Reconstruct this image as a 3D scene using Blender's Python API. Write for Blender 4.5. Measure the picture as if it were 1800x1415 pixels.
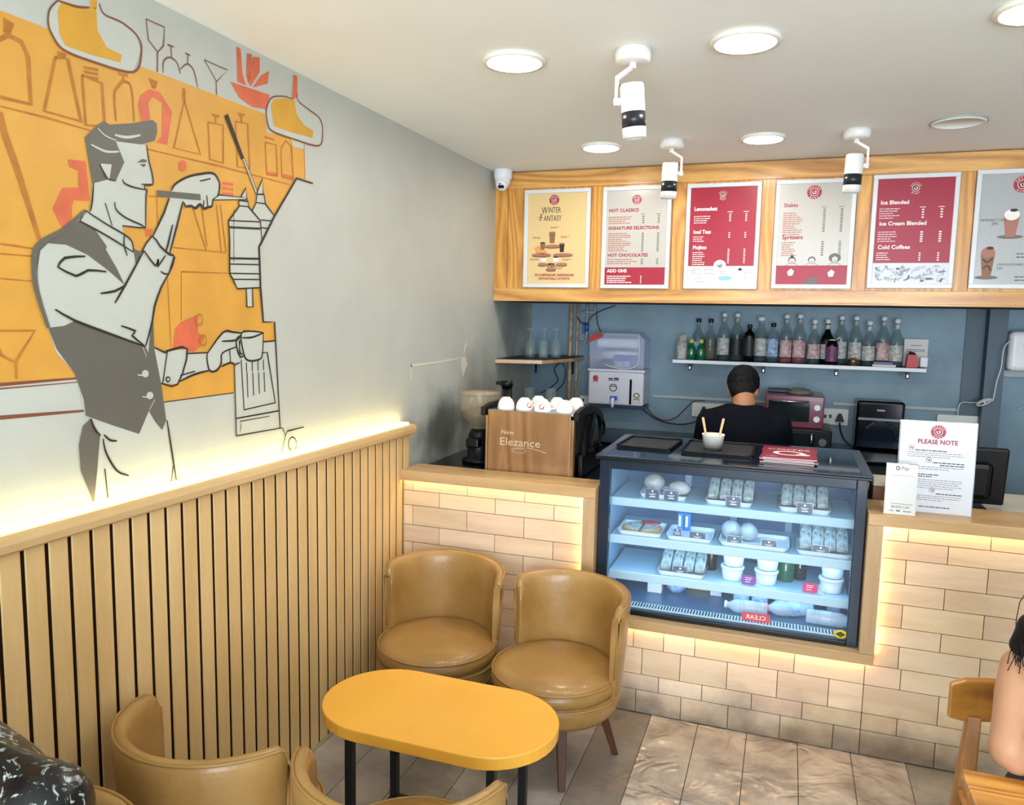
import bpy, bmesh, math, random
from mathutils import Vector, Matrix, Euler, noise as mnoise
random.seed(7)
for o in list(bpy.data.objects): bpy.data.objects.remove(o)
sc = bpy.context.scene
COL = sc.collection
PI = math.pi
def R(d): return math.radians(d)

# ------------------------------------------------------------------ camera
YAW, PITCH, ROLL, FPX = -0.3416, -0.1123, 0.0196, 1355.5
CAM = Vector((1.7157, 0.0, 1.70))
def cam_axes():
    f = Vector((math.sin(YAW)*math.cos(PITCH), math.cos(YAW)*math.cos(PITCH), math.sin(PITCH)))
    r = Vector((math.cos(YAW), -math.sin(YAW), 0)); u = r.cross(f)
    return (math.cos(ROLL)*r + math.sin(ROLL)*u, -math.sin(ROLL)*r + math.cos(ROLL)*u, f)
CR, CU, CF = cam_axes()
cd = bpy.data.cameras.new('camera'); cd.sensor_width = 36; cd.sensor_fit = 'HORIZONTAL'
cd.lens = FPX/1800*36; cd.clip_start = .05
camo = bpy.data.objects.new('camera', cd); COL.objects.link(camo)
camo.matrix_world = Matrix(((CR.x, CU.x, -CF.x, CAM.x), (CR.y, CU.y, -CF.y, CAM.y), (CR.z, CU.z, -CF.z, CAM.z), (0, 0, 0, 1)))
sc.camera = camo
def at(px, py, axis, v):
    """point of the room seen at photo pixel px,py lying on the plane axis=v"""
    d = CR*((px-900)/FPX) + CU*(-(py-707.5)/FPX) + CF
    k = 'xyz'.index(axis)
    return CAM + d*((v-CAM[k])/d[k])

# ------------------------------------------------------------------ view, world, daylight
sc.view_settings.view_transform = 'Standard'
try: sc.view_settings.look = 'None'
except Exception: pass
sc.view_settings.exposure = 0.10
sc.view_settings.gamma = 1
sc.view_settings.use_curve_mapping = False
w = bpy.data.worlds.new('world'); sc.world = w; w.use_nodes = True
w.node_tree.nodes['Background'].inputs[0].default_value = (.62, .76, 1, 1)
w.node_tree.nodes['Background'].inputs[1].default_value = .8
def area(name, loc, rot, sx, sy, power, col):
    l = bpy.data.lights.new(name, 'AREA'); l.shape = 'RECTANGLE'; l.size = sx; l.size_y = sy
    l.energy = power; l.color = col
    o = bpy.data.objects.new(name, l); COL.objects.link(o); o.location = loc; o.rotation_euler = rot
    return o
# daylight coming in through the shop window behind the camera
area('window_daylight', (2.5, -2.35, 1.40), (R(112), 0, 0), 3.0, 2.1, 275, (.80, .89, 1))

# ------------------------------------------------------------------ materials
def srgb(c):
    if isinstance(c, str): c = [int(c[i:i+2], 16) for i in (0, 2, 4)]
    return tuple(((v/255)/12.92 if v/255 <= .04045 else ((v/255+.055)/1.055)**2.4) for v in c) + (1,)
MATS = {}
def mat(name, c, rough=.5, metal=0., spec=.5, emit=None, es=0., alpha=None, trans=None, ior=1.45, coat=0., var=0., vs=8., bump=0., bs=60., sheen=0, c2=None, stretch=(1,1,1), rvar=0.):
    m = bpy.data.materials.new(name); m.use_nodes = True; MATS[name] = m
    nt = m.node_tree; b = nt.nodes['Principled BSDF']
    col = srgb(c)
    b.inputs['Base Color'].default_value = col
    b.inputs['Roughness'].default_value = rough; b.inputs['Metallic'].default_value = metal
    b.inputs['Specular IOR Level'].default_value = spec; b.inputs['IOR'].default_value = ior
    b.inputs['Coat Weight'].default_value = coat; b.inputs['Coat Roughness'].default_value = .12
    if sheen: b.inputs['Sheen Weight'].default_value = sheen
    if emit is not None:
        b.inputs['Emission Color'].default_value = srgb(emit); b.inputs['Emission Strength'].default_value = es
    if alpha is not None: b.inputs['Alpha'].default_value = alpha
    if trans is not None: b.inputs['Transmission Weight'].default_value = trans
    if var or bump or c2:
        tc = nt.nodes.new('ShaderNodeTexCoord'); mp = nt.nodes.new('ShaderNodeMapping'); mp.inputs['Scale'].default_value = stretch
        nt.links.new(tc.outputs['Object'], mp.inputs['Vector'])
    if var or c2:
        n = nt.nodes.new('ShaderNodeTexNoise'); n.inputs['Scale'].default_value = vs; n.inputs['Detail'].default_value = 5
        nt.links.new(mp.outputs[0], n.inputs['Vector'])
        r = nt.nodes.new('ShaderNodeValToRGB'); r.color_ramp.elements[0].position = .32; r.color_ramp.elements[1].position = .68
        if c2: a, z = col, srgb(c2)
        else: a, z = tuple(v*(1-var) for v in col[:3])+(1,), tuple(min(1, v*(1+var)) for v in col[:3])+(1,)
        r.color_ramp.elements[0].color = a; r.color_ramp.elements[1].color = z
        nt.links.new(n.outputs['Fac'], r.inputs[0]); nt.links.new(r.outputs[0], b.inputs['Base Color'])
        if rvar:
            mr = nt.nodes.new('ShaderNodeMapRange'); mr.inputs['To Min'].default_value = rough-rvar; mr.inputs['To Max'].default_value = rough+rvar
            nt.links.new(n.outputs['Fac'], mr.inputs['Value']); nt.links.new(mr.outputs[0], b.inputs['Roughness'])
    if bump:
        n2 = nt.nodes.new('ShaderNodeTexNoise'); n2.inputs['Scale'].default_value = bs; n2.inputs['Detail'].default_value = 4
        nt.links.new(mp.outputs[0], n2.inputs['Vector'])
        bp = nt.nodes.new('ShaderNodeBump'); bp.inputs['Strength'].default_value = bump; bp.inputs['Distance'].default_value = .01
        nt.links.new(n2.outputs['Fac'], bp.inputs['Height']); nt.links.new(bp.outputs[0], b.inputs['Normal'])
    return m
def wood(name, c1, c2, rough=.45, axis='x', scale=9., dist=5., detail=2., fine=.35, coat=0., knots=0.):
    """procedural plank: distorted bands stretched along an axis plus fine fibres"""
    m = bpy.data.materials.new(name); m.use_nodes = True; MATS[name] = m
    nt = m.node_tree; b = nt.nodes['Principled BSDF']; b.inputs['Roughness'].default_value = rough
    b.inputs['Coat Weight'].default_value = coat; b.inputs['Coat Roughness'].default_value = .15
    tc = nt.nodes.new('ShaderNodeTexCoord'); mp = nt.nodes.new('ShaderNodeMapping')
    s = {'x': (.12, 1, 1), 'y': (1, .12, 1), 'z': (1, 1, .12)}[axis]
    mp.inputs['Scale'].default_value = s
    nt.links.new(tc.outputs['Object'], mp.inputs['Vector'])
    n = nt.nodes.new('ShaderNodeTexNoise'); n.inputs['Scale'].default_value = scale*.55; n.inputs['Detail'].default_value = detail
    nt.links.new(mp.outputs[0], n.inputs['Vector'])
    mu = nt.nodes.new('ShaderNodeMath'); mu.operation = 'MULTIPLY'; mu.inputs[1].default_value = dist
    nt.links.new(n.outputs['Fac'], mu.inputs[0])
    si = nt.nodes.new('ShaderNodeMath'); si.operation = 'PINGPONG'; si.inputs[1].default_value = .5
    nt.links.new(mu.outputs[0], si.inputs[0])
    n2 = nt.nodes.new('ShaderNodeTexNoise'); n2.inputs['Scale'].default_value = scale*14; n2.inputs['Detail'].default_value = 3
    nt.links.new(mp.outputs[0], n2.inputs['Vector'])
    mx = nt.nodes.new('ShaderNodeMath'); mx.operation = 'MULTIPLY_ADD'; mx.inputs[1].default_value = fine
    nt.links.new(n2.outputs['Fac'], mx.inputs[0]); nt.links.new(si.outputs[0], mx.inputs[2])
    r = nt.nodes.new('ShaderNodeValToRGB'); r.color_ramp.elements[0].position = .1; r.color_ramp.elements[1].position = .7
    r.color_ramp.elements[0].color = srgb(c2); r.color_ramp.elements[1].color = srgb(c1)
    nt.links.new(mx.outputs[0], r.inputs[0]); nt.links.new(r.outputs[0], b.inputs['Base Color'])
    return m
M = MATS
# structure
mat('ceiling_paint', 'f8fbf6', .62, var=.02, vs=2)
mat('wall_paint', 'b9bcb3', .42, var=.035, vs=5, bump=.05, bs=90)
mat('mural_light', 'bcc0b6', .42, var=.03, vs=6)
mat('mural_orange', 'd29b42', .42, var=.07, vs=7)
mat('mural_grey', '625f57', .42, var=.05, vs=9)
mat('mural_ink', '2c2722', .5)
mat('mural_brown', 'b0702c', .5, var=.15, vs=30)
mat('mural_thin', '7d4a35', .5)
mat('mural_red', 'cf6646', .45, var=.12, vs=14)
mat('mural_ochre', 'cf9b36', .45, var=.06, vs=9)
mat('mural_bronze', 'dc973a', .45, var=.06)
mat('back_wall', '7f9aa9', .5, var=.09, vs=4, bump=.15, bs=30, c2='6c8593')
mat('kitchen_side_wall', '7f8276', .5, c2='5b6159', vs=3)
mat('dark_soffit', '1a1d20', .7)
mat('counter_body', '6b5a45', .7)
wood('pine', 'e2ac5e', 'ad7130', .38, 'x', 9, 11, 1.5, .4, coat=.25)
wood('pine_v', 'dfa44c', 'b17328', .38, 'z', 10, 11, 1.5, .4, coat=.25)
wood('slat_wood', 'e0bf88', 'd0ab70', .5, 'z', 8, 2, 2, .5)
wood('slat_cap', 'd6b685', 'c3a06c', .45, 'y', 8, 2, 2, .5)
wood('oak_trim', 'caa574', 'b08a5a', .42, 'x', 9, 3, 2, .5, coat=.15)
wood('oak_trim_v', 'cdae82', 'b59268', .42, 'z', 9, 3, 2, .5, coat=.15)
mat('slat_back', '2a1a0c', .9, spec=.1)
mat('grout', '46362a', .9)
mat('skirt_dark', '2a211c', .8)
def tile_mat():
    m = wood('tile', 'e8d0b2', 'd6b895', .38, 'x', 14, 3.5, 3, .6)
    nt = m.node_tree; b = nt.nodes['Principled BSDF']
    src = b.inputs['Base Color'].links[0].from_socket
    # per tile tone and grime in the lowest course
    vc = nt.nodes.new('ShaderNodeVertexColor'); vc.layer_name = 'tone'
    mm = nt.nodes.new('ShaderNodeMixRGB'); mm.blend_type = 'MULTIPLY'; mm.inputs[0].default_value = 1
    nt.links.new(src, mm.inputs[1]); nt.links.new(vc.outputs[0], mm.inputs[2])
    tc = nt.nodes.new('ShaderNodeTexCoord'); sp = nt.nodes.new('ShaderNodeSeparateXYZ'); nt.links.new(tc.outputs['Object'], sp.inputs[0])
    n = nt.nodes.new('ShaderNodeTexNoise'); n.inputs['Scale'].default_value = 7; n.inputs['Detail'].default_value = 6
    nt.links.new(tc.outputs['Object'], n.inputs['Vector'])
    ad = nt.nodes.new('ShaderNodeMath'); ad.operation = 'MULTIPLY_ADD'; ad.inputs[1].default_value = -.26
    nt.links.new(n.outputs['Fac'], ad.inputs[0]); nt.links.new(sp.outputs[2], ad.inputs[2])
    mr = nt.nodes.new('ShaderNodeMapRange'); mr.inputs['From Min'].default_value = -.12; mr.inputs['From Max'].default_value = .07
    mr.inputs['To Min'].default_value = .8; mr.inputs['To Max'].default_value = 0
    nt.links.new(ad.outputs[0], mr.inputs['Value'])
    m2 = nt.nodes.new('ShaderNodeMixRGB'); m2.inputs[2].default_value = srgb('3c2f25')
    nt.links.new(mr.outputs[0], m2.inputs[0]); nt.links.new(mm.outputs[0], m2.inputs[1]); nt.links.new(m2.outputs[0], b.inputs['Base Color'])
    return m
tile_mat()
def floor_mat():
    m = bpy.data.materials.new('floor_planks'); m.use_nodes = True; MATS['floor_planks'] = m
    nt = m.node_tree; b = nt.nodes['Principled BSDF']; L = nt.links.new
    tc = nt.nodes.new('ShaderNodeTexCoord'); vc = nt.nodes.new('ShaderNodeVertexColor'); vc.layer_name = 'tone'
    n = nt.nodes.new('ShaderNodeTexNoise'); n.inputs['Scale'].default_value = 3.2; n.inputs['Detail'].default_value = 9; n.inputs['Roughness'].default_value = .62
    L(tc.outputs['Object'], n.inputs['Vector'])
    r = nt.nodes.new('ShaderNodeValToRGB'); e = r.color_ramp.elements
    e[0].position = .3; e[0].color = srgb('6f6963'); e[1].position = .72; e[1].color = srgb('b3aba2')
    q = e.new(.5); q.color = srgb('8f8880')
    L(n.outputs['Fac'], r.inputs[0])
    mm = nt.nodes.new('ShaderNodeMixRGB'); mm.blend_type = 'MULTIPLY'; mm.inputs[0].default_value = 1
    L(r.outputs[0], mm.inputs[1]); L(vc.outputs[0], mm.inputs[2]); L(mm.outputs[0], b.inputs['Base Color'])
    # roughness: worn glossy film patches
    n2 = nt.nodes.new('ShaderNodeTexNoise'); n2.inputs['Scale'].default_value = 2.6; n2.inputs['Detail'].default_value = 4
    L(tc.outputs['Object'], n2.inputs['Vector'])
    mr = nt.nodes.new('ShaderNodeMapRange'); mr.inputs['From Min'].default_value = .38; mr.inputs['From Max'].default_value = .6
    mr.inputs['To Min'].default_value = .22; mr.inputs['To Max'].default_value = .4
    L(n2.outputs['Fac'], mr.inputs['Value']); L(mr.outputs[0], b.inputs['Roughness'])
    n3 = nt.nodes.new('ShaderNodeTexNoise'); n3.inputs['Scale'].default_value = 14; n3.inputs['Detail'].default_value = 3; n3.inputs['Distortion'].default_value = 1.6
    L(tc.outputs['Object'], n3.inputs['Vector'])
    bp = nt.nodes.new('ShaderNodeBump'); bp.inputs['Strength'].default_value = .22; bp.inputs['Distance'].default_value = .01
    L(n3.outputs['Fac'], bp.inputs['Height']); L(bp.outputs[0], b.inputs['Normal'])
    return m
floor_mat()
def film_mat():
    m = bpy.data.materials.new('floor_film'); m.use_nodes = True; MATS['floor_film'] = m
    nt = m.node_tree; b = nt.nodes['Principled BSDF']; L = nt.links.new
    b.inputs['Base Color'].default_value = srgb('a39789'); b.inputs['Roughness'].default_value = .12; b.inputs['Specular IOR Level'].default_value = .8
    tc = nt.nodes.new('ShaderNodeTexCoord')
    n = nt.nodes.new('ShaderNodeTexNoise'); n.inputs['Scale'].default_value = 5; n.inputs['Detail'].default_value = 6
    L(tc.outputs['Object'], n.inputs['Vector'])
    r = nt.nodes.new('ShaderNodeValToRGB'); r.color_ramp.elements[0].color = srgb('85786c'); r.color_ramp.elements[1].color = srgb('b9ad9f')
    r.color_ramp.elements[0].position = .35; r.color_ramp.elements[1].position = .65
    L(n.outputs['Fac'], r.inputs[0]); L(r.outputs[0], b.inputs['Base Color'])
    n3 = nt.nodes.new('ShaderNodeTexNoise'); n3.inputs['Scale'].default_value = 5.5; n3.inputs['Detail'].default_value = 2.2; n3.inputs['Distortion'].default_value = 1.2
    L(tc.outputs['Object'], n3.inputs['Vector'])
    bp = nt.nodes.new('ShaderNodeBump'); bp.inputs['Strength'].default_value = 1.0; bp.inputs['Distance'].default_value = .035
    L(n3.outputs['Fac'], bp.inputs['Height']); L(bp.outputs[0], b.inputs['Normal'])
film_mat()
mat('floor_joint', '4a3f38', .8)
# lights
mat('lamp_glow', 'ffffff', .5, emit='fff5e8', es=72)
mat('led_glow', 'ffffff', .5, emit='ffe48c', es=8)
mat('led_counter', 'ffffff', .5, emit='ffcf80', es=20)
mat('case_led', 'ffffff', .5, emit='90ccff', es=14)
mat('lamp_trim', 'f0ecdf', .4)
mat('white_metal', 'eceae6', .35)
mat('black_band', '20242a', .3)
mat('white_plastic', 'e9eaec', .35)
mat('dark_lens', '0c0d10', .12)
# leather chairs
mat('leather', '8e6934', .34, var=.09, vs=5, bump=.12, bs=70, coat=.15, c2='a8834d', rvar=.07)
mat('leather_pale', 'c6a672', .4, bump=.12, bs=70, coat=.1, c2='ceb285', vs=5)
mat('piping', '9a7642', .4)
mat('dark_wood', '3c2013', .5, spec=.3, c2='52301d', vs=12, stretch=(1,1,.15))
mat('table_orange', 'e6a638', .33, c2='ecb043', vs=4, coat=.25, bump=.04, bs=30)
mat('table_edge', 'd19233', .4, c2='d89b3e', vs=6)
mat('black_metal', '1c1c1e', .45)
wood('chair_oak', 'b5792f', '8a5520', .4, 'x', 12, 5, 2, .4, coat=.2)
wood('chair_oak_v', 'a8743a', '835426', .45, 'z', 12, 5, 2, .4, coat=.2)
wood('table_oak', 'dfa048', '9c5f20', .35, 'x', 13, 12, 2, .3, coat=.3)
# people
mat('skin', 'b58767', .5, var=.05, vs=14); mat('skin_dark', 'a06f50', .5, var=.06, vs=14)
mat('hair', '0d0a0a', .5, spec=.3, bump=.6, bs=160, stretch=(1,1,.12)); mat('hair_short', '060607', .6, spec=.25, bump=.6, bs=120)
mat('navy_shirt', '090c15', .9, spec=.15, bump=.15, bs=25)
mat('plum_top', '2c1a2a', .8); mat('dark_trousers', '22252c', .85); mat('shoe_black', '121212', .4)
mat('eye_white', 'e8e4df', .3); mat('eye_dark', '1a120e', .2); mat('lip', 'a8614f', .5)
def print_mat():
    m = mat('floral_shirt', '0a0a0c', .32); nt = m.node_tree; b = nt.nodes['Principled BSDF']; L = nt.links.new
    tc = nt.nodes.new('ShaderNodeTexCoord'); n = nt.nodes.new('ShaderNodeTexNoise'); n.inputs['Scale'].default_value = 40; n.inputs['Detail'].default_value = 6; n.inputs['Distortion'].default_value = 1.6; n.inputs['Roughness'].default_value = .6
    L(tc.outputs['Object'], n.inputs['Vector'])
    r = nt.nodes.new('ShaderNodeValToRGB'); r.color_ramp.elements[0].position = .555; r.color_ramp.elements[0].color = srgb('08080a')
    r.color_ramp.elements[1].position = .63; r.color_ramp.elements[1].color = srgb('a4a9a3')
    L(n.outputs['Fac'], r.inputs[0]); L(r.outputs[0], b.inputs['Base Color'])
print_mat()
# paper and print
mat('paper', 'd3d3d0', .4); mat('paper_cool', 'd2d6de', .35); mat('snap_frame', 'd5dadd', .35, coat=.3)
mat('print_cream', 'dcc088', .3, coat=.4, bump=.04, bs=14); mat('print_grey', 'b9b6ae', .25, coat=.4, bump=.06, bs=12)
mat('print_grey2', 'a9abab', .25, coat=.4, bump=.05, bs=12)
mat('print_red', 'a0283b', .32, spec=.35, bump=.05, bs=10, var=.05, vs=3); mat('ink_red', '9a1f32', .5); mat('ink_dark', '33231f', .5); mat('ink_grey', '6e6865', .5)
mat('ink_white', 'f1ece8', .5); mat('ink_blue', '8fbdd6', .5); mat('ink_brown', '8b6248', .5); mat('ink_tan', 'b5855a', .5); mat('ink_orange', 'dd9a4f', .5)
mat('ink_pink', 'a8705f', .5); mat('ink_green', '3c7a3e', .5); mat('logo_red', 'a5233b', .4)
mat('floral_print', 'ccd2d8', .4, c2='7f8fa0', vs=38)
# kitchen
mat('black_gloss', '090b10', .16); mat('black_plastic', '0b0c0f', .38, spec=.35); mat('navy_case', '1d2c3d', .22, coat=.4); mat('case_black', '0b1017', .25)
mat('case_top_glass', '172430', .06, spec=.8)
mat('steel', 'b5b8ba', .25, metal=1); mat('steel_dark', '6e7073', .35, metal=1)
wood('copper_steel', 'b58f68', '8d6a48', .2, 'z', 9, 7, 2, .3); MATS['copper_steel'].node_tree.nodes['Principled BSDF'].inputs['Metallic'].default_value = .55  # reflected wood painted into the metal colour as grain bands
mat('engraved', 'e6d6bf', .2, metal=.5)
mat('case_inner', '9fcbe4', .35, var=.04); mat('case_rear', '5b83a6', .25, c2='426a8c', vs=5); mat('case_shelf', 'b9dbe8', .25); mat('case_floor', '3f5f7a', .3)
mat('glass', 'dfeaf2', .02, alpha=.035, spec=.8)
mat('glass_pale', 'e7f3fa', .05, alpha=.22, spec=.8)
mat('glass_clear', 'b9c9c8', .05, alpha=.16, spec=.9)
mat('glass_bottle', '5f7a7c', .06, alpha=.30, spec=.9)
mat('plastic_clear', 'dcecf7', .1, alpha=.38, spec=.8, bump=.2, bs=40)
mat('tray', 'e7f0f3', .35); mat('wrap', 'ccd3cb', .25, c2='616d64', vs=70, coat=.4, stretch=(1,.4,.4)); mat('bun', 'c29a62', .45, c2='e2d2b4', vs=22, bump=.3, bs=30)
mat('bread', 'd9b98c', .6, c2='a98d66', vs=30, bump=.3); mat('pizza', 'e8e6d8', .5, c2='9aa398', vs=45); mat('crust', 'cf9c55', .6); mat('berry', 'b5213f', .4)
mat('card_navy', '2c4058', .35); mat('card_purple', '8a4aa0', .4); mat('card_pink', 'd8356d', .4); mat('carton_blue', '2f86d8', .35); mat('tub_white', 'e9eff4', .4)
mat('pink_cap', 'f0406a', .35); mat('red_label', 'd8353f', .35); mat('green_glass', '0f5a3c', .12, spec=.8); mat('green_bottle', '11603a', .12, spec=.9); mat('yellow_cap', 'd9c84a', .4)
mat('syrup_dark', '1c1618', .15); mat('syrup_red', 'a01c30', .15); mat('syrup_amber', '7b6b4c', .2); mat('syrup_brown', '463427', .15); mat('bottle_label', 'c9cbc6', .5, c2='8f8a86', vs=60)
mat('label_red', 'c9c6c4', .5, c2='a85458', vs=40); mat('label_dark', '22242a', .5); mat('label_purple', '4b2f63', .5, c2='8b4a60', vs=45); mat('label_blue', 'b9cfe4', .5, c2='5a7ba8', vs=40)
mat('cap_white', 'd9dcdb', .4); mat('cap_black', '15171a', .4); mat('shelf_white', 'e4e7ea', .4); mat('shelf_black', '12161c', .5)
mat('cup_white', 'f4f0ea', .3, coat=.3); mat('cup_paper', 'ece7dc', .6); mat('stick_wood', 'd8b384', .6); mat('straw', 'd6d5c0', .5)
mat('oven_red', '6b1f38', .3, coat=.4); mat('oven_glass', '1b2428', .08, spec=.8); mat('knob_white', 'd9dcde', .35); mat('cloth_grey', '6a6f62', .8)
mat('socket_white', 'd8dad3', .4); mat('switch_dark', '23262a', .4); mat('pipe_cream', 'cbb391', .5, c2='9c7b57', vs=20); mat('pipe_grey', '9aa39c', .5); mat('wire_black', '14161a', .5); mat('wire_red', '5a2330', .5); mat('wire_white', 'd0d4d6', .5)
mat('purifier_white', 'd4d3dc', .35); mat('purifier_cover', 'b9c4e6', .12, alpha=.42, spec=.8); mat('purifier_blue', '3c56c0', .3); mat('ribbon_red', 'b5302c', .5); mat('valve_blue', '2a5a9a', .4)
mat('coffee_beans', '2b1a10', .5, c2='4a2f1c', vs=90); mat('hopper_smoke', 'b8a88c', .1, alpha=.4, spec=.8)
mat('menu_red', 'a3213a', .35, coat=.3); mat('page_white', 'd9d5cf', .6); mat('tray_dark', '2c3138', .45); mat('red_box', 'c2343c', .45); mat('book_violet', '6f6d96', .5)
mat('column_paint', '4c5f6b', .5); mat('worktop_cream', 'c9c4b2', .4); mat('sticker_yellow', 'd8b92c', .4); mat('ledge_pale', 'a9b4b4', .5); mat('brown_box', '7a5238', .5)
mat('plaster_chip', 'd6cfbc', .7)

# ------------------------------------------------------------------ geometry helpers
OFF = {}
class MB:
    def __init__(s): s.bm = bmesh.new(); s.mats = []; s.smooth = False; s.tone = None
    def mi(s, m):
        if m not in s.mats: s.mats.append(m)
        return s.mats.index(m)
    def _add(s, vs, fs, m, smooth=False):
        i = s.mi(m); V = [s.bm.verts.new(v) for v in vs]; out = []
        for f in fs:
            try: fc = s.bm.faces.new([V[k] for k in f])
            except ValueError: continue
            fc.material_index = i; fc.smooth = smooth; out.append(fc)
        return V, out
    def box(s, x0, x1, y0, y1, z0, z1, m, bev=0, T=None, seg=2):
        b2 = bmesh.new()
        c = [(x, y, z) for x in (x0, x1) for y in (y0, y1) for z in (z0, z1)]
        V = [b2.verts.new(p) for p in c]
        for f in ((0,1,3,2), (4,6,7,5), (0,4,5,1), (2,3,7,6), (0,2,6,4), (1,5,7,3)): b2.faces.new([V[k] for k in f])
        if bev: bmesh.ops.bevel(b2, geom=list(b2.edges), offset=bev, segments=seg, profile=.5, affect='EDGES')
        bmesh.ops.recalc_face_normals(b2, faces=list(b2.faces))
        b2.verts.index_update()
        vs = [(T @ v.co if T else v.co.copy()) for v in b2.verts]; fs = [[v.index for v in f.verts] for f in b2.faces]
        b2.free(); return s._add(vs, fs, m, False)
    def lathe(s, prof, m, c=(0,0,0), seg=32, T=None, smooth=True, cap=True, a0=0., a1=2*PI):
        """prof: list of (r,z)"""
        full = abs(a1-a0-2*PI) < 1e-6; n = seg if full else seg+1
        vs = []; fs = []; c = Vector(c)
        for r, z in prof:
            for k in range(n):
                a = a0+(a1-a0)*k/seg; v = Vector((r*math.cos(a), r*math.sin(a), z))
                vs.append((T @ v if T else v)+c)
        for i in range(len(prof)-1):
            for k in range(seg):
                k2 = (k+1) % n if full else k+1
                fs.append((i*n+k, i*n+k2, (i+1)*n+k2, (i+1)*n+k))
        if cap and full:
            if prof[0][0] > 1e-4: fs.append(tuple(reversed(range(n))))
            if prof[-1][0] > 1e-4: fs.append(tuple((len(prof)-1)*n+k for k in range(n)))
        return s._add(vs, fs, m, smooth)
    def cyl(s, p0, p1, r0, m, r1=None, seg=16, smooth=True):
        p0, p1 = Vector(p0), Vector(p1); d = (p1-p0); L = d.length
        q = d.to_track_quat('Z', 'Y').to_matrix().to_4x4(); q.translation = p0
        r1 = r0 if r1 is None else r1
        vs = []; 
        for r, z in ((r0, 0), (r1, L)):
            for k in range(seg): vs.append(q @ Vector((r*math.cos(2*PI*k/seg), r*math.sin(2*PI*k/seg), z)))
        V, F = s._add(vs, [(k, (k+1) % seg, seg+(k+1) % seg, seg+k) for k in range(seg)], m, smooth)
        i = s.mi(m)
        for fs in (list(reversed(V[:seg])), V[seg:]):
            f = s.bm.faces.new(fs); f.material_index = i
        return V
    def tube(s, pts, r, m, seg=8, closed=False, radii=None):
        pts = [Vector(p) for p in pts]; n = len(pts); vs = []; fs = []
        up = None
        for i, p in enumerate(pts):
            a = pts[i-1] if (i or closed) else p; b = pts[(i+1) % n] if (i < n-1 or closed) else p
            t = (b-a).normalized()
            if up is None: up = t.orthogonal().normalized()
            else: up = (up - t*up.dot(t)); up = up.normalized() if up.length > 1e-6 else t.orthogonal().normalized()
            sd = t.cross(up); rr = radii[i] if radii else r
            for k in range(seg):
                an = 2*PI*k/seg; vs.append(p+(up*math.cos(an)+sd*math.sin(an))*rr)
        for i in range(n if closed else n-1):
            j = (i+1) % n
            for k in range(seg): fs.append((i*seg+k, i*seg+(k+1) % seg, j*seg+(k+1) % seg, j*seg+k))
        if not closed: fs.append(tuple(reversed(range(seg)))); fs.append(tuple((n-1)*seg+k for k in range(seg)))
        return s._add(vs, fs, m, True)
    def ell(s, c, r, m, seg=20, rings=12, T=None, fn=None):
        vs = []; fs = []; c = Vector(c)
        for i in range(rings+1):
            th = PI*i/rings
            for k in range(seg):
                a = 2*PI*k/seg; v = Vector((math.sin(th)*math.cos(a), math.sin(th)*math.sin(a), math.cos(th)))
                if fn: v = v*fn(v)
                v = Vector((v.x*r[0], v.y*r[1], v.z*r[2])); vs.append((T @ v if T else v)+c)
        for i in range(rings):
            for k in range(seg): fs.append((i*seg+k, (i+1)*seg+k, (i+1)*seg+(k+1) % seg, i*seg+(k+1) % seg))
        V, F = s._add(vs, fs, m, True)
        return V
    def poly(s, pts, m, flip=False):
        pts = [Vector(p) for p in pts]
        return s._add(pts, [tuple(range(len(pts)))[::-1] if flip else tuple(range(len(pts)))], m)
    def prism(s, pts, off, m, smooth=False):
        pts = [Vector(p) for p in pts]; off = Vector(off); n = len(pts)
        return s._add(pts+[p+off for p in pts], [tuple(range(n))[::-1], tuple(range(n, 2*n))]+[(k, (k+1) % n, n+(k+1) % n, n+k) for k in range(n)], m, smooth)
    def grid(s, fn, nu, nv, m, closed_u=False, smooth=True):
        vs = []; fs = []
        for i in range(nu if closed_u else nu+1):
            for j in range(nv+1): vs.append(fn(i/nu, j/nv))
        N = nu if closed_u else nu+1
        for i in range(nu):
            i2 = (i+1) % N
            for j in range(nv): fs.append((i*(nv+1)+j, i2*(nv+1)+j, i2*(nv+1)+j+1, i*(nv+1)+j+1))
        return s._add(vs, fs, m, smooth)
    def text(s, body, o, right, up, size, m, align='CENTER', sx=1., bold=0.):
        cu = bpy.data.curves.new('t', 'FONT'); cu.body = body; cu.size = size; cu.align_x = align; cu.resolution_u = 2; cu.offset = bold
        ob = bpy.data.objects.new('t', cu); COL.objects.link(ob)
        dg = bpy.context.evaluated_depsgraph_get(); dg.update(); me = bpy.data.meshes.new_from_object(ob.evaluated_get(dg))
        o, right, up = Vector(o), Vector(right).normalized(), Vector(up).normalized()
        s._add([o+right*v.co.x*sx+up*v.co.y for v in me.vertices], [tuple(p.vertices) for p in me.polygons], m)
        bpy.data.objects.remove(ob); bpy.data.curves.remove(cu); bpy.data.meshes.remove(me)
    def build(s, name, parent=None, world=True, sub=0, bevel=0, wn=False, recalc=True, origin=None, **props):
        if recalc: bmesh.ops.recalc_face_normals(s.bm, faces=list(s.bm.faces))
        me = bpy.data.meshes.new(name)
        off = Vector((0, 0, 0))
        if parent is not None and world: off = OFF.get(parent.name, Vector((0, 0, 0)))
        if origin is not None: off = Vector(origin)
        if off.length: bmesh.ops.translate(s.bm, verts=list(s.bm.verts), vec=-off)
        s.bm.to_mesh(me); s.bm.free()
        for m in s.mats: me.materials.append(MATS[m])
        o = bpy.data.objects.new(name, me); COL.objects.link(o)
        if parent is not None: o.parent = parent; OFF[o.name] = off if world else Vector((0, 0, 0))
        elif origin is not None: o.location = off; OFF[o.name] = off
        if bevel:
            b = o.modifiers.new('bevel', 'BEVEL'); b.width = bevel; b.segments = 2; b.limit_method = 'ANGLE'
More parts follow.
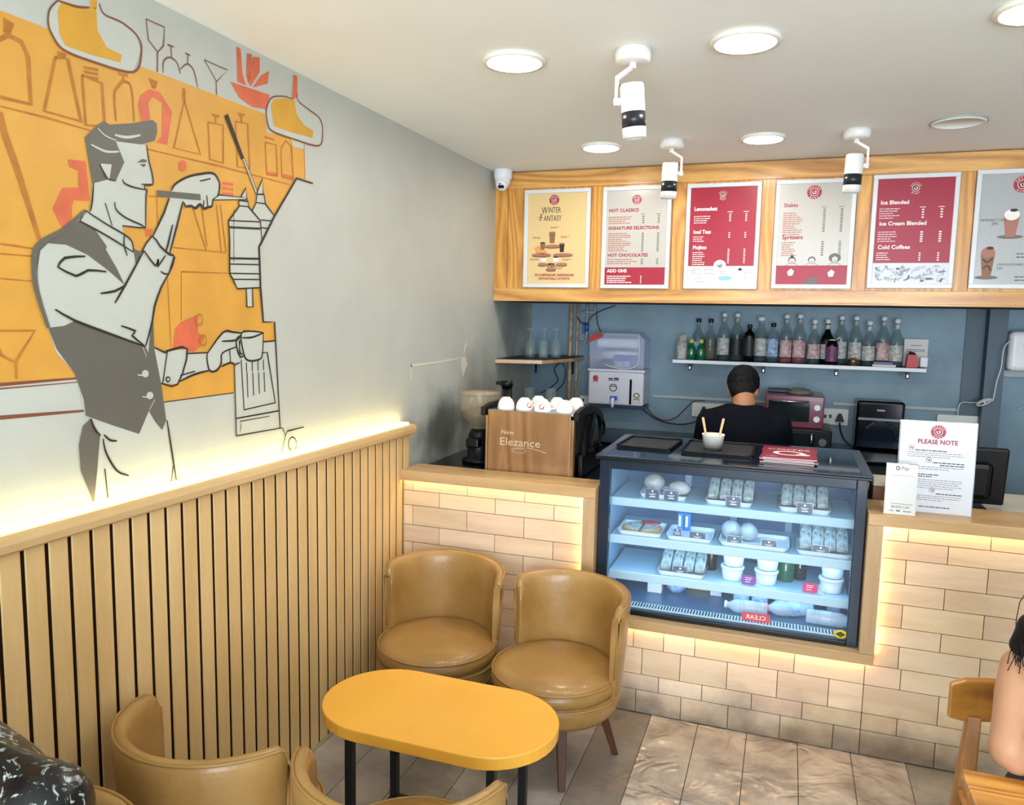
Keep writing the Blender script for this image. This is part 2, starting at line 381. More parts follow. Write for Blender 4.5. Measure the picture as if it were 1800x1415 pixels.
        if sub:
            b = o.modifiers.new('sub', 'SUBSURF'); b.levels = sub; b.render_levels = sub
        for k, v in props.items(): o[k] = v
        return o
def tag(o, label, cat, group=None, kind=None):
    o['label'] = label; o['category'] = cat
    if group: o['group'] = group
    if kind: o['kind'] = kind
    return o
def thing(name, label, cat, loc=(0,0,0), rz=0., group=None):
    o = bpy.data.objects.new(name, None); COL.objects.link(o); o.location = loc; o.rotation_euler = (0, 0, rz)
    o.empty_display_size = .1; OFF[o.name] = Vector(loc); tag(o, label, cat, group); return o
def struct(o): o['kind'] = 'structure'; return o
def copy_tree(o, parent=None):
    c = o.copy(); COL.objects.link(c)
    if parent is not None: c.parent = parent; c.matrix_parent_inverse = o.matrix_parent_inverse.copy()
    for ch in list(o.children): copy_tree(ch, c)
    return c
def place(o, loc, rz=None, label=None, group=None, scale=None):
    o.location = loc
    if rz is not None: o.rotation_euler = (0, 0, rz)
    if label: o['label'] = label
    if group: o['group'] = group
    if scale: o.scale = scale if hasattr(scale, '__len__') else (scale,)*3
    return o
def smooth(pts, n=6, closed=False):
    P = [Vector(p) for p in pts]; N = len(P); out = []
    for i in range(N if closed else N-1):
        p0 = P[(i-1) % N] if (closed or i > 0) else P[0]; p1 = P[i]; p2 = P[(i+1) % N]; p3 = P[(i+2) % N] if (closed or i < N-2) else P[-1]
        for k in range(n):
            t = k/n; out.append(.5*((2*p1)+(-p0+p2)*t+(2*p0-5*p1+4*p2-p3)*t*t+(-p0+3*p1-3*p2+p3)*t**3))
    if not closed: out.append(P[-1])
    return out
# ------------------------------------------------------------------ room shell
H = 2.553; XR = 4.4; YB = 5.23; YF = -2.4
def tone_layer(bm): return bm.loops.layers.color.new('tone')
def plank_floor():
    g = MB(); g.box(-.1, XR+.1, YF-.1, YB+.1, -.08, -.004, 'floor_joint')
    tl = tone_layer(g.bm); rnd = random.Random(3)
    W = .197; x = -.0; k = 0; x0 = 1.447-W*8
    while x0+W*k < XR:
        xa = max(0, x0+W*k); xb = min(XR, x0+W*(k+1)); k += 1
        if xb <= 0: continue
        y = YF - rnd.random()*1.1
        while y < YB:
            y2 = y+1.2; ya, yb = max(y, YF), min(y2, YB); y = y2
            if yb-ya < .02: continue
            film = (1.2 < (xa+xb)/2 < 2.3 and 2.0 < yb and ya < 3.1)
            c = rnd.uniform(.82, 1.1); c = (c, c*rnd.uniform(.97, 1.0), c*rnd.uniform(.93, .99), 1)
            V, F = g.box(xa+.0015, xb-.0015, ya+.0015, yb-.0015, -.006, 0 if not film else .0012, 'floor_film' if film else 'floor_planks')
            for f in F:
                for l in f.loops: l[tl] = c
    return struct(g.build('floor'))
plank_floor()
g = MB(); g.box(-.1, XR+.1, YF-.1, YB+.1, H, H+.1, 'ceiling_paint'); struct(g.build('ceiling'))
def grime_and_dark_patch():
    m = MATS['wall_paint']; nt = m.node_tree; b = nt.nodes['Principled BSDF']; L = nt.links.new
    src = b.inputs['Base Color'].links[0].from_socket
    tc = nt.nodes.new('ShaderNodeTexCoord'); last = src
    for (cy, cz, sy, sz, amt, colr) in ((3.78, 1.08, 1.4, 2.3, .85, '3b372d'), (4.25, 1.15, 1.15, 1.5, .55, '5a584c'), (4.85, 1.75, 1.5, 1.2, .6, '4a4f4c')):  # two grime smudges, then a dark patch just below the menu board
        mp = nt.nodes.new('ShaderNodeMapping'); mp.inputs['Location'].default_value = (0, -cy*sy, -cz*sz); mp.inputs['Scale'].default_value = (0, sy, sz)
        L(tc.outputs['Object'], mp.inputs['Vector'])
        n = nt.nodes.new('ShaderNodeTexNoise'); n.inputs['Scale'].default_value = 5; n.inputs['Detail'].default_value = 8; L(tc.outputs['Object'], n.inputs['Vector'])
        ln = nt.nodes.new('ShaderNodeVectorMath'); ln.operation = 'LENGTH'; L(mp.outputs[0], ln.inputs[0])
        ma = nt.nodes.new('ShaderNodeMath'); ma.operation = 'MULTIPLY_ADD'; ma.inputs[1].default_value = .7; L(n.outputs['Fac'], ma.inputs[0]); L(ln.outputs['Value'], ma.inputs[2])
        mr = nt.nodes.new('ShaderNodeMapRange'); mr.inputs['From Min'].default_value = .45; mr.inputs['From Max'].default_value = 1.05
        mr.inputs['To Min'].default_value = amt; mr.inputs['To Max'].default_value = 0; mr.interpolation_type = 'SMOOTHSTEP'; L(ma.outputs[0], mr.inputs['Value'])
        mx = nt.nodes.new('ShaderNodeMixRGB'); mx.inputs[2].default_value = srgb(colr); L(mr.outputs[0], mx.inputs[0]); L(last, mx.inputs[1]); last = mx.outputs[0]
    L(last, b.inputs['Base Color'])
grime_and_dark_patch()
g = MB(); g.box(-.1, 0, YF, YB, 0, H, 'wall_paint'); struct(g.build('wall_left'))
g = MB(); g.box(-.1, XR+.1, YB, YB+.1, 0, H, 'back_wall'); struct(g.build('wall_back'))
g = MB(); g.box(XR, XR+.1, YF, YB, 0, H, 'wall_paint'); struct(g.build('wall_right'))
g = MB()
g.box(-.1, .9, YF-.1, YF, 0, H, 'wall_paint'); g.box(4.1, XR+.1, YF-.1, YF, 0, H, 'wall_paint')
g.box(.9, 4.1, YF-.1, YF, 0, .3, 'wall_paint'); g.box(.9, 4.1, YF-.1, YF, 2.5, H, 'wall_paint'); struct(g.build('wall_front'))
g = MB(); g.box(2.80, 2.895, YB-.1, YB, 0, 1.79, 'column_paint'); g.box(2.70, 2.80, YB-.012, YB, 0, 1.79, 'column_paint'); struct(g.build('trim_1'))
g = MB(); g.box(0, XR, 4.475, YB, 1.79, H, 'dark_soffit'); struct(g.build('trim_2'))
g = MB(); g.box(2.9, XR, YB-.03, YB, 1.40, 1.44, 'ledge_pale', .004); struct(g.build('trim_3'))
# chipped plaster lines left by a removed shelf on the side wall
g = MB()
def wl(px, py, d=.001): p = at(px, py, 'x', 0); return Vector((d, p.y, p.z))
g.poly([wl(722, 640), wl(760, 636), wl(806, 628), wl(806, 631), wl(760, 640), wl(722, 645)], 'plaster_chip')
g.poly([wl(721, 641), wl(724, 641), wl(723, 670), wl(721, 670)], 'plaster_chip')
g.poly([wl(810, 628), wl(818, 626), wl(821, 640), wl(816, 655), wl(813, 662), wl(811, 645)], 'plaster_chip')
g.poly([wl(816, 606), wl(822, 600), wl(818, 616), wl(814, 624)], 'plaster_chip')
struct(g.build('trim_4'))

# ------------------------------------------------------------------ mural painted on the side wall
def A(x, y): return (x/3., y/3.)
def B(x, y): return (x/2.948, 420+y/2.948)
mur = thing('wall_mural', 'painted mural on the left wall of a bartender in a waistcoat at a coffee machine', 'mural', (0, 1.6, 1.2))
class Mural:
    cnt = 0
    def __init__(s): s.g = MB()
    def fill(s, pts, m, d, sm=0, closed=True):
        P = [Vector((p[0], p[1], 0)) for p in pts]
        if sm: P = smooth(P, sm, True)
        s.g.poly([wl(p.x, p.y, d*.0005) for p in P], m)
    def line(s, pts, m='mural_ink', w=.0045, d=8, sm=5, closed=False):
        P = [Vector((p[0], p[1], 0)) for p in pts]
        if sm and len(P) > 2: P = smooth(P, sm, closed)
        if closed: P = P+[P[0]]
        Mural.cnt += 1; Q = [wl(p.x, p.y, d*.0005+(Mural.cnt % 24)*.000012) for p in P]; Lf = []; Rt = []
        for i, q in enumerate(Q):
            a = Q[max(0, i-1)]; b = Q[min(len(Q)-1, i+1)]; t = (b-a)
            if t.length < 1e-7: continue
            t.normalize(); nn = Vector((0, -t.z, t.y)); f = w*.5*(.75+.5*math.sin(PI*i/max(1, len(Q)-1)))
            Lf.append(q+nn*f); Rt.append(q-nn*f)
        n = len(Lf); s.g._add(Lf+Rt, [(i, i+1, n+i+1, n+i) for i in range(n-1)], m)
    def circ(s, c, rx, ry, m=None, line=None, d=9, w=.004):
        P = [(c[0]+rx*math.cos(2*PI*k/20), c[1]+ry*math.sin(2*PI*k/20)) for k in range(20)]
        if m: s.fill(P, m, d)
        if line: s.line(P, line, w, d+1, 0, True)
    def done(s, name): return s.g.build(name, mur, recalc=False)
mu = Mural()
mu.fill([(-330, -95), (0, 18), (88, 52), A(243, 124), A(330, 262), A(700, 380), A(735, 348), A(830, 383), A(1395, 600), A(1410, 700), A(1535, 722), A(1545, 775), A(1602, 787), A(1607, 945), A(1560, 940), A(1440, 1145), A(1360, 1300), B(1337, 40), B(1345, 250), B(1358, 430), B(1418, 430), B(1424, 527), B(1300, 700), B(1210, 797), B(848, 845), B(600, 800), B(395, 716), (0, 673), (-330, 741)], 'mural_orange', 1)
mu.line([(-100, 678.5), B(0, 755), B(395, 722)], 'mural_thin', .007, 2, 0); mu.line([(-100, 688), B(0, 776), B(400, 742)], 'mural_thin', .003, 2, 0)
mu.line([(-100, 736), B(0, 926), B(437, 890)], 'mural_thin', .008, 2, 0); mu.line([B(845, 846), B(1210, 797)], 'mural_ink', .004, 2, 0)
for L_ in ([A(0, 560), A(240, 620), A(480, 690)], [A(770, 785), A(1150, 875), A(1530, 975)], [A(0, 1285), A(100, 1300), A(180, 1312)], [A(0, 1338), A(180, 1352)], [A(910, 1305), A(1190, 1333)], [B(0, 205), B(175, 220)], [A(1602, 745), A(1607, 945)], [B(938, 420), B(938, 170), B(1180, 178)], [B(862, 130), B(885, 560)], [A(780, 1035), A(900, 1037)], [A(825, 1040), A(830, 1200)]):
    mu.line(L_, 'mural_brown', .005, 2, 0)
mu.done('painted_background')
mu = Mural()
def ghost(pts, w=.006, closed=True, sm=0, m='mural_brown'): mu.line(pts, m, w, 3, sm, closed)
ghost([A(-60, 500), A(-60, 300), A(-30, 220), A(40, 185), A(110, 220), A(145, 300), A(160, 550), A(0, 512)], .009)
ghost([A(15, 110), A(45, 120), A(30, 180)], .02, False)
ghost([A(290, 300), A(230, 585), A(425, 640), A(355, 312)], .009); ghost([A(300, 280), A(345, 295)], .014, False)
ghost([A(430, 395), A(450, 660), A(550, 665), A(535, 440)], .008); 
for yy in (355, 378, 402): ghost([A(440, yy), A(515, yy+14)], .009, False)
ghost([A(610, 640), A(600, 500), A(622, 455), A(650, 430), A(690, 462), A(705, 640)], .007, False, 3); ghost([A(620, 388), A(672, 400)], .01, False); ghost([A(648, 395), A(648, 430)], .01, False)
mu.fill([A(785, 470), A(840, 485), A(905, 590), A(880, 765), A(820, 750), A(850, 720), A(855, 545), A(805, 510), A(780, 540), A(790, 630), A(745, 640), A(725, 560), A(740, 500)], 'mural_red', 3)
mu.fill([A(780, 410), A(830, 430), A(818, 470), A(800, 465)], 'mural_brown', 3)
ghost([A(970, 530), A(915, 780), A(1055, 815)], .007); ghost([A(968, 465), A(968, 530)], .018, False)
ghost([A(1095, 645), A(1175, 660), A(1175, 860), A(1105, 840)], .007); ghost([A(1115, 605), A(1155, 615)], .01, False); ghost([A(1135, 610), A(1135, 650)], .01, False)
ghost([A(1240, 640), A(1305, 655), A(1315, 890), A(1250, 880)], .007); mu.fill([A(1248, 592), A(1292, 602), A(1275, 625), A(1278, 648), A(1268, 646), A(1266, 622)], 'mural_brown', 3)
ghost([A(1397, 750), A(1455, 765), A(1462, 930), A(1405, 920)], .006); mu.fill([A(1403, 903), A(1461, 912), A(1462, 930), A(1405, 920)], 'mural_red', 3); ghost([A(1395, 722), A(1445, 738)], .009, False)
ghost([A(1480, 780), A(1505, 742), A(1535, 772), A(1545, 950), A(1485, 935)], .006); mu.fill([A(1484, 915), A(1543, 928), A(1545, 950), A(1485, 935)], 'mural_red', 3)
mu.fill([A(355, 840), A(450, 850), A(470, 1060), A(385, 1055), A(375, 1090), A(378, 1150), A(330, 1208), A(275, 1100), A(325, 990), A(412, 990), A(410, 900), A(362, 880)], 'mural_red', 3)
mu.line([A(0, 590), A(20, 700), A(90, 900), A(205, 1265)], 'mural_brown', .014, 3)
for q in ([A(1010, 1080), A(1085, 1320)], [A(1060, 1090), A(1090, 1300)], [A(1140, 1080), A(1165, 1330)], [A(1160, 1080), A(1190, 1330)]): mu.line(q, 'mural_brown', .007, 3, 0)
for yy in (965, 992, 1018): mu.line([A(1170, yy), A(1228, yy+8)], 'mural_red', .012, 3, 0)
mu.circ(A(958, 875), 6, 10, 'mural_red'); mu.fill([A(760, 1205), A(805, 1208), A(790, 1245), A(765, 1250)], 'mural_red', 3)
mu.fill([B(905, 465), B(935, 430), B(1020, 393), B(1025, 490), B(1060, 500), B(1035, 560), B(1000, 588), B(950, 575), B(895, 560)], 'mural_red', 3, 0)
mu.circ(B(1028, 418), 5, 10, None, 'mural_brown'); mu.circ(B(1048, 525), 5, 9, None, 'mural_brown')
ghost([B(-40, 475), B(178, 475), B(75, 640), B(0, 600)], .007); ghost([B(78, 640), B(82, 725)], .007, False)
mu.done('painted_bottles'); mu = Mural()
# pitchers, bowl and glasses above
mu.fill([A(250, 120), A(258, 50), A(300, 3), A(380, 15), A(460, 45), A(480, -30), A(510, -30), A(530, 60), A(640, 120), A(720, 190), A(742, 270), A(700, 380), A(500, 330), A(330, 260), A(270, 180)], 'mural_light', 3)
mu.fill([A(300, 60), A(320, 12), A(400, 30), A(470, 48), A(505, 40), A(510, 160), A(560, 250), A(640, 290), A(632, 330), A(480, 290), A(340, 240), A(310, 180)], 'mural_ochre', 4)
mu.line([A(300, 3), A(258, 50), A(250, 120), A(270, 180), A(330, 262), A(500, 330), A(700, 380), A(742, 270), A(720, 190), A(640, 120), A(545, 75), A(520, 20)], 'mural_thin', .005, 5)
mu.line([A(470, 40), A(400, 35), A(300, 3)], 'mural_thin', .005, 5); mu.fill([A(475, -30), A(512, -30), A(505, 45), A(470, 45)], 'mural_ochre', 4)
mu.fill([A(1405, 560), A(1430, 515), A(1490, 508), A(1540, 522), A(1546, 395), A(1562, 400), A(1564, 520), A(1620, 575), A(1680, 622), A(1698, 680), A(1680, 768), A(1550, 735), A(1425, 688), A(1403, 620)], 'mural_light', 4)
mu.fill([A(1425, 560), A(1440, 522), A(1500, 518), A(1550, 528), A(1560, 600), A(1600, 660), A(1650, 690), A(1645, 727), A(1540, 700), A(1440, 665)], 'mural_ochre', 5)
mu.line([A(1540, 522), A(1490, 508), A(1430, 515), A(1403, 570), A(1405, 630), A(1428, 688), A(1550, 735), A(1680, 768), A(1698, 680), A(1680, 622), A(1620, 575), A(1568, 530), A(1564, 490)], 'mural_thin', .005, 6)
mu.fill([A(1544, 393), A(1564, 402), A(1563, 515), A(1538, 525)], 'mural_red', 5); mu.fill([A(1530, 725), A(1602, 745), A(1600, 785), A(1545, 770)], 'mural_light', 3)
mu.fill([A(1212, 430), A(1420, 500), A(1398, 575), A(1330, 565), A(1260, 515)], 'mural_red', 3)
for q in ([A(1245, 245), A(1267, 257), A(1275, 380), A(1295, 450), A(1250, 430)], [A(1300, 280), A(1327, 287), A(1315, 380), A(1310, 445), A(1296, 400)], [A(1330, 300), A(1368, 302), A(1367, 380), A(1318, 458), A(1310, 410)], [A(1416, 375), A(1410, 440), A(1330, 462), A(1372, 400)]): mu.fill(q, 'mural_red', 3)
mu.done('painted_pitchers'); mu = Mural()
th = dict(w=.004, m='mural_thin')
ghost([A(768, 100), A(865, 143), A(860, 240), A(830, 275), A(780, 210)], **th); ghost([A(828, 275), A(828, 380)], .006, False, 0, 'mural_thin')
ghost([A(858, 385), A(860, 325), A(890, 302), A(930, 328), A(950, 390)], .004, False, 3, 'mural_thin'); ghost([A(880, 235), A(915, 248)], .006, False, 0, 'mural_thin'); ghost([A(898, 242), A(903, 302)], .005, False, 0, 'mural_thin')
ghost([A(950, 365), A(985, 337), A(1020, 372), A(1040, 460)], .004, False, 3, 'mural_thin'); ghost([A(975, 280), A(1000, 292)], .006, False, 0, 'mural_thin'); ghost([A(988, 288), A(988, 337)], .005, False, 0, 'mural_thin')
ghost([A(1075, 315), A(1198, 370), A(1140, 430)], **th); ghost([A(1138, 430), A(1140, 500)], .005, False, 0, 'mural_thin')
mu.done('painted_glassware')
mu = Mural()
# coffee machine and syrup bottles in line work
mu.fill([B(1210, 655), B(1238, 640), B(1235, 530), B(1300, 470), B(1358, 530), B(1425, 525), B(1447, 980), B(1220, 1020)], 'mural_light', 4)
mu.fill([A(1348, 1025), A(1390, 1025), A(1395, 1075), A(1445, 1140), A(1372, 1270), A(1368, 1165), A(1325, 1115), A(1345, 1070)], 'mural_light', 3)
mu.fill([A(1348, 1022), A(1380, 942), A(1383, 1022)], 'mural_light', 3)
mu.fill([A(1255, 1057), A(1303, 1060), A(1305, 1090), A(1368, 1165), A(1376, 1270), A(1360, 1305), B(1340, 50), B(1345, 252), B(1225, 258), B(1200, 205), B(1185, 180), B(1185, 0), A(1200, 1165), A(1255, 1090)], 'mural_light', 5)
mu.fill([A(1260, 1048), A(1292, 990), A(1297, 1050)], 'mural_light', 5); mu.fill([B(1272, 260), B(1275, 352), B(1307, 352), B(1303, 255)], 'mural_light', 4)
ln = lambda *p, **k: mu.line(list(p), k.get('m', 'mural_ink'), k.get('w', .0055), k.get('d', 8), k.get('sm', 0), k.get('c', False))
ln(A(1645, 967), A(1560, 940), A(1440, 1145), A(1370, 1285), B(1337, 40), B(1345, 250), B(1360, 430), B(1418, 430), B(1447, 980), w=.008)
ln(A(1255, 1057), A(1303, 1062), A(1305, 1090), A(1368, 1165), A(1376, 1270)); ln(A(1255, 1057), A(1255, 1090), A(1200, 1165), B(1185, 0), B(1185, 180), B(1200, 205), B(1225, 258), B(1345, 252))
ln(A(1260, 1048), A(1292, 990), A(1297, 1050), c=True); ln(A(1255, 1085), A(1305, 1090)); ln(A(1203, 1163), A(1366, 1170)); ln(A(1203, 1198), A(1368, 1206), w=.009)
ln(B(1186, 100), B(1338, 103), w=.009); ln(B(1186, 130), B(1340, 133)); ln(B(1186, 178), B(1342, 181)); ln(B(1205, 209), B(1343, 210)); ln(A(1228, 1105), A(1228, 1380), w=.003)
ln(B(1272, 258), B(1275, 352), B(1307, 352), B(1303, 255)); ln(A(1348, 1025), A(1388, 1025), A(1395, 1075), A(1445, 1142)); ln(A(1348, 1022), A(1380, 942), A(1383, 1022)); ln(A(1345, 1070), A(1325, 1115)); ln(A(1345, 1068), A(1397, 1075)); ln(A(1350, 1025), A(1345, 1070)); ln(A(1372, 1160), A(1430, 1165)); ln(A(1372, 1200), A(1410, 1205))
ln(B(1210, 655), B(1220, 1020), B(1447, 980)); ln(B(1210, 655), B(1238, 640)); ln(B(1360, 533), B(1424, 527), w=.007); ln(B(1245, 625), B(1260, 885), B(1422, 848), B(1380, 588), B(1350, 590)); ln(B(1218, 930), B(1440, 890), w=.007); ln(B(1238, 1000), B(1245, 970), B(1238, 945), B(1392, 918), w=.003)
for i_, xx in enumerate((1272, 1302, 1332, 1360)): ln(B(xx, 640-i_*5), B(xx+1, 688-i_*3)); ln(B(xx+3, 690), B(xx+8, 822-i_*10))
ln(B(1447, 980), B(1460, 980), B(1475, 1018), B(1448, 1135), w=.004); ln(B(1475, 1018), B(1485, 995), B(1572, 973)); mu.circ(B(1510, 1062), 7, 12, None, 'mural_ink', w=.005)
mu.fill([A(1276, 840), A(1286, 838), A(1356, 1025), A(1345, 1022)], 'mural_light', 6); ln(A(1276, 842), A(1345, 1022), w=.003); ln(A(1286, 840), A(1357, 1022), w=.003)
mu.fill([A(1178, 612), A(1197, 600), A(1284, 836), A(1268, 842)], 'mural_ink', 7)
mu.done('painted_coffee_machine')
mu = Mural()
mu.fill([A(443, 1110), A(330, 1212), A(190, 1300), B(172, 170), B(190, 290), B(245, 460), B(290, 590), B(400, 715), B(437, 915), B(465, 930), B(430, 1000), B(485, 1375), B(700, 1330), B(905, 1270), B(860, 940), B(830, 740), B(795, 560), B(790, 395), B(828, 250), B(870, 180), B(900, 95), A(915, 1355), A(888, 1340), A(925, 1200), A(960, 1060), A(900, 1045), A(860, 1120), A(800, 1245), A(740, 1330), A(715, 1370), A(690, 1275), A(650, 1230), A(560, 1180)], 'mural_light', 3)
mu.fill([A(600, 740), A(765, 765), A(778, 850), A(795, 910), A(800, 972), A(757, 976), A(760, 998), A(769, 1002), A(762, 1040), A(762, 1200), A(640, 1190), A(650, 1232), A(540, 1250), A(470, 1115), A(487, 965), A(560, 930)], 'mural_light', 4)
mu.fill([B(795, 562), B(850, 585), B(965, 570), B(960, 592), B(1070, 588), B(1100, 555), B(1150, 484), B(1245, 487), B(1238, 640), B(1190, 642), B(1150, 645), B(1105, 684), B(1082, 678), B(930, 735), B(915, 752), B(830, 747)], 'mural_light', 4)
mu.fill([A(900, 1005), A(915, 975), A(980, 935), A(1050, 918), A(1120, 915), A(1152, 965), A(1145, 1030), A(1118, 1055), A(1112, 1088), A(1090, 1098), A(1065, 1100), A(1050, 1080), A(1025, 1098), A(1000, 1088), A(975, 1088), A(965, 1068), A(890, 1050)], 'mural_light', 5)
mu.fill([B(1245, 490), B(1300, 478), B(1358, 486), B(1355, 600), B(1335, 625), B(1285, 630), B(1260, 600)], 'mural_light', 6)
# hair, waistcoat, tie
mu.fill([A(443, 725), A(495, 672), A(543, 638), A(575, 657), A(690, 650), A(800, 632), A(823, 652), A(825, 700), A(812, 742), A(740, 762), A(607, 745), A(625, 790), A(652, 855), A(607, 955), A(572, 945), A(483, 968), A(455, 800)], 'mural_grey', 5)
mu.fill([A(520, 862), A(585, 867), A(572, 948)], 'mural_light', 6); mu.line([A(520, 862), A(552, 935), A(572, 948), A(605, 955)], d=8, w=.003, sm=0)
mu.line([A(510, 675), A(550, 715), A(610, 742)], 'mural_light', .003, 7); mu.line([A(600, 712), A(665, 724), A(735, 713)], 'mural_light', .006, 7); mu.line([A(475, 762), A(550, 798), A(622, 800)], 'mural_light', .005, 7)
mu.fill([A(716, 858), A(745, 838), A(770, 843), A(766, 857)], 'mural_grey', 6); mu.fill([A(733, 866), A(762, 864), A(764, 874), A(750, 882)], 'mural_grey', 6)
mu.fill([A(180, 1410), A(195, 1298), A(330, 1213), A(415, 1163), A(500, 1215), A(560, 1300), B(545, 55), B(600, 150), B(642, 238), B(560, 165), B(450, 82), B(340, 30), B(245, 22), B(205, 60), B(188, 170), B(176, 170)], 'mural_grey', 5)
mu.fill([B(245, 460), B(330, 450), B(380, 425), B(560, 490), B(650, 525), B(750, 555), B(765, 590), B(776, 480), B(790, 398), B(795, 560), B(830, 740), B(858, 940), B(837, 990), B(800, 945), B(768, 890), B(718, 1010), B(580, 965), B(440, 915), B(430, 830), B(385, 700), B(290, 570)], 'mural_grey', 5)
mu.fill([B(465, 930), B(425, 970), B(405, 1070), B(415, 1200), B(484, 1372), B(500, 1200), B(515, 1020)], 'mural_grey', 5); mu.fill([A(700, 1310), A(742, 1330), A(713, 1405)], 'mural_grey', 5)
for c_ in (B(748, 698), B(772, 811)): mu.circ(c_, 6, 6.5, 'mural_light', d=7); mu.line([(c_[0]-13, c_[1]+2), (c_[0]-5, c_[1]+3)], 'mural_light', .005, 7, 0)
mu.line([B(735, 560), B(755, 610)], 'mural_light', .003, 7); mu.line([B(798, 830), B(770, 885)], 'mural_light', .003, 7, 0)
# outlines
for q in ([A(768, 765), A(780, 850), A(796, 915), A(800, 972), A(757, 976)], [A(740, 972), A(800, 972)], [A(757, 976), A(757, 998), A(769, 1003), A(764, 1040), A(762, 1200)], [A(640, 945), A(652, 968), A(700, 988), A(766, 1002)], [A(600, 1065), A(606, 1105), A(660, 1150), A(762, 1200), A(640, 1190)], [A(548, 1070), A(585, 1190)], [A(487, 965), A(480, 1060), A(470, 1115)], [A(443, 1110), A(560, 1185), A(650, 1237), A(690, 1275), A(698, 1330)], [A(415, 1165), A(560, 1245), A(698, 1330)], [A(443, 1110), A(415, 1165)], [A(650, 1237), A(648, 1290), A(665, 1350)]): mu.line(q, sm=3, w=.004)
mu.line([A(443, 1110), A(330, 1212), A(190, 1300), B(172, 170), B(190, 290), B(245, 460)], 'mural_grey', .012, 8)
mu.line([A(900, 1005), A(918, 972), A(980, 935), A(1050, 918), A(1120, 915), A(1152, 965), A(1145, 1030), A(1120, 1050)], w=.006, sm=4); mu.line([A(965, 1068), A(975, 1088), A(1003, 1086), A(1025, 1098), A(1050, 1078), A(1070, 1100), A(1092, 1092), A(1112, 1086), A(1118, 1050)], w=.007, sm=4)
for q in ([A(1070, 1055), A(1068, 1090)], [A(1085, 1030), A(1090, 1085)], [A(1050, 955), A(1105, 942)], [A(885, 1045), A(860, 1120), A(800, 1245)], [A(960, 1060), A(925, 1200), A(888, 1340)], [A(905, 1185), A(880, 1290), A(868, 1330)], [A(740, 1330), A(795, 1245), A(840, 1300), A(888, 1342), A(915, 1355), B(868, 182), B(828, 168)], [B(740, 60), B(800, 140), B(815, 105), B(810, 145), B(852, 85)], [B(895, 95), B(868, 182)], [B(868, 182), B(830, 250), B(795, 350), B(785, 420), B(750, 555)], [B(280, 365), B(380, 422), B(560, 490), B(745, 556)], [B(590, 332), B(642, 240), B(740, 60)], [B(515, 282), B(590, 270), B(642, 240)], [B(622, 450), B(698, 478), B(678, 500), B(742, 552)], [B(545, 170), B(450, 162), B(388, 192), B(293, 145)], [B(293, 145), B(330, 98), B(435, 90)]): mu.line(q, sm=2, w=.0055)
for q in ([B(795, 562), B(850, 588), B(862, 580), B(965, 570), B(915, 752), B(830, 747)], [B(862, 580), B(838, 745)], [B(960, 594), B(1070, 589)], [B(925, 738), B(1000, 702), B(1082, 680)], [B(928, 708), B(1005, 685)], [B(1070, 592), B(1150, 484), B(1200, 482), B(1245, 488)], [B(1070, 592), B(1068, 625), B(1082, 682), B(1120, 680), B(1142, 640), B(1148, 590), B(1225, 558)], [B(1145, 530), B(1222, 524), B(1240, 500)], [B(1142, 662), B(1190, 640), B(1212, 655)], [B(1185, 572), B(1190, 640)], [B(1245, 498), B(1220, 520), B(1225, 575), B(1243, 612), B(1262, 600)], [B(1360, 486), B(1300, 478), B(1245, 490), B(1260, 600), B(1285, 630), B(1335, 625), B(1355, 600), B(1360, 486)], [B(1250, 512), B(1300, 510), B(1358, 488)], [B(1235, 560), B(1240, 590), B(1252, 598)]): mu.line(q, sm=3, w=.0055)
mu.circ(B(864, 727), 3.5, 4, None, 'mural_ink', w=.004)
for q in ([B(465, 930), B(485, 985), B(515, 1018)], [B(528, 1035), B(545, 1110), B(600, 1200), B(662, 1226)], [B(532, 1014), B(565, 1042), B(600, 1046)], [B(860, 940), B(885, 1100), B(912, 1272)], [B(892, 1175), B(880, 1275)], [B(537, 1190), B(555, 1357)]): mu.line(q, sm=4, w=.005)
mu.fill([A(820, 1003), A(1050, 1024), A(1053, 1056), A(823, 1036)], 'mural_grey', 9); mu.fill([A(1120, 1050), A(1150, 1028), A(1290, 1043), A(1290, 1050), A(1140, 1055)], 'mural_light', 9); mu.line([A(1120, 1050), A(1150, 1028), A(1285, 1043)], w=.003, sm=0, d=10); mu.line([A(1120, 1054), A(1285, 1052)], w=.003, sm=0, d=10)
mu.done('painted_bartender')

# ------------------------------------------------------------------ slatted wainscot with lit cap rail
wp = thing('slatted_wall_panel', 'pale wooden vertical slat panelling along the lower left wall under the mural', 'wall panel', (.03, 1.4, 0))
g = MB(); g.box(.001, .0465, -2.3, 3.235, 0, 1.137, 'slat_back'); g.build('backing', wp)
g = MB(); k = -54
while True:
    y0 = 1.209+.0635*k+.0055; y1 = y0+.0525; k += 1
    if y0 > 3.2: break
    g.box(.0466, .052, max(y0, -2.3), min(y1, 3.238), 0.0, 1.138, 'slat_wood', .002, seg=1)
g.build('slats', wp)
g = MB(); pr = [(.0, 1.136), (.07, 1.136), (.078, 1.142), (.08, 1.16), (.076, 1.174), (.064, 1.180), (0, 1.180)]
g.prism([(x, -2.3, z) for x, z in pr], (0, 5.56, 0), 'slat_cap'); g.build('cap_rail', wp)
g = MB(); g.box(.012, .052, -2.29, 3.235, 1.1805, 1.190, 'led_glow', .002); g.build('light_strip', wp, label='glowing LED strip')

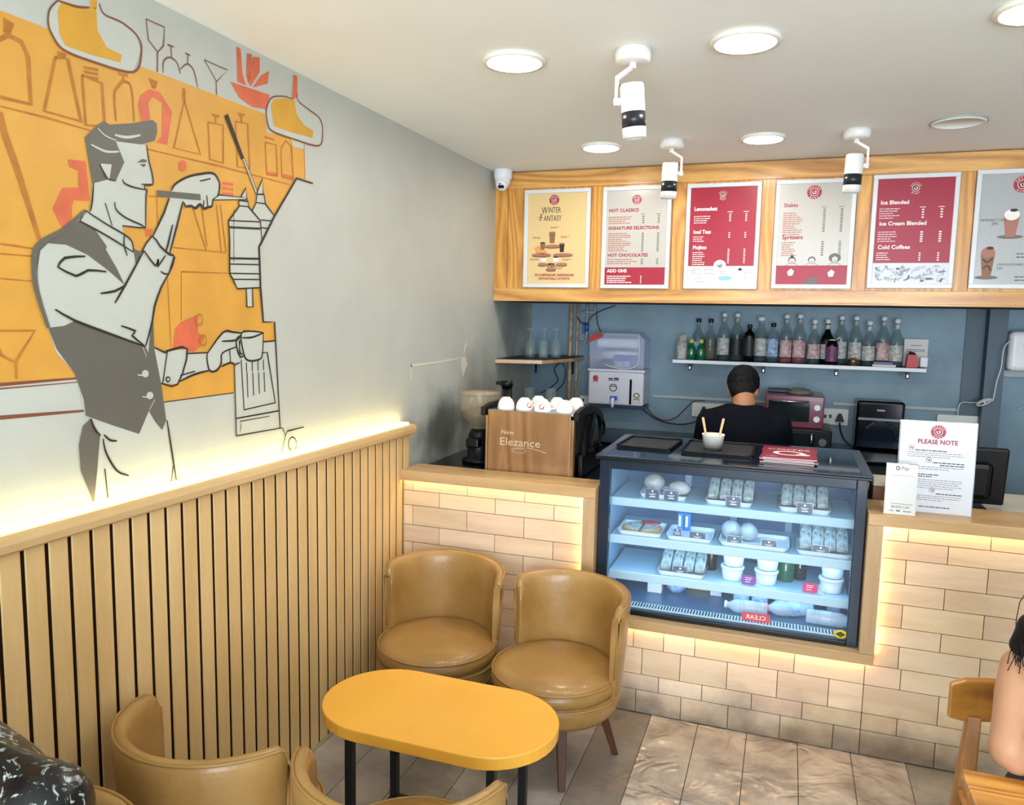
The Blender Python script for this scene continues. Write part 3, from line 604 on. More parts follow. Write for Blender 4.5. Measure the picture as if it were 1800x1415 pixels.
# ------------------------------------------------------------------ tiled counter
ct = thing('service_counter', 'counter front clad in pale wood effect tiles with wooden edge trim and glowing strips', 'counter', (1.8, 3.4, 0))
ROWS = [0.004, .106, .176, .293, .376, .465, .539, .632, .714, .808, .878, .955]
def tiles(x0, x1, z0, z1, joints, name):
    g = MB(); g.box(x0, x1, 3.183, 3.2, z0, z1, 'grout'); tl = tone_layer(g.bm); rnd = random.Random(int(x0*100))
    for r in range(len(ROWS)-1):
        a, b = max(ROWS[r], z0), min(ROWS[r+1], z1)
        if b-a < .005: continue
        js = [x0]+[j for j in sorted(joints(r)) if x0+.01 < j < x1-.01]+[x1]
        for p, q in zip(js, js[1:]):
            c = rnd.uniform(.93, 1.05); c = (c, c*rnd.uniform(.98, 1), c*rnd.uniform(.95, 1), 1)
            V, F = g.box(p+.0013, q-.0013, 3.178, 3.19, a+.0013, b-.0013, 'tile', .0008, seg=1)
            for f in F:
                for l in f.loops: l[tl] = c
    return g.build(name, ct)
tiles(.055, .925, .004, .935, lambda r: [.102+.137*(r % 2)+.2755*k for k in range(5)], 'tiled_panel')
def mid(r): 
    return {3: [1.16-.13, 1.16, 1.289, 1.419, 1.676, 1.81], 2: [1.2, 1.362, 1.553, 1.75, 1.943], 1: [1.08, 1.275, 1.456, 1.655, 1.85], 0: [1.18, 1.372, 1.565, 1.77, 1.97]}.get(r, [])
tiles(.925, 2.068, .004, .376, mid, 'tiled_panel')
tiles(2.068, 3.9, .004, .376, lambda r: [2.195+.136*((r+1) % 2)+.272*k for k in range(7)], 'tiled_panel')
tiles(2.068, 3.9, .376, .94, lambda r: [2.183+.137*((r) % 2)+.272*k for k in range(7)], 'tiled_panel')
g = MB(); g.box(.055, .93, 3.2, 3.86, .02, .93, 'counter_body'); g.box(.93, 2.09, 3.2, 3.86, .02, .40, 'counter_body'); g.box(2.09, 3.9, 3.2, 3.86, .02, .93, 'counter_body'); g.build('carcass', ct)
def trim_bar(parts, wood_):
    g = MB()
    for b in parts: g.box(*b, wood_, .0025)
    g.build('edge_trim', ct)
trim_bar([(.052, .98, 3.15, 3.158, .930, .977), (.052, .98, 3.158, 3.33, .945, .977)], 'oak_trim')
trim_bar([(.926, .98, 3.15, 3.158, .4255, .9295), (.94, .98, 3.1585, 3.30, .4255, .9445)], 'oak_trim_v')
trim_bar([(.926, 2.094, 3.15, 3.158, .384, .425), (.926, 2.094, 3.158, 3.30, .400, .425)], 'oak_trim')
trim_bar([(2.040, 2.094, 3.15, 3.158, .4255, .9355), (2.040, 2.080, 3.1585, 3.30, .4255, .9505)], 'oak_trim_v')
trim_bar([(2.040, 3.9, 3.15, 3.158, .936, .980), (2.040, 3.9, 3.158, 3.42, .951, .980)], 'oak_trim')
g = MB(); g.box(.055, .98, 3.33, 3.9, .93, .955, 'black_gloss', .002); g.build('worktop', ct, label='dark stone worktop')
g = MB(); g.box(2.09, 3.9, 3.42, 3.9, .93, .958, 'worktop_cream', .002); g.build('worktop', ct, label='cream worktop')
g = MB(); g.box(.06, .93, 3.161, 3.175, .937, .943, 'led_counter'); g.build('light_strip', ct, label='LED strip under the left counter edge')
g = MB(); g.box(.930, .937, 3.161, 3.175, .40, .93, 'led_counter'); g.build('light_strip', ct)
g = MB(); g.box(.94, 2.08, 3.161, 3.175, .389, .396, 'led_counter'); g.build('light_strip', ct)
g = MB(); g.box(2.083, 2.090, 3.161, 3.175, .40, .93, 'led_counter'); g.build('light_strip', ct)
g = MB(); g.box(2.10, 3.9, 3.161, 3.175, .943, .949, 'led_counter'); g.build('light_strip', ct)

# ------------------------------------------------------------------ menu board wall
mb = thing('menu_board', 'long pine menu board fixed under the ceiling above the kitchen opening', 'menu board', (2, 4.46, 1.79))
g = MB(); g.box(.001, 4.35, 4.452, 4.474, 1.80, 2.548, 'pine_v'); g.build('panel', mb)
g = MB(); g.box(.001, 4.35, 4.444, 4.452, 2.452, 2.545, 'pine', .002); g.box(.001, 4.35, 4.444, 4.452, 1.796, 1.864, 'pine', .002); g.box(.001, 4.35, 4.445, 4.474, 1.788, 1.797, 'pine', .001); g.build('rail', mb)
for xs in (.085, .1905, .60, .668, 1.066, 1.14, 1.54, 1.607, 2.01, 2.076, 2.478, 2.545):
    g = MB(); g.box(xs-.0012, xs+.0012, 4.450, 4.4515, 1.864, 2.452, 'mural_thin'); g.build('seam', mb)
# ------------------------------------------------------------------ posters
def logo(g, c, r, bg='logo_red', fg='ink_white', right=(1, 0, 0), up=(0, 0, 1), n=(0, -1, 0), dark='ink_dark'):
    c, right, up, n = Vector(c), Vector(right), Vector(up), Vector(n)
    def ring(r0, r1, m, d, a0=0, a1=2*PI, seg=36, cx=0, cy=0):
        vs = []
        for k in range(seg+1):
            a = a0+(a1-a0)*k/seg
            for q in (r0, r1): vs.append(c+right*(cx+math.cos(a)*q)+up*(cy+math.sin(a)*q)+n*d)
        g._add(vs, [(2*k, 2*k+1, 2*k+3, 2*k+2) for k in range(seg)], m)
    if bg: ring(0.001, r, bg, .0004)
    for word, a_mid, flip in (('COFFEE', PI/2, 1), ('BUNS', -PI/2, -1)):
        m_ = len(word); st = R(24)
        for i, ch in enumerate(word):
            a = a_mid-flip*(i-(m_-1)/2)*st
            rd = right*math.cos(a)+up*math.sin(a); u = rd*flip; rt = u.cross(n)*1.0
            if rt.dot(right*math.cos(a-PI/2*flip)+up*math.sin(a-PI/2*flip)) < 0: rt = -rt
            g.text(ch, c+rd*r*(.68 if flip > 0 else .94)+n*.0008, rt, u, r*.34, fg)
    ring(r*.50, r*.56, fg, .0008); 
    if not bg: pass
    ring(r*.36, r*.44, dark, .0009, R(130), R(410)); ring(r*.20, r*.29, fg, .001, R(150), R(430)); ring(.001, r*.15, dark, .001); ring(r*.05, r*.1, fg, .0012, R(-60), R(160))
def poster(name, label, x0, x1, z0, z1, sheet, draw, frame='snap_frame', b=.022):
    t = thing(name, label, 'poster', ((x0+x1)/2, 4.443, z0), group=None)
    g = MB()
    for q in ((x0, x1, z0, z0+b), (x0, x1, z1-b, z1), (x0, x0+b, z0+b, z1-b), (x1-b, x1, z0+b, z1-b)): g.box(q[0], q[1], 4.430, 4.4435, q[2], q[3], frame, .002, seg=1)
    g.build('frame', t)
    g = MB(); x0 += b; x1 -= b; z0 += b; z1 -= b
    g.box(x0-.002, x1+.002, 4.436, 4.442, z0-.002, z1+.002, sheet)
    W, Hh = x1-x0, z1-z0
    class D: pass
    d = D(); d.W, d.H, d.g = W, Hh, g
    d.P = lambda u, v, e=1: Vector((x0+u*W, 4.4358-.0004*e, z1-v*Hh))
    d.rect = lambda u0, v0, u1, v1, m, e=1: g.poly([d.P(u0, v0, e), d.P(u1, v0, e), d.P(u1, v1, e), d.P(u0, v1, e)], m)
    d.text = lambda s, u, v, size, m, al='LEFT', sx=1, bold=0: g.text(s, d.P(u, v, 3), (1, 0, 0), (0, 0, 1), size, m, al, sx, bold)
    rnd = random.Random(int(x0*1000))
    def lines(u, v, n, step, m, umax, h=.010):
        for k in range(n):
            L_ = rnd.uniform(.55, 1)*umax; q = u
            while q < u+L_:
                ww = rnd.uniform(.02, .07); d.rect(q, v+k*step, min(q+ww, u+L_), v+k*step+h, m, 2); q += ww+.008
    d.lines = lines
    def prices(u, v, n, step, m, w=.035, head=True):
        if head: d.rect(u-.03, v-.02, u+.05, v-.014, m, 2)
        for k in range(n): d.rect(u, v+k*step, u+w, v+k*step+.012, m, 2)
    d.prices = prices
    def oval(u, v, ru, rv, m, e=2, n=24, a0=0, a1=2*PI): g.poly([d.P(u+ru*math.cos(a0+(a1-a0)*k/n), v+rv*math.sin(a0+(a1-a0)*k/n), e) for k in range(n if a1-a0 > 6.2 else n+1)], m)
    d.oval = oval
    d.shape = lambda pts, m, e=2: g.poly([d.P(u, v, e) for u, v in pts], m)
    def stroke(pts, m, wd=.004, e=3, sm=4):
        Q = smooth([Vector((p[0]*W, p[1]*Hh, 0)) for p in pts], sm) if sm and len(pts) > 2 else [Vector((p[0]*W, p[1]*Hh, 0)) for p in pts]
        vs = []
        for i, q in enumerate(Q):
            tt = (Q[min(i+1, len(Q)-1)]-Q[max(0, i-1)])
            tt = tt.normalized() if tt.length > 1e-9 else Vector((1, 0, 0)); nn = Vector((-tt.y, tt.x, 0))*wd/2
            for s_ in (1, -1): a = q+nn*s_; vs.append(d.P(a.x/W, a.y/Hh, e))
        g._add(vs, [(2*k, 2*k+1, 2*k+3, 2*k+2) for k in range(len(Q)-1)], m)
    d.stroke = stroke
    draw(d); g.build('print', t); return t
def d1(d):
    logo(d.g, d.P(.45, .075, 1), .030, 'logo_red')
    d.text('W', .24, .225, .058, 'ink_dark', sx=.62); d.text('INTER', .35, .215, .046, 'ink_dark', sx=.62)
    d.text('F', .21, .305, .058, 'ink_dark', sx=.62); d.text('ANTASY', .28, .305, .046, 'ink_dark', sx=.62)
    d.stroke([(.24, .255), (.19, .262), (.19, .285), (.23, .295)], 'ink_dark', .002)
    def cup(u, v, w, h, m, m2=None):
        d.shape([(u-w, v-h), (u+w, v-h), (u+w*.72, v), (u-w*.72, v)], m, 4)
        if m2: d.oval(u, v-h, w, .008, m2, 5)
    def slab(u, v, w): d.oval(u, v+.016, w, .016, 'ink_brown', 2); d.oval(u, v, w, .014, 'ink_pink', 3)
    slab(.44, .58, .14); slab(.25, .675, .17); slab(.62, .675, .17); slab(.27, .78, .08); slab(.60, .78, .1); slab(.42, .835, .09)
    cup(.43, .55, .055, .12, 'ink_brown', 'ink_pink'); cup(.27, .62, .045, .075, 'ink_brown', 'ink_dark'); cup(.60, .65, .045, .095, 'ink_dark', 'ink_pink')
    d.shape([(.12, .60), (.2, .58), (.3, .62), (.36, .66), (.28, .67), (.16, .66)], 'ink_orange', 3)
    cup(.29, .755, .05, .05, 'ink_white', 'ink_brown'); cup(.5, .755, .05, .05, 'ink_white', 'ink_dark'); cup(.42, .83, .07, .05, 'ink_tan', 'ink_dark')
    for k in range(9): d.oval(.34+.02*k, .79+.01*(k % 3), .012, .007, 'ink_dark' if k % 2 else 'ink_brown', 5)
    for u, v in ((.40, .37), (.10, .48), (.58, .475), (.05, .72), (.62, .725), (.5, .82)): d.lines(u, v, 2, .012, 'ink_brown', .15, .006); d.text('V', u-.01, v+.008, .014, 'ink_green', sx=.3)
    d.text('DLF GOMTINAGAR | INDIRANAGAR', .48, .915, .0195, 'ink_red', 'CENTER', .76, .0006); d.text('KAPOORTHALA | AYODHYA', .48, .955, .0195, 'ink_red', 'CENTER', .76, .0006)
poster('menu_poster', 'cream Winter Fantasy poster with iced drinks on wooden slabs, leftmost on the menu board', .194, .597, 1.870, 2.440, 'print_cream', d1)
def d2(d):
    logo(d.g, d.P(.5, .1, 1), .027, 'logo_red')
    d.text('HOT CLASSICS', .04, .225, .0255, 'ink_red', sx=1.02, bold=.0008); d.lines(.04, .275, 4, .022, 'ink_pink', .4)
    d.text('SIGNATURE SELECTIONS', .04, .412, .0255, 'ink_red', sx=1.02, bold=.0008); d.lines(.04, .45, 10, .0205, 'ink_pink', .42)
    d.text('HOT CHOCOLATES', .04, .70, .0255, 'ink_red', sx=1.02, bold=.0008); d.lines(.04, .725, 3, .022, 'ink_pink', .5)
    for u in (.6, .85): d.prices(u, .27, 4, .022, 'ink_grey'); d.prices(u, .45, 10, .0205, 'ink_grey', head=False); d.prices(u, .725, 3, .022, 'ink_grey', head=False)
    d.rect(-.02, .815, 1.02, 1.01, 'print_red', 1); d.text('ADD ONS', .04, .868, .0255, 'ink_white', bold=.0008); d.lines(.04, .905, 4, .022, 'ink_white', .45); d.prices(.6, .905, 4, .022, 'ink_white', .02, False)
poster('menu_poster', 'grey drinks menu headed Hot Classics with a red Add Ons band at its foot', .670, 1.060, 1.867, 2.440, 'print_grey', d2)
def d3(d):
    d.rect(0, .0, 1, .805, 'print_red', 1); logo(d.g, d.P(.49, .085, 2), .028, None)
    for s_, v in (('Lemonadesz', .235), ('Iced Teas', .47), ('Mojitos', .63)): d.text(s_, .06, v, .029, 'ink_white', sx=.85, bold=.0008)
    d.lines(.06, .29, 4, .022, 'ink_white', .28, .007); d.lines(.06, .50, 3, .022, 'ink_white', .2, .007); d.lines(.06, .66, 7, .021, 'ink_white', .2, .007)
    for u in (.60, .84): d.prices(u, .27, 4, .022, 'ink_white', .025); d.prices(u, .46, 3, .022, 'ink_white', .025, False); d.prices(u, .63, 7, .022, 'ink_white', .025, False)
    d.oval(.49, .80, .095, .058, 'ink_white', 2); logo(d.g, d.P(.49, .80, 2), .026, None, 'ink_dark')
    for (u, v, w, h) in ((.08, .86, .03, .02), (.15, .86, .06, .05), (.33, .86, .07, .04), (.55, .87, .04, .03), (.93, .9, .05, .05), (.2, .95, .07, .04)): d.stroke([(u-w, v-h/2), (u+w, v-h/2), (u+w, v+h/2), (u-w, v+h/2), (u-w, v-h/2)], 'ink_grey', .0015, 3, 0)
    d.shape([(.2, .93), (.35, .9), (.6, .9), (.82, .93), (.72, .96), (.5, .975), (.33, .965)], 'paper_cool', 3); d.oval(.58, .93, .1, .025, 'ink_blue', 4); d.oval(.8, .84, .03, .014, 'ink_dark', 3)
poster('menu_poster', 'red drinks menu headed Lemonadesz and Iced Teas with a doodle strip at its foot', 1.143, 1.537, 1.868, 2.440, 'paper', d3)
def d4(d):
    logo(d.g, d.P(.48, .085, 1), .036, 'logo_red'); d.text('Shakes', .06, .225, .029, 'ink_red', sx=.9, bold=.0006); d.lines(.06, .28, 11, .0215, 'ink_pink', .28)
    d.text('Spritzers', .06, .545, .029, 'ink_red', sx=1, bold=.0008); d.lines(.06, .575, 7, .0215, 'ink_pink', .22)
    for u in (.62, .86): d.prices(u, .25, 11, .0215, 'ink_grey'); d.prices(u, .57, 7, .0215, 'ink_grey', head=False)
    d.rect(-.0, .81, 1, 1.0, 'print_red', 2)
    for u, hr in ((.22, 0), (.5, 1), (.82, 2)):
        d.oval(u, .755-.02*(hr == 2), .055+.03*(hr == 2), .035+.01*(hr == 2), 'ink_grey', 3); d.oval(u, .765-.015*(hr == 2), .04, .028, 'print_grey', 4); d.stroke([(u-.09, .81), (u-.05, .79), (u, .785), (u+.05, .79), (u+.09, .81)], 'ink_grey', .002, 4)
        d.stroke([(u-.02, .77-.015*(hr == 2)), (u, .775-.015*(hr == 2)), (u+.02, .77-.015*(hr == 2))], 'ink_dark', .0015, 6)
    d.oval(.22, .715, .02, .02, 'ink_grey', 3)
    for u, v in ((.21, .875), (.78, .885)): d.shape([(u-.05, v), (u, v-.035), (u+.05, v-.01), (u+.03, v+.035), (u-.03, v+.04)], 'paper_cool', 4)
    d.shape([(.38, 1), (.46, .94), (.56, .93), (.61, .96), (.58, 1)], 'ink_grey', 4)
poster('menu_poster', 'pale menu headed Shakes and Spritzers with three drawn heads above a red band', 1.610, 2.006, 1.873, 2.441, 'print_grey', d4)
def d5(d):
    d.rect(0, 0, 1, .80, 'print_red', 1); logo(d.g, d.P(.5, .095, 2), .032, None)
    for s_, v, sx in (('Ice Blended', .24, 1), ('Ice Cream Blended', .44, 1), ('Cold Coffees', .665, 1)): d.text(s_, .05, v, .028, 'ink_white', sx=sx, bold=.0007)
    d.lines(.04, .28, 5, .022, 'ink_white', .3, .006); d.lines(.04, .50, 5, .022, 'ink_white', .3, .006); d.lines(.04, .70, 4, .021, 'ink_white', .22, .007)
    for u in (.6, .84): d.prices(u, .29, 4, .024, 'ink_white', .03); d.prices(u, .50, 5, .022, 'ink_white', .035, False); d.prices(u, .70, 4, .022, 'ink_white', .025, False)
    d.rect(0, .80, 1, 1, 'paper_cool', 2); rnd = random.Random(5)
    for k in range(80):
        u, v = rnd.uniform(.06, .94), rnd.uniform(.83, .97); a = rnd.uniform(0, PI); l = rnd.uniform(.03, .07); c_, s_ = math.cos(a)*l, math.sin(a)*l*.5
        d.shape([(u-c_, v-s_), (u+s_*.35, v-c_*.15), (u+c_, v+s_), (u-s_*.35, v+c_*.15)] if False else [(max(0, u-c_), max(.805, min(.995, v-s_))), (u+.018, max(.805, v-.012)), (min(1, u+c_), max(.805, min(.995, v+s_))), (u-.018, min(.995, v+.012))], 'floral_print' if k % 4 else 'ink_grey', 3+k*.05)
poster('menu_poster', 'red menu headed Ice Blended with a grey leaf drawing along its foot', 2.082, 2.475, 1.878, 2.450, 'paper_cool', d5)
def d6(d):
    logo(d.g, d.P(.50, .10, 1), .040, 'logo_red')
    def shake(u, v, w, h, m, top):
        d.oval(u, v, w*1.6, .018, 'ink_grey', 2); d.shape([(u-w, v-h), (u+w, v-h), (u+w*.6, v), (u-w*.6, v)], m, 3); d.oval(u, v-h, w*.95, .05, top, 4); d.oval(u+.02, v-h-.04, w*.5, .014, 'ink_dark', 5)
    shake(.40, .57, .10, .20, 'ink_pink', 'ink_white'); shake(.15, .94, .09, .23, 'ink_brown', 'ink_pink')
    d.stroke([(.09, .77), (.15, .8), (.21, .76)], 'ink_dark', .006, 6); d.stroke([(.1, .86), (.16, .83), (.2, .88)], 'ink_dark', .005, 6)
    d.text('HAZELNUT COLD', .02, .425, .016, 'ink_dark', sx=.85); d.text('295-', .16, .46, .018, 'ink_dark'); d.text('CHOCOLATE SHAKE', .27, .83, .015, 'ink_dark', sx=.8); d.text('325-', .27, .865, .017, 'ink_dark')
    d.lines(.5, .72, 2, .03, 'ink_dark', .3, .008); d.lines(.5, .93, 2, .03, 'ink_dark', .3, .008)
    shake(.82, .60, .09, .20, 'ink_tan', 'ink_white'); shake(.80, .92, .09, .2, 'ink_brown', 'ink_white')
poster('menu_poster', 'grey poster with whipped cream shakes, rightmost on the menu board', 2.546, 2.94, 1.879, 2.455, 'print_grey2', d6)

# ------------------------------------------------------------------ ceiling fittings
LG = 'round ceiling downlights'
def downlight(x, y, r, label, on=True):
    t = thing('ceiling_downlight', label, 'ceiling light', (x, y, H-.014), group=None)
    g = MB(); g.lathe([(r*.88, 0), (r, .0), (r*1.03, .008), (r*1.0, .014), (r*.88, .014)], 'lamp_trim', (x, y, H-.014), 48, cap=False); g.build('rim', t)
    g = MB(); g.lathe([(0.0001, .002), (r*.88, .002), (r*.88, .012), (0.0001, .012)], 'lamp_glow' if on else 'ceiling_paint', (x, y, H-.014), 48); g.build('diffuser', t)
downlight(.797, 2.54, .104, 'lit round downlight at the left of the nearer row, left of the big track spot')
downlight(1.541, 2.56, .104, 'lit round downlight at the right of the large white spotlight')
downlight(.777, 3.90, .100, 'small looking lit downlight above the left end of the menu board')
downlight(1.552, 3.90, .100, 'lit downlight between the two farther ceiling spotlights')
downlight(2.30, 2.53, .104, 'lit downlight cut by the top right corner of the photo')
g = MB(); g.lathe([(.0001, .004), (.088, .004), (.09, 0), (.105, 0), (.108, .010)], 'ceiling_paint', (2.342, 3.81, H-.010), 48); g.lathe([(.1085, .002), (.110, .010)], 'pipe_grey', (2.342, 3.81, H-.010), 48, cap=False)
tag(g.build('ceiling_vent', origin=(2.342, 3.81, H-.01)), 'unlit round blank disc in the ceiling right of the farther spotlights', 'ceiling disc')
def spot(x, y, s, side, tilt, label, zb=H):
    """white track spot: canopy, crank bracket, cylinder head with a black band"""
    t = thing('ceiling_spotlight', label, 'spotlight', (x, y, zb))
    g = MB(); g.lathe([(.0001, -.040), (.048, -.040), (.055, -.036), (.058, -.02), (.058, -.001)], 'white_metal', (x, y, zb), 40); g.build('canopy', t)
    g = MB(); e = side
    g.cyl((x, y, zb-.040), (x, y, zb-.058), .011, 'white_metal')
    px = x+e*.045
    g.prism([(x-e*.008, y-.009, zb-.052), (x+e*.002, y-.009, zb-.060), (px, y-.009, zb-.088), (px, y-.009, zb-.17), (px+e*.009, y-.009, zb-.17), (px+e*.009, y-.009, zb-.080), (x+e*.006, y-.009, zb-.050)], (0, .018, 0), 'white_metal')
    g.cyl((px+e*.012, y, zb-.158), (px-e*.012, y, zb-.158), .012, 'white_metal')
    g.box(px-.006*e-.001, px-.006*e+.001, y-.004, y+.004, zb-.112, zb-.104, 'cap_black')
    g.build('bracket', t)
    T = Matrix.Translation((px-e*.049, y, zb-.158)) @ Euler((R(tilt[0]), R(tilt[1]), 0)).to_matrix().to_4x4()
    g = MB(); g.lathe([(.0001, .052), (.034, .052), (.037, .049), (.038, .04), (.038, -.035)], 'white_metal', T=T, seg=40, cap=False); hd = g.build('head', t)
    g = MB(); g.lathe([(.038, -.035), (.0382, -.035), (.0382, -.083), (.038, -.083)], 'black_band', T=T, seg=40, cap=False); g.build('band', t, label='black band')
    g = MB(); g.lathe([(.038, -.083), (.038, -.116), (.034, -.116), (.034, -.09), (.0001, -.09)], 'white_metal', T=T, seg=40, cap=False); g.build('front_ring', t)
spot(1.196, 2.555, 1, -1, (6, -4), 'big white spotlight with black band hanging in the middle of the ceiling')
spot(1.135, 3.86, 1, 1, (3, 2), 'white spotlight with black band hanging over the Hot Classics menu')
spot(1.953, 3.86, 1, 1, (3, 2), 'white spotlight with black band hanging beside the Shakes menu')
# security camera in the corner
cam_t = thing('security_camera', 'white dome security camera in the corner left of the menu board', 'security camera', (.075, 4.38, 2.553))
g = MB(); g.lathe([(.0001, 0), (.052, 0), (.055, -.006), (.055, -.045), (.050, -.056), (.040, -.06)], 'white_plastic', (.075, 4.38, 2.553), 36, cap=False); g.build('mount', cam_t)
g = MB(); g.ell((.075, 4.375, 2.488), (.046, .046, .046), 'white_plastic', 28, 18); g.build('dome', cam_t)
g = MB(); T = Matrix.Translation((.080, 4.36, 2.472)) @ Euler((R(-52), 0, 0)).to_matrix().to_4x4()
g.lathe([(.0001, -.034), (.030, -.034), (.034, -.028), (.035, -.015)], 'white_plastic', T=T, seg=28, cap=False); g.box(-.018, .018, -.008, .012, -.0365, -.033, 'dark_lens', .002, T=T); g.box(-.010, .004, -.019, -.012, -.0365, -.033, 'dark_lens', .001, T=T); g.build('lens', cam_t)

# ------------------------------------------------------------------ club chairs
def make_club_chair(lm='leather'):
    t = thing('tub_chair', '', 'chair')
    A0, A1 = R(90-84), R(90+84)
    # seat cushion
    g = MB(); g.lathe([(.0001, .392), (.08, .392), (.15, .388), (.205, .380), (.230, .368), (.242, .35), (.245, .335), (.241, .315), (.222, .305), (.0001, .303)], lm, (0,-.018,0), seg=56); g.build('seat', t)
    g = MB(); g.tube([(.2395*math.cos(a), .2395*math.sin(a)-.018, .362) for a in [2*PI*k/64 for k in range(64)]], .0042, 'piping', closed=True); g.build('piping', t)
    # tub base under the cushion
    g = MB(); g.lathe([(.0001, .20), (.17, .20), (.215, .212), (.236, .24), (.244, .275), (.244, .30), (.235, .308), (.0001, .31)], lm, seg=56); g.build('base', t)
    g = MB(); g.tube([(  .2465*math.cos(a),   .2465*math.sin(a), .298) for a in [A0-2*PI+A1-A0+(2*PI-(A1-A0))*k/40 for k in range(41)]], .004, 'piping'); g.build('piping', t)
    # wrap around backrest
    sec = []
    def top(u):
        e = abs(2*u-1); return .660-.012*e**3-(.035*max(0, (e-.93)/.07)**2)
    def fn(u, v):
        a = A0+(A1-A0)*u; zt = top(u); flare = .018
        n = v*14; k = int(n)
        e = abs(2*u-1); th = 1-.35*max(0, (e-.9)/.1)**2
        prof = [(.243, .30), (.240, .36), (.238, .45), (.240, .54), (.246, .61), (.250, zt-.022), (.256, zt-.006), (.266, zt+.002), (.278, zt), (.286, zt-.008), (.290, zt-.022), (.288, .60), (.281, .50), (.272, .38), (.260, .26)]
        r, z = prof[min(k, 14)]; r = .258+(r-.258)*th-.020
        return Vector((r*math.cos(a), r*math.sin(a), z))
    g = MB(); V, F = g.grid(fn, 60, 14, lm)
    n = 15; 
    g.bm.faces.new([V[j] for j in range(n)]).material_index = 0; g.bm.faces.new([V[60*n+j] for j in reversed(range(n))]).material_index = 0
    g.build('backrest', t, sub=0)
    g = MB()
    rim = [fn(k/60, 9.2/14)+Vector((0, 0, .004)) for k in range(61)]
    e0 = [fn(0, j/14) for j in (13, 12, 11, 10)]; e1 = [fn(1, j/14) for j in (10, 11, 12, 13)]
    g.tube(e0+rim+e1, .0042, 'piping', seg=8); g.build('piping', t)
    for k, a in enumerate((45, 135, 225, 315)):
        c, s = math.cos(R(a)), math.sin(R(a)); g = MB()
        p0 = Vector((c*.165, s*.165, .215)); p1 = Vector((c*.235, s*.235, .0)); rad = Vector((c, s, 0)); tan = Vector((-s, c, 0))
        vs = []
        for p, w_ in ((p1, .012), (p0, .020)):
            for x_, y_ in ((-1, -1), (1, -1), (1, 1), (-1, 1)): vs.append(p+rad*w_*x_+tan*w_*y_)
        g._add(vs, [(0, 3, 2, 1), (4, 5, 6, 7), (0, 1, 5, 4), (1, 2, 6, 5), (2, 3, 7, 6), (3, 0, 4, 7)], 'dark_wood'); g.build('leg', t, bevel=.003)
    return t
CG = 'tan leather tub chairs round the coffee table'
ch0 = make_club_chair()
# local back direction is +y; facing angle f (deg, world) -> rotation f+90
def chair_at(o, x, y, face, label): place(o, (x, y, 0), R(face+90), label); return o
chair_at(ch0, .420, 2.795, 274, 'tan leather tub chair in the far corner against the slatted wall')
chair_at(copy_tree(ch0), .948, 2.745, 247, 'tan leather tub chair beside the tiled counter, its dark wooden legs in view')
chair_at(copy_tree(ch0), .372, 1.57, 80, 'tan tub chair seen from behind beside the slatted wall, its whole curved rim in view')
chair_at(copy_tree(ch0), .905, 1.572, 95, 'tan tub chair cut off by the bottom edge in front of the orange table')
chair_at(copy_tree(ch0), .365, .925, 300, 'tan tub chair in the bottom left corner behind the person in black')

# ------------------------------------------------------------------ coffee table
tt = thing('coffee_table', 'low coffee table with an orange pill shaped top on a black metal frame', 'table', (.765, 2.065, 0))
def stadium(x0, x1, y0, y1, n=20):
    r = (y1-y0)/2; cy = (y0+y1)/2; P = []
    for k in range(n+1): a = -PI/2+PI*k/n; P.append((x1-r+r*math.cos(a), cy+r*math.sin(a)))
    for k in range(n+1): a = PI/2+PI*k/n; P.append((x0+r+r*math.cos(a), cy+r*math.sin(a)))
    return P
g = MB(); P = stadium(.375, 1.138, 1.866, 2.279); g.prism([(x, y, .444) for x, y in P], (0, 0, .038), 'table_orange'); g.build('tabletop', tt, bevel=.0035)
g = MB(); 
for x in (.528, .99):
    for y in (1.93, 2.215):
        pass
for x in (.528, .99):
    for y in (1.93, 2.215):
        q = MB(); q.box(x-.0125, x+.0125, y-.0125, y+.0125, .0, .4435, 'black_metal', .001, seg=1); q.build('leg', tt)
for z in (.03, .419):
    g = MB()
    for y in (1.93, 2.215): g.box(.5405, .9775, y-.0125, y+.0125, z, z+.0245, 'black_metal')
    for x in (.528, .99): g.box(x-.0125, x+.0125, 1.9425, 2.2025, z, z+.0245, 'black_metal')
    g.build('rail_frame', tt)

# ------------------------------------------------------------------ people
def solid(g, chain, m='skin', seg=16):
    """chain of (point, radius): cone-spheres"""
    for i, (p, r) in enumerate(chain):
        g.ell(p, (r, r, r) if not hasattr(r, '__len__') else r, m, seg, 10)
        if i:
            q, r0 = chain[i-1]
            a = r0 if not hasattr(r0, '__len__') else min(r0); b = r if not hasattr(r, '__len__') else min(r)
            g.cyl(q, p, a*.985, m, b*.985, seg)
def torso(g, L_, m, n=5, seg=24):
    for (p, r), (p2, r2) in zip(L_, L_[1:]):
        for k in range(n+1): t = k/n; g.ell(Vector(p).lerp(Vector(p2), t), tuple(Vector(r).lerp(Vector(r2), t)), m, seg, 12)
def flesh(g, name, parent, vox=.008, it=5, sm=.5):
    o = g.build(name, parent)
    r = o.modifiers.new('remesh', 'REMESH'); r.mode = 'VOXEL'; r.voxel_size = vox; r.use_smooth_shade = True
    s = o.modifiers.new('smooth', 'SMOOTH'); s.factor = sm; s.iterations = it
    return o
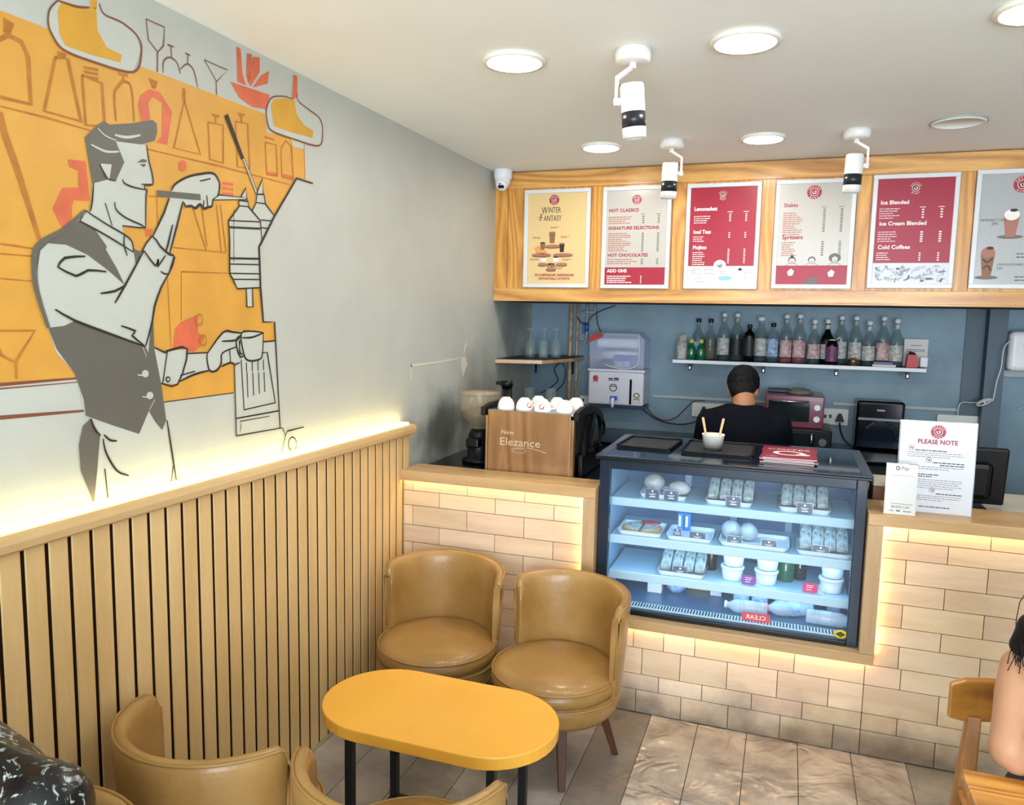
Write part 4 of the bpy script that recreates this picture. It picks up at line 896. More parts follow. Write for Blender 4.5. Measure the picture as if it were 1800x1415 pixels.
def hand(g, wrist, d, n, s, m, curl=.6, L=.17):
    """palm with four unequal curled fingers and a side thumb. d: towards fingers, n: palm normal (curl side), s: +1/-1 thumb side"""
    wrist, d, n = Vector(wrist), Vector(d).normalized(), Vector(n).normalized(); side = d.cross(n).normalized()*s; n = side.cross(d).normalized()*s
    k = L/.18
    for j in range(4):
        o = (j-1.5)*.019*k; base = wrist+d*.085*k+side*o*-1
        g.cyl(wrist+side*(-o)*.7+d*.012, base, .016*k, m, .0125*k, 12); g.ell(base, (.0125*k,)*3, m, 12, 8)
        ln = (.9, 1.0, .95, .74)[j]*.078*k; p = base; a = 0
        for q, (f, r) in enumerate(((.45, .0092), (.32, .0084), (.23, .0074))):
            a += curl*(.75, .9, .6)[q]; v = d*math.cos(a)+n*math.sin(a); p2 = p+v*ln*f
            g.cyl(p, p2, r*k*1.05, m, r*k, 10); g.ell(p2, (r*k,)*3, m, 10, 8); p = p2
    p = wrist+d*.02*k+side*.022*k; v = (d*.72+side*.75+n*.25).normalized()
    for q, (l, r) in enumerate(((.042, .0135), (.032, .0105), (.026, .0088))):
        p2 = p+v*l*k; g.cyl(p, p2, r*k*1.1, m, r*k, 10); g.ell(p2, (r*k,)*3, m, 10, 8); p = p2; v = (v+d*.4+n*.35).normalized()
def head(g, c, fwd, up, m, s=1.):
    """skull, jaw, nose, ears, mouth; returns the frame"""
    c, f, u = Vector(c), Vector(fwd).normalized(), Vector(up).normalized(); r = f.cross(u).normalized(); u = r.cross(f).normalized()
    Mx = Matrix(((r.x, f.x, u.x), (r.y, f.y, u.y), (r.z, f.z, u.z))).to_4x4()
    P = lambda x, y, z: c+r*x*s+f*y*s+u*z*s
    g.ell(P(0, -.012, .03), (.074*s, .090*s, .082*s), m, 24, 16, Mx)
    g.ell(P(0, .012, -.025), (.060*s, .072*s, .075*s), m, 20, 14, Mx)
    g.ell(P(0, .035, -.078), (.036*s, .034*s, .026*s), m, 14, 10, Mx)
    g.cyl(P(0, .082, .012), P(0, .102, -.024), .008*s, m, .0135*s, 10); g.ell(P(0, .101, -.026), (.015*s, .011*s, .010*s), m, 10, 8, Mx)
    g.ell(P(0, .078, .036), (.05*s, .014*s, .010*s), m, 12, 8, Mx)
    g.ell(P(0, .083, -.052), (.023*s, .010*s, .006*s), m, 12, 8, Mx); g.ell(P(0, .081, -.062), (.019*s, .010*s, .006*s), m, 12, 8, Mx)
    for e in (-1, 1): g.ell(P(e*.073, -.008, -.008), (.009*s, .019*s, .030*s), m, 12, 8, Mx)
    return P, Mx
def face_bits(P, Mx, parent, s=1.):
    for e in (-1, 1):
        g = MB(); g.ell(P(e*.029, .0665, .008), (.0125*s, .008*s, .0043*s), 'eye_white', 12, 8, Mx); g.ell(P(e*.029, .0735, .008), (.0048*s, .002*s, .0046*s), 'eye_dark', 10, 6, Mx); g.build('eye', parent)
        g = MB(); g.tube([P(e*.014, .084, .029), P(e*.03, .079, .034), P(e*.047, .068, .031)], .0026*s, 'eye_dark'); g.build('eyebrow', parent)
    g = MB(); g.ell(P(0, .0915, -.057), (.020*s, .004*s, .0065*s), 'lip', 12, 6, Mx); g.build('lips', parent)

# barista bending over the back worktop, seen from behind
bx, by = 1.520, 4.13
bp = thing('person', 'person in a dark navy t-shirt standing behind the counter with their back to the camera', 'person', (bx, by, 0))
hc = Vector((1.508, by+.055, 1.332)); fw = Vector((.05, .86, -.50)); up = Vector((0, .50, .86))
g = MB(); P, Mx = head(g, hc, fw, up, 'skin_dark', .98)
solid(g, [((1.512, by-.0, 1.325), .056), ((1.520, by-.035, 1.27), .058), ((bx, by-.04, 1.22), .07)])
solid(g, [((bx, by-.04, 1.16), (.15, .085, .07)), ((bx, by-.035, 1.02), (.155, .10, .12)), ((bx, by-.02, .90), (.14, .095, .10)), ((bx, by-.02, .80), (.15, .105, .10))])
for e in (-1, 1):
    sh = Vector((bx+e*.162, by-.02, 1.165)); el = Vector((bx+e*.21, by+.12, .975)) if e > 0 else Vector((bx-.205, by+.08, .965)); wr = Vector((bx+e*.20, by+.34, 1.02)) if e > 0 else Vector((bx-.11, by+.30, .99))
    solid(g, [(sh, .058), (sh.lerp(el, .5), .048), (el, .040), (el.lerp(wr, .4), .038), (wr, .027)])
    hand(g, wr, Vector((-e*.35, .9, -.1)), (0, 0, -1), -e, 'skin', .5, .16)
    hp = Vector((bx+e*.085, by-.01, .79)); kn = Vector((bx+e*.10, by+.03, .44)); an = Vector((bx+e*.11, by-.02, .09))
    solid(g, [(hp, .085), (kn, .058), (kn.lerp(an, .35), .056), (an, .040)])
    solid(g, [((bx+e*.11, by-.03, .045), .038), ((bx+e*.12, by+.12, .03), .028)])
g.mats = ['skin_dark']; flesh(g, 'body', bp, .0065)
face_bits(P, Mx, bp, .98)
g = MB()
g.ell(P(0, -.026, .042), (.083, .099, .088), 'hair_short', 40, 28, Mx, fn=lambda v: 1+.06*mnoise.noise(v*4.5)+.045*mnoise.noise(v*11))
g.ell(P(0, -.066, -.004), (.068, .046, .080), 'hair_short', 24, 16, Mx, fn=lambda v: 1+.05*mnoise.noise(v*6)); g.ell(P(0, .03, .082), (.062, .055, .034), 'hair_short', 20, 12, Mx, fn=lambda v: 1+.08*mnoise.noise(v*7))
for e in (-1, 1): g.ell(P(e*.068, .012, .018), (.012, .026, .040), 'hair_short', 14, 10, Mx)
flesh(g, 'hair', bp, .004, 2)
g = MB()
torso(g, [((bx, by-.04, 1.262), (.070, .062, .022)), ((bx, by-.042, 1.215), (.155, .088, .052)), ((bx, by-.045, 1.13), (.195, .110, .11)), ((bx, by-.04, 1.03), (.198, .120, .13)), ((bx, by-.03, .90), (.188, .125, .14)), ((bx, by-.03, .80), (.182, .125, .08))], 'navy_shirt')
for e in (-1, 1):
    sh = Vector((bx+e*.165, by-.02, 1.165)); el = Vector((bx+e*.205, by+.10, .985)) if e > 0 else Vector((bx-.205, by+.08, .975))
    solid(g, [((bx+e*.075, by-.04, 1.235), .040), (sh, .074), (sh.lerp(el, .55), .070), (sh.lerp(el, .92), .066)], 'navy_shirt')
flesh(g, 'tshirt', bp, .0075, 6)
g = MB()
for e in (-1, 1):
    hp = Vector((bx+e*.085, by-.01, .79)); kn = Vector((bx+e*.10, by+.03, .44)); an = Vector((bx+e*.11, by-.02, .10)); solid(g, [(hp, .098), (kn, .074), (an, .062)], 'dark_trousers')
g.ell((bx, by-.02, .82), (.165, .118, .09), 'dark_trousers'); flesh(g, 'trousers', bp, .01, 5)
for e in (-1, 1):
    g = MB(); solid(g, [((bx+e*.11, by-.045, .048), .046), ((bx+e*.118, by+.06, .042), .042), ((bx+e*.122, by+.14, .035), .034)], 'shoe_black'); flesh(g, 'shoe', bp, .007, 3)

# woman seated at the right-hand table
wp_ = thing('person', 'person with long dark hair and bare arm, elbow on the wooden table at the right', 'person', (2.47, 2.12, 0))
sh = Vector((2.280, 2.035, .898)); el = Vector((2.214, 1.838, .797)); wr = Vector((2.44, 1.735, .885))
g = MB(); hc = Vector((2.52, 1.985, 1.205)); P, Mx = head(g, hc, (-.05, -.93, -.30), (0, -.30, .95), 'skin', .96)
solid(g, [((2.515, 2.03, 1.14), .050), ((2.49, 2.085, 1.05), .050), ((2.48, 2.10, .99), .062)])
torso(g, [((2.48, 2.10, .955), (.135, .070, .05)), ((2.475, 2.11, .85), (.130, .086, .08)), ((2.47, 2.13, .70), (.112, .082, .08)), ((2.47, 2.150, .56), (.150, .110, .09))], 'skin')
solid(g, [((2.40, 2.09, .965), .042), (sh, .052), (sh.lerp(el, .35), .052), (sh.lerp(el, .7), .046), (el, .044), (el+Vector((.01, -.012, -.012)), .036), (el.lerp(wr, .25), .047), (el.lerp(wr, .6), .038), (wr, .025)], seg=20)
hand(g, wr, (.75, -.1, .6), (0, 1, .2), 1, 'skin', .55, .16)
sh2 = Vector((2.66, 2.06, .93)); el2 = Vector((2.73, 1.88, .80)); wr2 = Vector((2.58, 1.70, .80))
solid(g, [((2.56, 2.09, .965), .042), (sh2, .050), (sh2.lerp(el2, .5), .045), (el2, .039), (el2.lerp(wr2, .4), .037), (wr2, .025)])
hand(g, wr2, (-.9, -.2, .05), (0, .1, -1), 1, 'skin', .3, .16)
for e in (-1, 1):
    hp = Vector((2.47+e*.09, 2.13, .53)); kn = Vector((2.47+e*.10, 1.72, .52)); an = Vector((2.47+e*.11, 1.76, .09))
    solid(g, [(hp, .088), (hp.lerp(kn, .6), .072), (kn, .058), (kn.lerp(an, .35), .055), (an, .037)]); solid(g, [((2.47+e*.11, 1.77, .045), .036), ((2.47+e*.115, 1.61, .028), .026)])
g.mats = ['skin']; flesh(g, 'body', wp_, .006, 6)
face_bits(P, Mx, wp_, .96)
g = MB()
g.ell(P(0, -.022, .045), (.084, .098, .088), 'hair', 28, 18, Mx); g.ell(P(0, -.075, -.02), (.080, .055, .09), 'hair', 20, 14, Mx)
solid(g, [((2.46, 2.06, 1.16), .065), ((2.42, 2.085, 1.06), .070), ((2.375, 2.10, .97), .066), ((2.36, 2.125, .86), .052), ((2.37, 2.14, .78), .03)], 'hair')
solid(g, [((2.45, 1.99, 1.17), .040), ((2.345, 1.985, 1.08), .050), ((2.285, 2.0, 1.01), .040), ((2.262, 2.01, .965), .026)], 'hair')
solid(g, [((2.57, 2.06, 1.16), .06), ((2.58, 2.11, 1.0), .06), ((2.57, 2.14, .85), .04)], 'hair')
flesh(g, 'hair', wp_, .006, 4)
rnd = random.Random(9); g = MB()
for k in range(16):
    a = Vector((2.37+rnd.uniform(-.06, .04), 2.0+rnd.uniform(-.02, .05), 1.14+rnd.uniform(-.03, .05))); b = Vector((2.275+rnd.uniform(-.025, .02), 2.0+rnd.uniform(-.03, .04), 1.03+rnd.uniform(-.03, .03))); c = Vector((2.238+rnd.uniform(-.012, .03), 2.0+rnd.uniform(-.04, .03), .90+rnd.uniform(-.06, .04)))
    g.tube(smooth([a, b, c], 5), .0011, 'hair', 4)
g.build('loose_strands', wp_)
g = MB()
torso(g, [((2.478, 2.108, .895), (.146, .092, .035)), ((2.475, 2.112, .84), (.146, .104, .07)), ((2.47, 2.132, .70), (.130, .100, .08)), ((2.47, 2.150, .58), (.164, .122, .08))], 'plum_top')
flesh(g, 'top', wp_, .008, 5)
for e in (-1, 1):
    g = MB(); cx = 2.48+e*.115
    n_ = Vector((-.80, -.50, .30)).normalized(); u_ = n_.orthogonal().normalized(); v_ = n_.cross(u_)
    if e < 0: g.tube([Vector((2.302, 2.040, .893))+(u_*math.cos(a)+v_*math.sin(a))*.0585 for a in [2*PI*k/30 for k in range(30)]], .0035, 'plum_top', closed=True)
    g.tube(smooth([(cx+e*.02, 2.035, .93), (cx+e*.01, 2.05, .985), (cx-e*.01, 2.10, 1.008), (cx, 2.155, .98), (cx+e*.01, 2.185, .93)], 6), .005, 'plum_top'); g.build('strap', wp_)
g = MB()
for e in (-1, 1):
    hp = Vector((2.47+e*.09, 2.13, .53)); kn = Vector((2.47+e*.10, 1.72, .52)); an = Vector((2.47+e*.11, 1.76, .12)); solid(g, [(hp, .098), (kn, .070), (an, .050)], 'dark_trousers')
g.ell((2.47, 2.155, .57), (.165, .125, .09), 'dark_trousers'); flesh(g, 'trousers', wp_, .01, 5)
for e in (-1, 1):
    g = MB(); solid(g, [((2.47+e*.11, 1.78, .045), .043), ((2.47+e*.115, 1.66, .038), .038), ((2.47+e*.118, 1.58, .032), .031)], 'shoe_black'); flesh(g, 'shoe', wp_, .007, 3)

# person in the black printed shirt, lower left, only the shoulder shows
px_, py_ = .495, .80
pp = thing('person', 'person in a black shirt with white splashes, just one shoulder showing at bottom left', 'person', (px_, py_, 0))
PO = Vector((px_, py_, 0))
g = MB(); hc = PO+Vector((-.0, -.10, 1.17)); P, Mx = head(g, hc, (.25, -.95, -.1), (0, -.1, 1), 'skin_dark', 1.)
def q(x, y, z): return PO+Vector((x, y, z if z < .5 else .5+(z-.5)*1.12))
solid(g, [(q(0, -.06, 1.09), .058), (q(0, -.02, 1.0), .062), (q(0, 0, .93), .07)])
solid(g, [(q(0, 0, .90), (.15, .085, .07)), (q(0, .0, .76), (.155, .10, .12)), (q(0, .02, .62), (.145, .10, .10)), (q(0, .02, .50), (.165, .12, .09))])
AR = []
for e in (-1, 1):
    sh = q(e*.185, .0, .885); el = q(e*.235, -.07, .62); wr = q(e*.12, -.30, .58); AR.append((e, sh, el, wr))
    solid(g, [(sh, .056), (sh.lerp(el, .5), .048), (el, .041), (wr, .028)]); hand(g, wr, (-e*.3, -.9, -.1), (0, 0, -1), e, 'skin', .4, .17)
    solid(g, [(q(e*.09, -.02, .49), .088), (q(e*.10, -.42, .47), .06), (q(e*.11, -.42, .09), .04)]); solid(g, [(q(e*.11, -.41, .045), .038), (q(e*.115, -.56, .03), .028)])
g.mats = ['skin_dark']; flesh(g, 'body', pp, .008)
face_bits(P, Mx, pp)
g = MB(); g.ell(P(0, -.022, .045), (.083, .098, .086), 'hair_short', 28, 18, Mx, fn=lambda v: 1+.03*mnoise.noise(v*6)); g.ell(P(0, -.06, -.01), (.066, .05, .06), 'hair_short', 20, 12, Mx); flesh(g, 'hair', pp, .006, 2)
g = MB(); torso(g, [(q(0, -.01, .955), (.09, .075, .035)), (q(0, 0, .895), (.18, .10, .075)), (q(0, .0, .76), (.185, .125, .13)), (q(0, .02, .62), (.18, .13, .11)), (q(0, .02, .52), (.19, .14, .08))], 'floral_shirt')
for e, sh, el, wr in AR: solid(g, [(q(e*.09, -.01, .935), .042), (sh, .076), (sh.lerp(el, .5), .070), (sh.lerp(el, .85), .068)], 'floral_shirt')
flesh(g, 'shirt', pp, .008, 6)
g = MB()
for e in (-1, 1): solid(g, [(q(e*.09, -.02, .49), .098), (q(e*.10, -.42, .47), .075), (q(e*.11, -.42, .12), .055)], 'dark_trousers')
g.ell(q(0, .02, .5), (.17, .125, .09), 'dark_trousers'); flesh(g, 'trousers', pp, .01, 5)
for e in (-1, 1):
    g = MB(); solid(g, [(q(e*.11, -.40, .046), .045), (q(e*.115, -.5, .04), .04), (q(e*.118, -.57, .034), .033)], 'shoe_black'); flesh(g, 'shoe', pp, .007, 3)

# ------------------------------------------------------------------ wooden table and chair at the right
wt = thing('wooden_table', 'square table with a striped oak top at the bottom right corner', 'table', (2.44, 1.48, 0))
g = MB(); g.box(2.118, 2.76, 1.16, 1.805, .722, .750, 'table_oak', .004); g.build('tabletop', wt)
g = MB(); g.box(2.15, 2.73, 1.19, 1.205, .67, .7215, 'chair_oak'); g.box(2.15, 2.73, 1.76, 1.775, .67, .7215, 'chair_oak'); g.box(2.15, 2.165, 1.205, 1.76, .67, .7215, 'chair_oak'); g.box(2.715, 2.73, 1.205, 1.76, .67, .7215, 'chair_oak'); g.build('apron', wt)
for x in (2.168, 2.69):
    for y in (1.208, 1.737):
        g = MB(); g.box(x-.0, x+.022, y-.0, y+.022, 0, .7215, 'chair_oak_v', .003, seg=1); g.build('leg', wt)
wc = thing('wooden_chair', 'oak chair with a short curved back board behind the person at the right', 'chair', (2.44, 2.1, 0))
def bentboard(g, x0, x1, z0, z1, yb, sag, th, m, n=14):
    vs = []
    for k in range(n+1):
        u = k/n; x = x0+(x1-x0)*u; y = yb+sag*(1-(2*u-1)**2); e = .012*max(0, (abs(2*u-1)-.85)/.15)
        for (dy, z) in ((0, z0+e), (0, z1-e), (th, z1-e+.004), (th, z0+e)): vs.append((x, y+dy, z))
    fs = [(4*k+i, 4*k+(i+1) % 4, 4*(k+1)+(i+1) % 4, 4*(k+1)+i) for k in range(n) for i in range(4)]+[(0, 1, 2, 3), (4*n+3, 4*n+2, 4*n+1, 4*n)]
    g._add(vs, fs, m)
g = MB(); bentboard(g, 2.178, 2.70, .632, .748, 2.262, .055, .022, 'chair_oak'); g.build('backrest', wc, bevel=.006)
for e, x in ((-1, 2.245), (1, 2.633)):
    g = MB(); vs = []
    for (z, y, dx, w_) in ((.65, 2.293, 0, .017), (.46, 2.275, -e*-.012, .022), (.30, 2.285, -e*-.022, .021), (.0, 2.345, -e*-.045, .015)):
        for a, b in ((-1, -1), (1, -1), (1, 1), (-1, 1)): vs.append((x+e*abs(dx)+a*w_, y+b*w_, z))
    g._add(vs, [(4*k+i, 4*k+(i+1) % 4, 4*(k+1)+(i+1) % 4, 4*(k+1)+i) for k in range(3) for i in range(4)]+[(0, 1, 2, 3), (15, 14, 13, 12)], 'chair_oak_v'); g.build('leg', wc, bevel=.005)
    g = MB(); g.box(x+e*.01-.016, x+e*.01+.016, 1.89, 1.922, 0, .43, 'chair_oak_v', .004); g.build('leg', wc)
    g = MB(); g.box(x+e*.01-.011, x+e*.01+.011, 1.922, 2.27, .395, .43, 'chair_oak_v', .003); g.build('side_rail', wc)
g = MB(); g.box(2.215, 2.662, 1.885, 2.262, .432, .455, 'chair_oak', .008); g.build('seat', wc)
# ------------------------------------------------------------------ espresso corner
em = thing('espresso_machine', 'espresso machine with a brown back panel, wood reflection painted on, and black side arches', 'coffee machine', (.61, 3.55, .955))
g = MB(); g.box(.408, .810, 3.322, 3.336, .962, 1.258, 'copper_steel', .003); g.build('back_panel', em, label='copper back panel with a wood reflection painted in')
g = MB(); g.text('New', (.475, 3.3212, 1.150), (1, 0, 0), (0, 0, 1), .030, 'engraved', 'LEFT', 1.1); g.text('Elezance', (.468, 3.3212, 1.098), (1, 0, 0), (0, 0, 1), .052, 'engraved', 'LEFT', 1.12)
g.tube([(x, 3.3215, z) for x, z in ((.53, 1.082), (.56, 1.090), (.62, 1.092), (.68, 1.080), (.70, 1.074))], .0012, 'engraved', 4); g.tube([(.565+.035*math.cos(a), 3.3215, 1.076+.010*math.sin(a)) for a in [2*PI*k/20 for k in range(20)]], .001, 'engraved', 4, closed=True); g.build('lettering', em, label='engraved lettering')
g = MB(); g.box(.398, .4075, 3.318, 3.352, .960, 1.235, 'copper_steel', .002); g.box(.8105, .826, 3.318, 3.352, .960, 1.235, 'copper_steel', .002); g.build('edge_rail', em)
g = MB(); g.box(.41, .815, 3.340, 3.70, .985, 1.235, 'steel_dark', .006); g.box(.43, .80, 3.36, 3.78, .958, .985, 'black_plastic', .004); g.build('body', em)
g = MB(); g.box(.405, .82, 3.325, 3.70, 1.250, 1.262, 'steel', .003); g.build('cup_tray', em)
def arch(x0, x1):
    g = MB(); o = [(3.315, 1.232), (3.315, 1.272), (3.42, 1.285), (3.56, 1.282), (3.68, 1.262), (3.78, 1.222), (3.85, 1.165), (3.875, 1.11), (3.84, 1.10), (3.81, 1.15), (3.74, 1.205), (3.64, 1.235), (3.54, 1.248), (3.42, 1.246), (3.36, 1.232)]
    g.prism([(x0, y, z) for y, z in o], (x1-x0, 0, 0), 'black_plastic')
    g.prism([(x0, y, z) for y, z in ((3.60, 1.235), (3.66, 1.225), (3.52, 1.05), (3.46, 1.05))], (x1-x0, 0, 0), 'black_gloss')
    g.prism([(x0, y, z) for y, z in ((3.80, 1.18), (3.86, 1.15), (3.70, 1.03), (3.64, 1.05))], (x1-x0, 0, 0), 'black_gloss')
    g.box(x0, x1, 3.40, 3.80, .958, 1.06, 'black_plastic', .006); g.build('side_arch', em)
arch(.827, .850); arch(.375, .397)
g = MB(); g.prism([(.8295, y, z) for y, z in ((3.66, 1.19), (3.70, 1.19), (3.60, 1.06), (3.56, 1.06))], (.018, 0, 0), 'steel'); g.build('side_strip', em)
for x in (.50, .68):
    g = MB(); g.cyl((x, 3.80, 1.14), (x, 3.80, 1.09), .034, 'steel', seg=24); g.cyl((x, 3.72, 1.15), (x, 3.80, 1.13), .022, 'steel'); g.build('group_head', em)
em.location.y += .022
def make_cup(tag_red):
    t = thing('coffee_cup', '', 'cup', group='white cups upside down on the coffee machine'); 
    g = MB(); g.lathe([(.0375, 0), (.0385, .002), (.038, .012), (.034, .030), (.026, .044), (.019, .049), (.019, .052), (.016, .052), (.0155, .049), (.0001, .0485)], 'cup_white', seg=32, cap=False); g.build('bowl', t)
    g = MB(); g.tube(smooth([(.036, 0, .010), (.052, 0, .012), (.056, 0, .024), (.045, 0, .034), (.032, 0, .034)], 5), .0035, 'cup_white', 8); g.build('handle', t)
    if tag_red:
        g = MB(); P = [(0.012*math.cos(a), .012*math.sin(a)) for a in [2*PI*k/16 for k in range(16)]]
        vs = []
        for x, z in P:
            zz = .022+z; r = .0385-(zz-.012)*.26; an = -PI/2+x/r; vs.append((r*math.cos(an)*1.012, r*math.sin(an)*1.012, zz))
        g._add(vs, [tuple(range(16))], 'logo_red'); g.build('printed_logo', t)
    return t
cupa = make_cup(True); cupb = make_cup(False)
for o, x, y, rz, lab in ((cupb, .478, 3.40, 80, 'white cup upside down at the left end of the coffee machine top'), (copy_tree(cupa), .566, 3.41, 55, 'white cup upside down, second from the left on the coffee machine'), (cupa, .660, 3.395, 10, 'white cup upside down with a round red logo facing front'), (copy_tree(cupb), .765, 3.40, 70, 'white cup upside down near the right end of the coffee machine'), (copy_tree(cupb), .700, 3.50, 100, 'white cup upside down behind the one with the red logo'), (copy_tree(cupb), .782, 3.53, 100, 'white cup upside down at the right end by the black arch'), (copy_tree(cupb), .60, 3.52, 100, 'white cup upside down in the back row of the coffee machine top')):
    place(o, (x, y, 1.2625), R(rz), lab, 'white cups upside down on the coffee machine', 1.05)
gr = thing('coffee_grinder', 'coffee grinder with a smoky bean hopper left of the coffee machine', 'coffee grinder', (.262, 3.60, .955))
g = MB(); g.lathe([(.030, 1.125), (.045, 1.14), (.085, 1.19), (.098, 1.225), (.099, 1.30)], 'hopper_smoke', (.262, 3.6, 0), 40, cap=False); g.build('hopper', gr)
g = MB(); g.lathe([(.0001, 1.30), (.101, 1.30), (.103, 1.306), (.101, 1.316), (.03, 1.320), (.0001, 1.320)], 'hopper_smoke', (.262, 3.6, 0), 40); g.build('hopper_lid', gr)
g = MB(); g.lathe([(.0001, 1.13), (.04, 1.14), (.080, 1.19), (.090, 1.215), (.05, 1.235), (.0001, 1.240)], 'coffee_beans', (.262, 3.6, 0), 32); g.build('beans', gr, kind='stuff')
g = MB(); g.lathe([(.0001, .957), (.085, .957), (.085, .975), (.060, .98), (.058, 1.05), (.052, 1.10), (.038, 1.126), (.0001, 1.127)], 'black_plastic', (.262, 3.6, 0), 32); g.box(.227, .297, 3.50, 3.56, 1.04, 1.09, 'black_plastic', .01); g.build('body', gr)
g = MB(); g.cyl((.335, 3.80, .956), (.335, 3.80, 1.33), .028, 'black_gloss', seg=20); g.cyl((.335, 3.80, 1.33), (.335, 3.80, 1.36), .034, 'black_plastic', .028, 20); g.box(.275, .33, 3.79, 3.81, 1.335, 1.355, 'black_plastic', .004)
tag(g.build('tamper_tower', origin=(.335, 3.80, .956)), 'tall black tube shaped grinder column behind the bean hopper', 'grinder')

# ------------------------------------------------------------------ wall shelf in the corner with glasses
sh_ = thing('corner_shelf', 'small wooden corner shelf with a dark top holding drinking glasses', 'shelf', (.15, 4.8, 1.40))
g = MB(); P = [(.002, 4.492), (.285, 4.56), (.385, 4.93), (.385, 5.225), (.002, 5.225)]; g.prism([(x, y, 1.405) for x, y in P], (0, 0, .022), 'oak_trim'); g.build('board', sh_)
g = MB(); g.prism([(x*.985, y+.006, 1.4272) for x, y in P], (0, 0, .004), 'shelf_black'); g.build('shelf_mat', sh_)
for x in (.03, .30): 
    g = MB(); g.box(x, x+.012, 5.05, 5.228, 1.39, 1.4045, 'black_plastic'); g.box(x, x+.012, 5.21, 5.228, 1.30, 1.39, 'black_plastic'); g.build('bracket', sh_)
def make_glass(h, r0, r1, stem=False, m='glass_clear'):
    g = MB()
    if stem: g.lathe([(r1, 0), (r1*1.02, h*.3), (r1*.8, h*.52), (.006, h*.62), (.004, h*.9), (.03, h*.97), (.031, h), (.0001, h)], m, seg=28, cap=False)
    else: g.lathe([(.0001, .004), (r0*.9, .004), (r0, .0), (r0*1.02, .003), (r1, h), (r1-.002, h), (r0-.002, .012), (.0001, .012)], m, seg=28, cap=False)
    return g.build('drinking_glass')
SG = 'drinking glasses on the corner shelf'
ga = make_glass(.19, .026, .034, True); gb = make_glass(.11, .030, .034)
for o, x, y, lab in ((ga, .11, 4.86, 'upside down stemmed glass at the left of the corner shelf'), (copy_tree(ga), .185, 4.92, 'upside down stemmed glass in the middle of the corner shelf'), (copy_tree(ga), .275, 4.90, 'upside down stemmed glass at the right of the corner shelf'), (gb, .225, 4.78, 'short clear tumbler at the front of the corner shelf')):
    place(o, (x, y, 1.4314), None, lab, SG); o['category'] = 'glass'
gw = thing('back_worktop', 'dark worktop along the back wall of the kitchen', 'worktop', (1.4, 4.9, .90))
g = MB(); g.box(.004, 2.69, 4.62, 5.225, .915, .94, 'black_gloss', .003); g.build('worktop', gw)
g = MB(); g.box(.004, 2.69, 4.66, 5.225, .0, .914, 'steel_dark'); g.build('cabinet', gw)
gc = make_glass(.20, .030, .036)
for x, y, lab in ((.13, 4.80, 'tall clear glass on the back worktop left of the cups'), (.27, 4.82, 'tall clear glass on the back worktop behind the cups')):
    o = gc if x < .2 else copy_tree(gc); place(o, (x, y, .9405), None, lab, 'tall glasses on the back worktop', (1, 1, 1.45)); o['category'] = 'glass'
def sbox(name, label, cat, x0, x1, y0, y1, z0, z1, m, bev=.004, group=None):
    g = MB(); g.box(x0, x1, y0, y1, z0, z1, m, bev); return tag(g.build(name, origin=((x0+x1)/2, (y0+y1)/2, z0)), label, cat, group)
# pipes, valve, small sockets
def pipe(name, label, pts, r, m, cat='pipe', sm=0):
    g = MB(); P = smooth(pts, 6) if sm else [Vector(p) for p in pts]; g.tube(P, r, m, 10); return tag(g.build(name, origin=pts[0]), label, cat)
pipe('wall_pipe', 'stained cream vertical pipe right of the corner shelf', [(.300, 5.16, .945), (.300, 5.16, 1.785)], .013, 'pipe_cream')
pipe('wall_pipe', 'thin vertical pipe just right of the stained cream pipe', [(.335, 5.205, .945), (.335, 5.205, 1.785)], .009, 'pipe_cream')
pipe('water_pipe', 'short pipework with elbows above the water purifier', [(.36, 5.20, 1.735), (.46, 5.20, 1.735), (.46, 5.20, 1.785)], .009, 'pipe_grey')
vt = thing('valve_pipe', 'pale pipe with a blue valve left of the water purifier', 'pipe', (.405, 5.20, 1.5))
g = MB(); g.tube([(.36, 5.20, 1.525), (.395, 5.20, 1.525), (.403, 5.20, 1.54), (.403, 5.20, 1.785)], .010, 'pipe_grey'); g.build('tube', vt)
g = MB(); g.cyl((.403, 5.20, 1.60), (.403, 5.20, 1.66), .015, 'valve_blue'); g.box(.380, .393, 5.175, 5.195, 1.585, 1.665, 'valve_blue', .004); g.build('valve', vt, label='blue valve lever')
def socket(x0, x1, z0, z1, label, holes, y=5.205):
    t = thing('socket_panel', label, 'socket', ((x0+x1)/2, y+.012, z0))
    g = MB(); g.box(x0, x1, y, 5.229, z0, z1, 'socket_white', .003); g.build('plate', t)
    for (u, v, w, h_) in holes:
        g = MB(); g.box(x0+u*(x1-x0)-w/2, x0+u*(x1-x0)+w/2, y-.004, y+.001, z0+v*(z1-z0)-h_/2, z0+v*(z1-z0)+h_/2, 'switch_dark', .0015, seg=1); g.build('switch', t)
    return t
socket(.363, .462, 1.093, 1.156, 'small white switch plate left of the water purifier', [(.3, .5, .012, .018)])
sbox('junction_box', 'pale beige box on the wall behind the cups', 'box', .10, .23, 5.19, 5.229, 1.065, 1.13, 'pipe_cream')
socket(1.136, 1.353, 1.056, 1.149, 'white socket panel with a plugged black plug, left of the person', [(.44, .5, .014, .020), (.56, .5, .014, .020), (.78, .55, .007, .02)])
socket(1.915, 2.095, 1.056, 1.159, 'white socket panel with a big black plug right of the oven', [(.25, .5, .015, .022), (.42, .52, .015, .022)])
socket(2.585, 2.810, 1.040, 1.160, 'white socket panel partly behind the Please Note sheet', [(.28, .5, .008, .03), (.55, .5, .016, .022), (.70, .5, .016, .022)])
def plug(x, z, s, label):
    g = MB(); g.prism([(x-s, 5.17, z-s*.9), (x+s, 5.17, z-s*.9), (x+s*.35, 5.17, z+s), (x-s*.35, 5.17, z+s)], (0, .034, 0), 'black_plastic'); return tag(g.build('power_plug', origin=(x, 5.19, z)), label, 'plug')
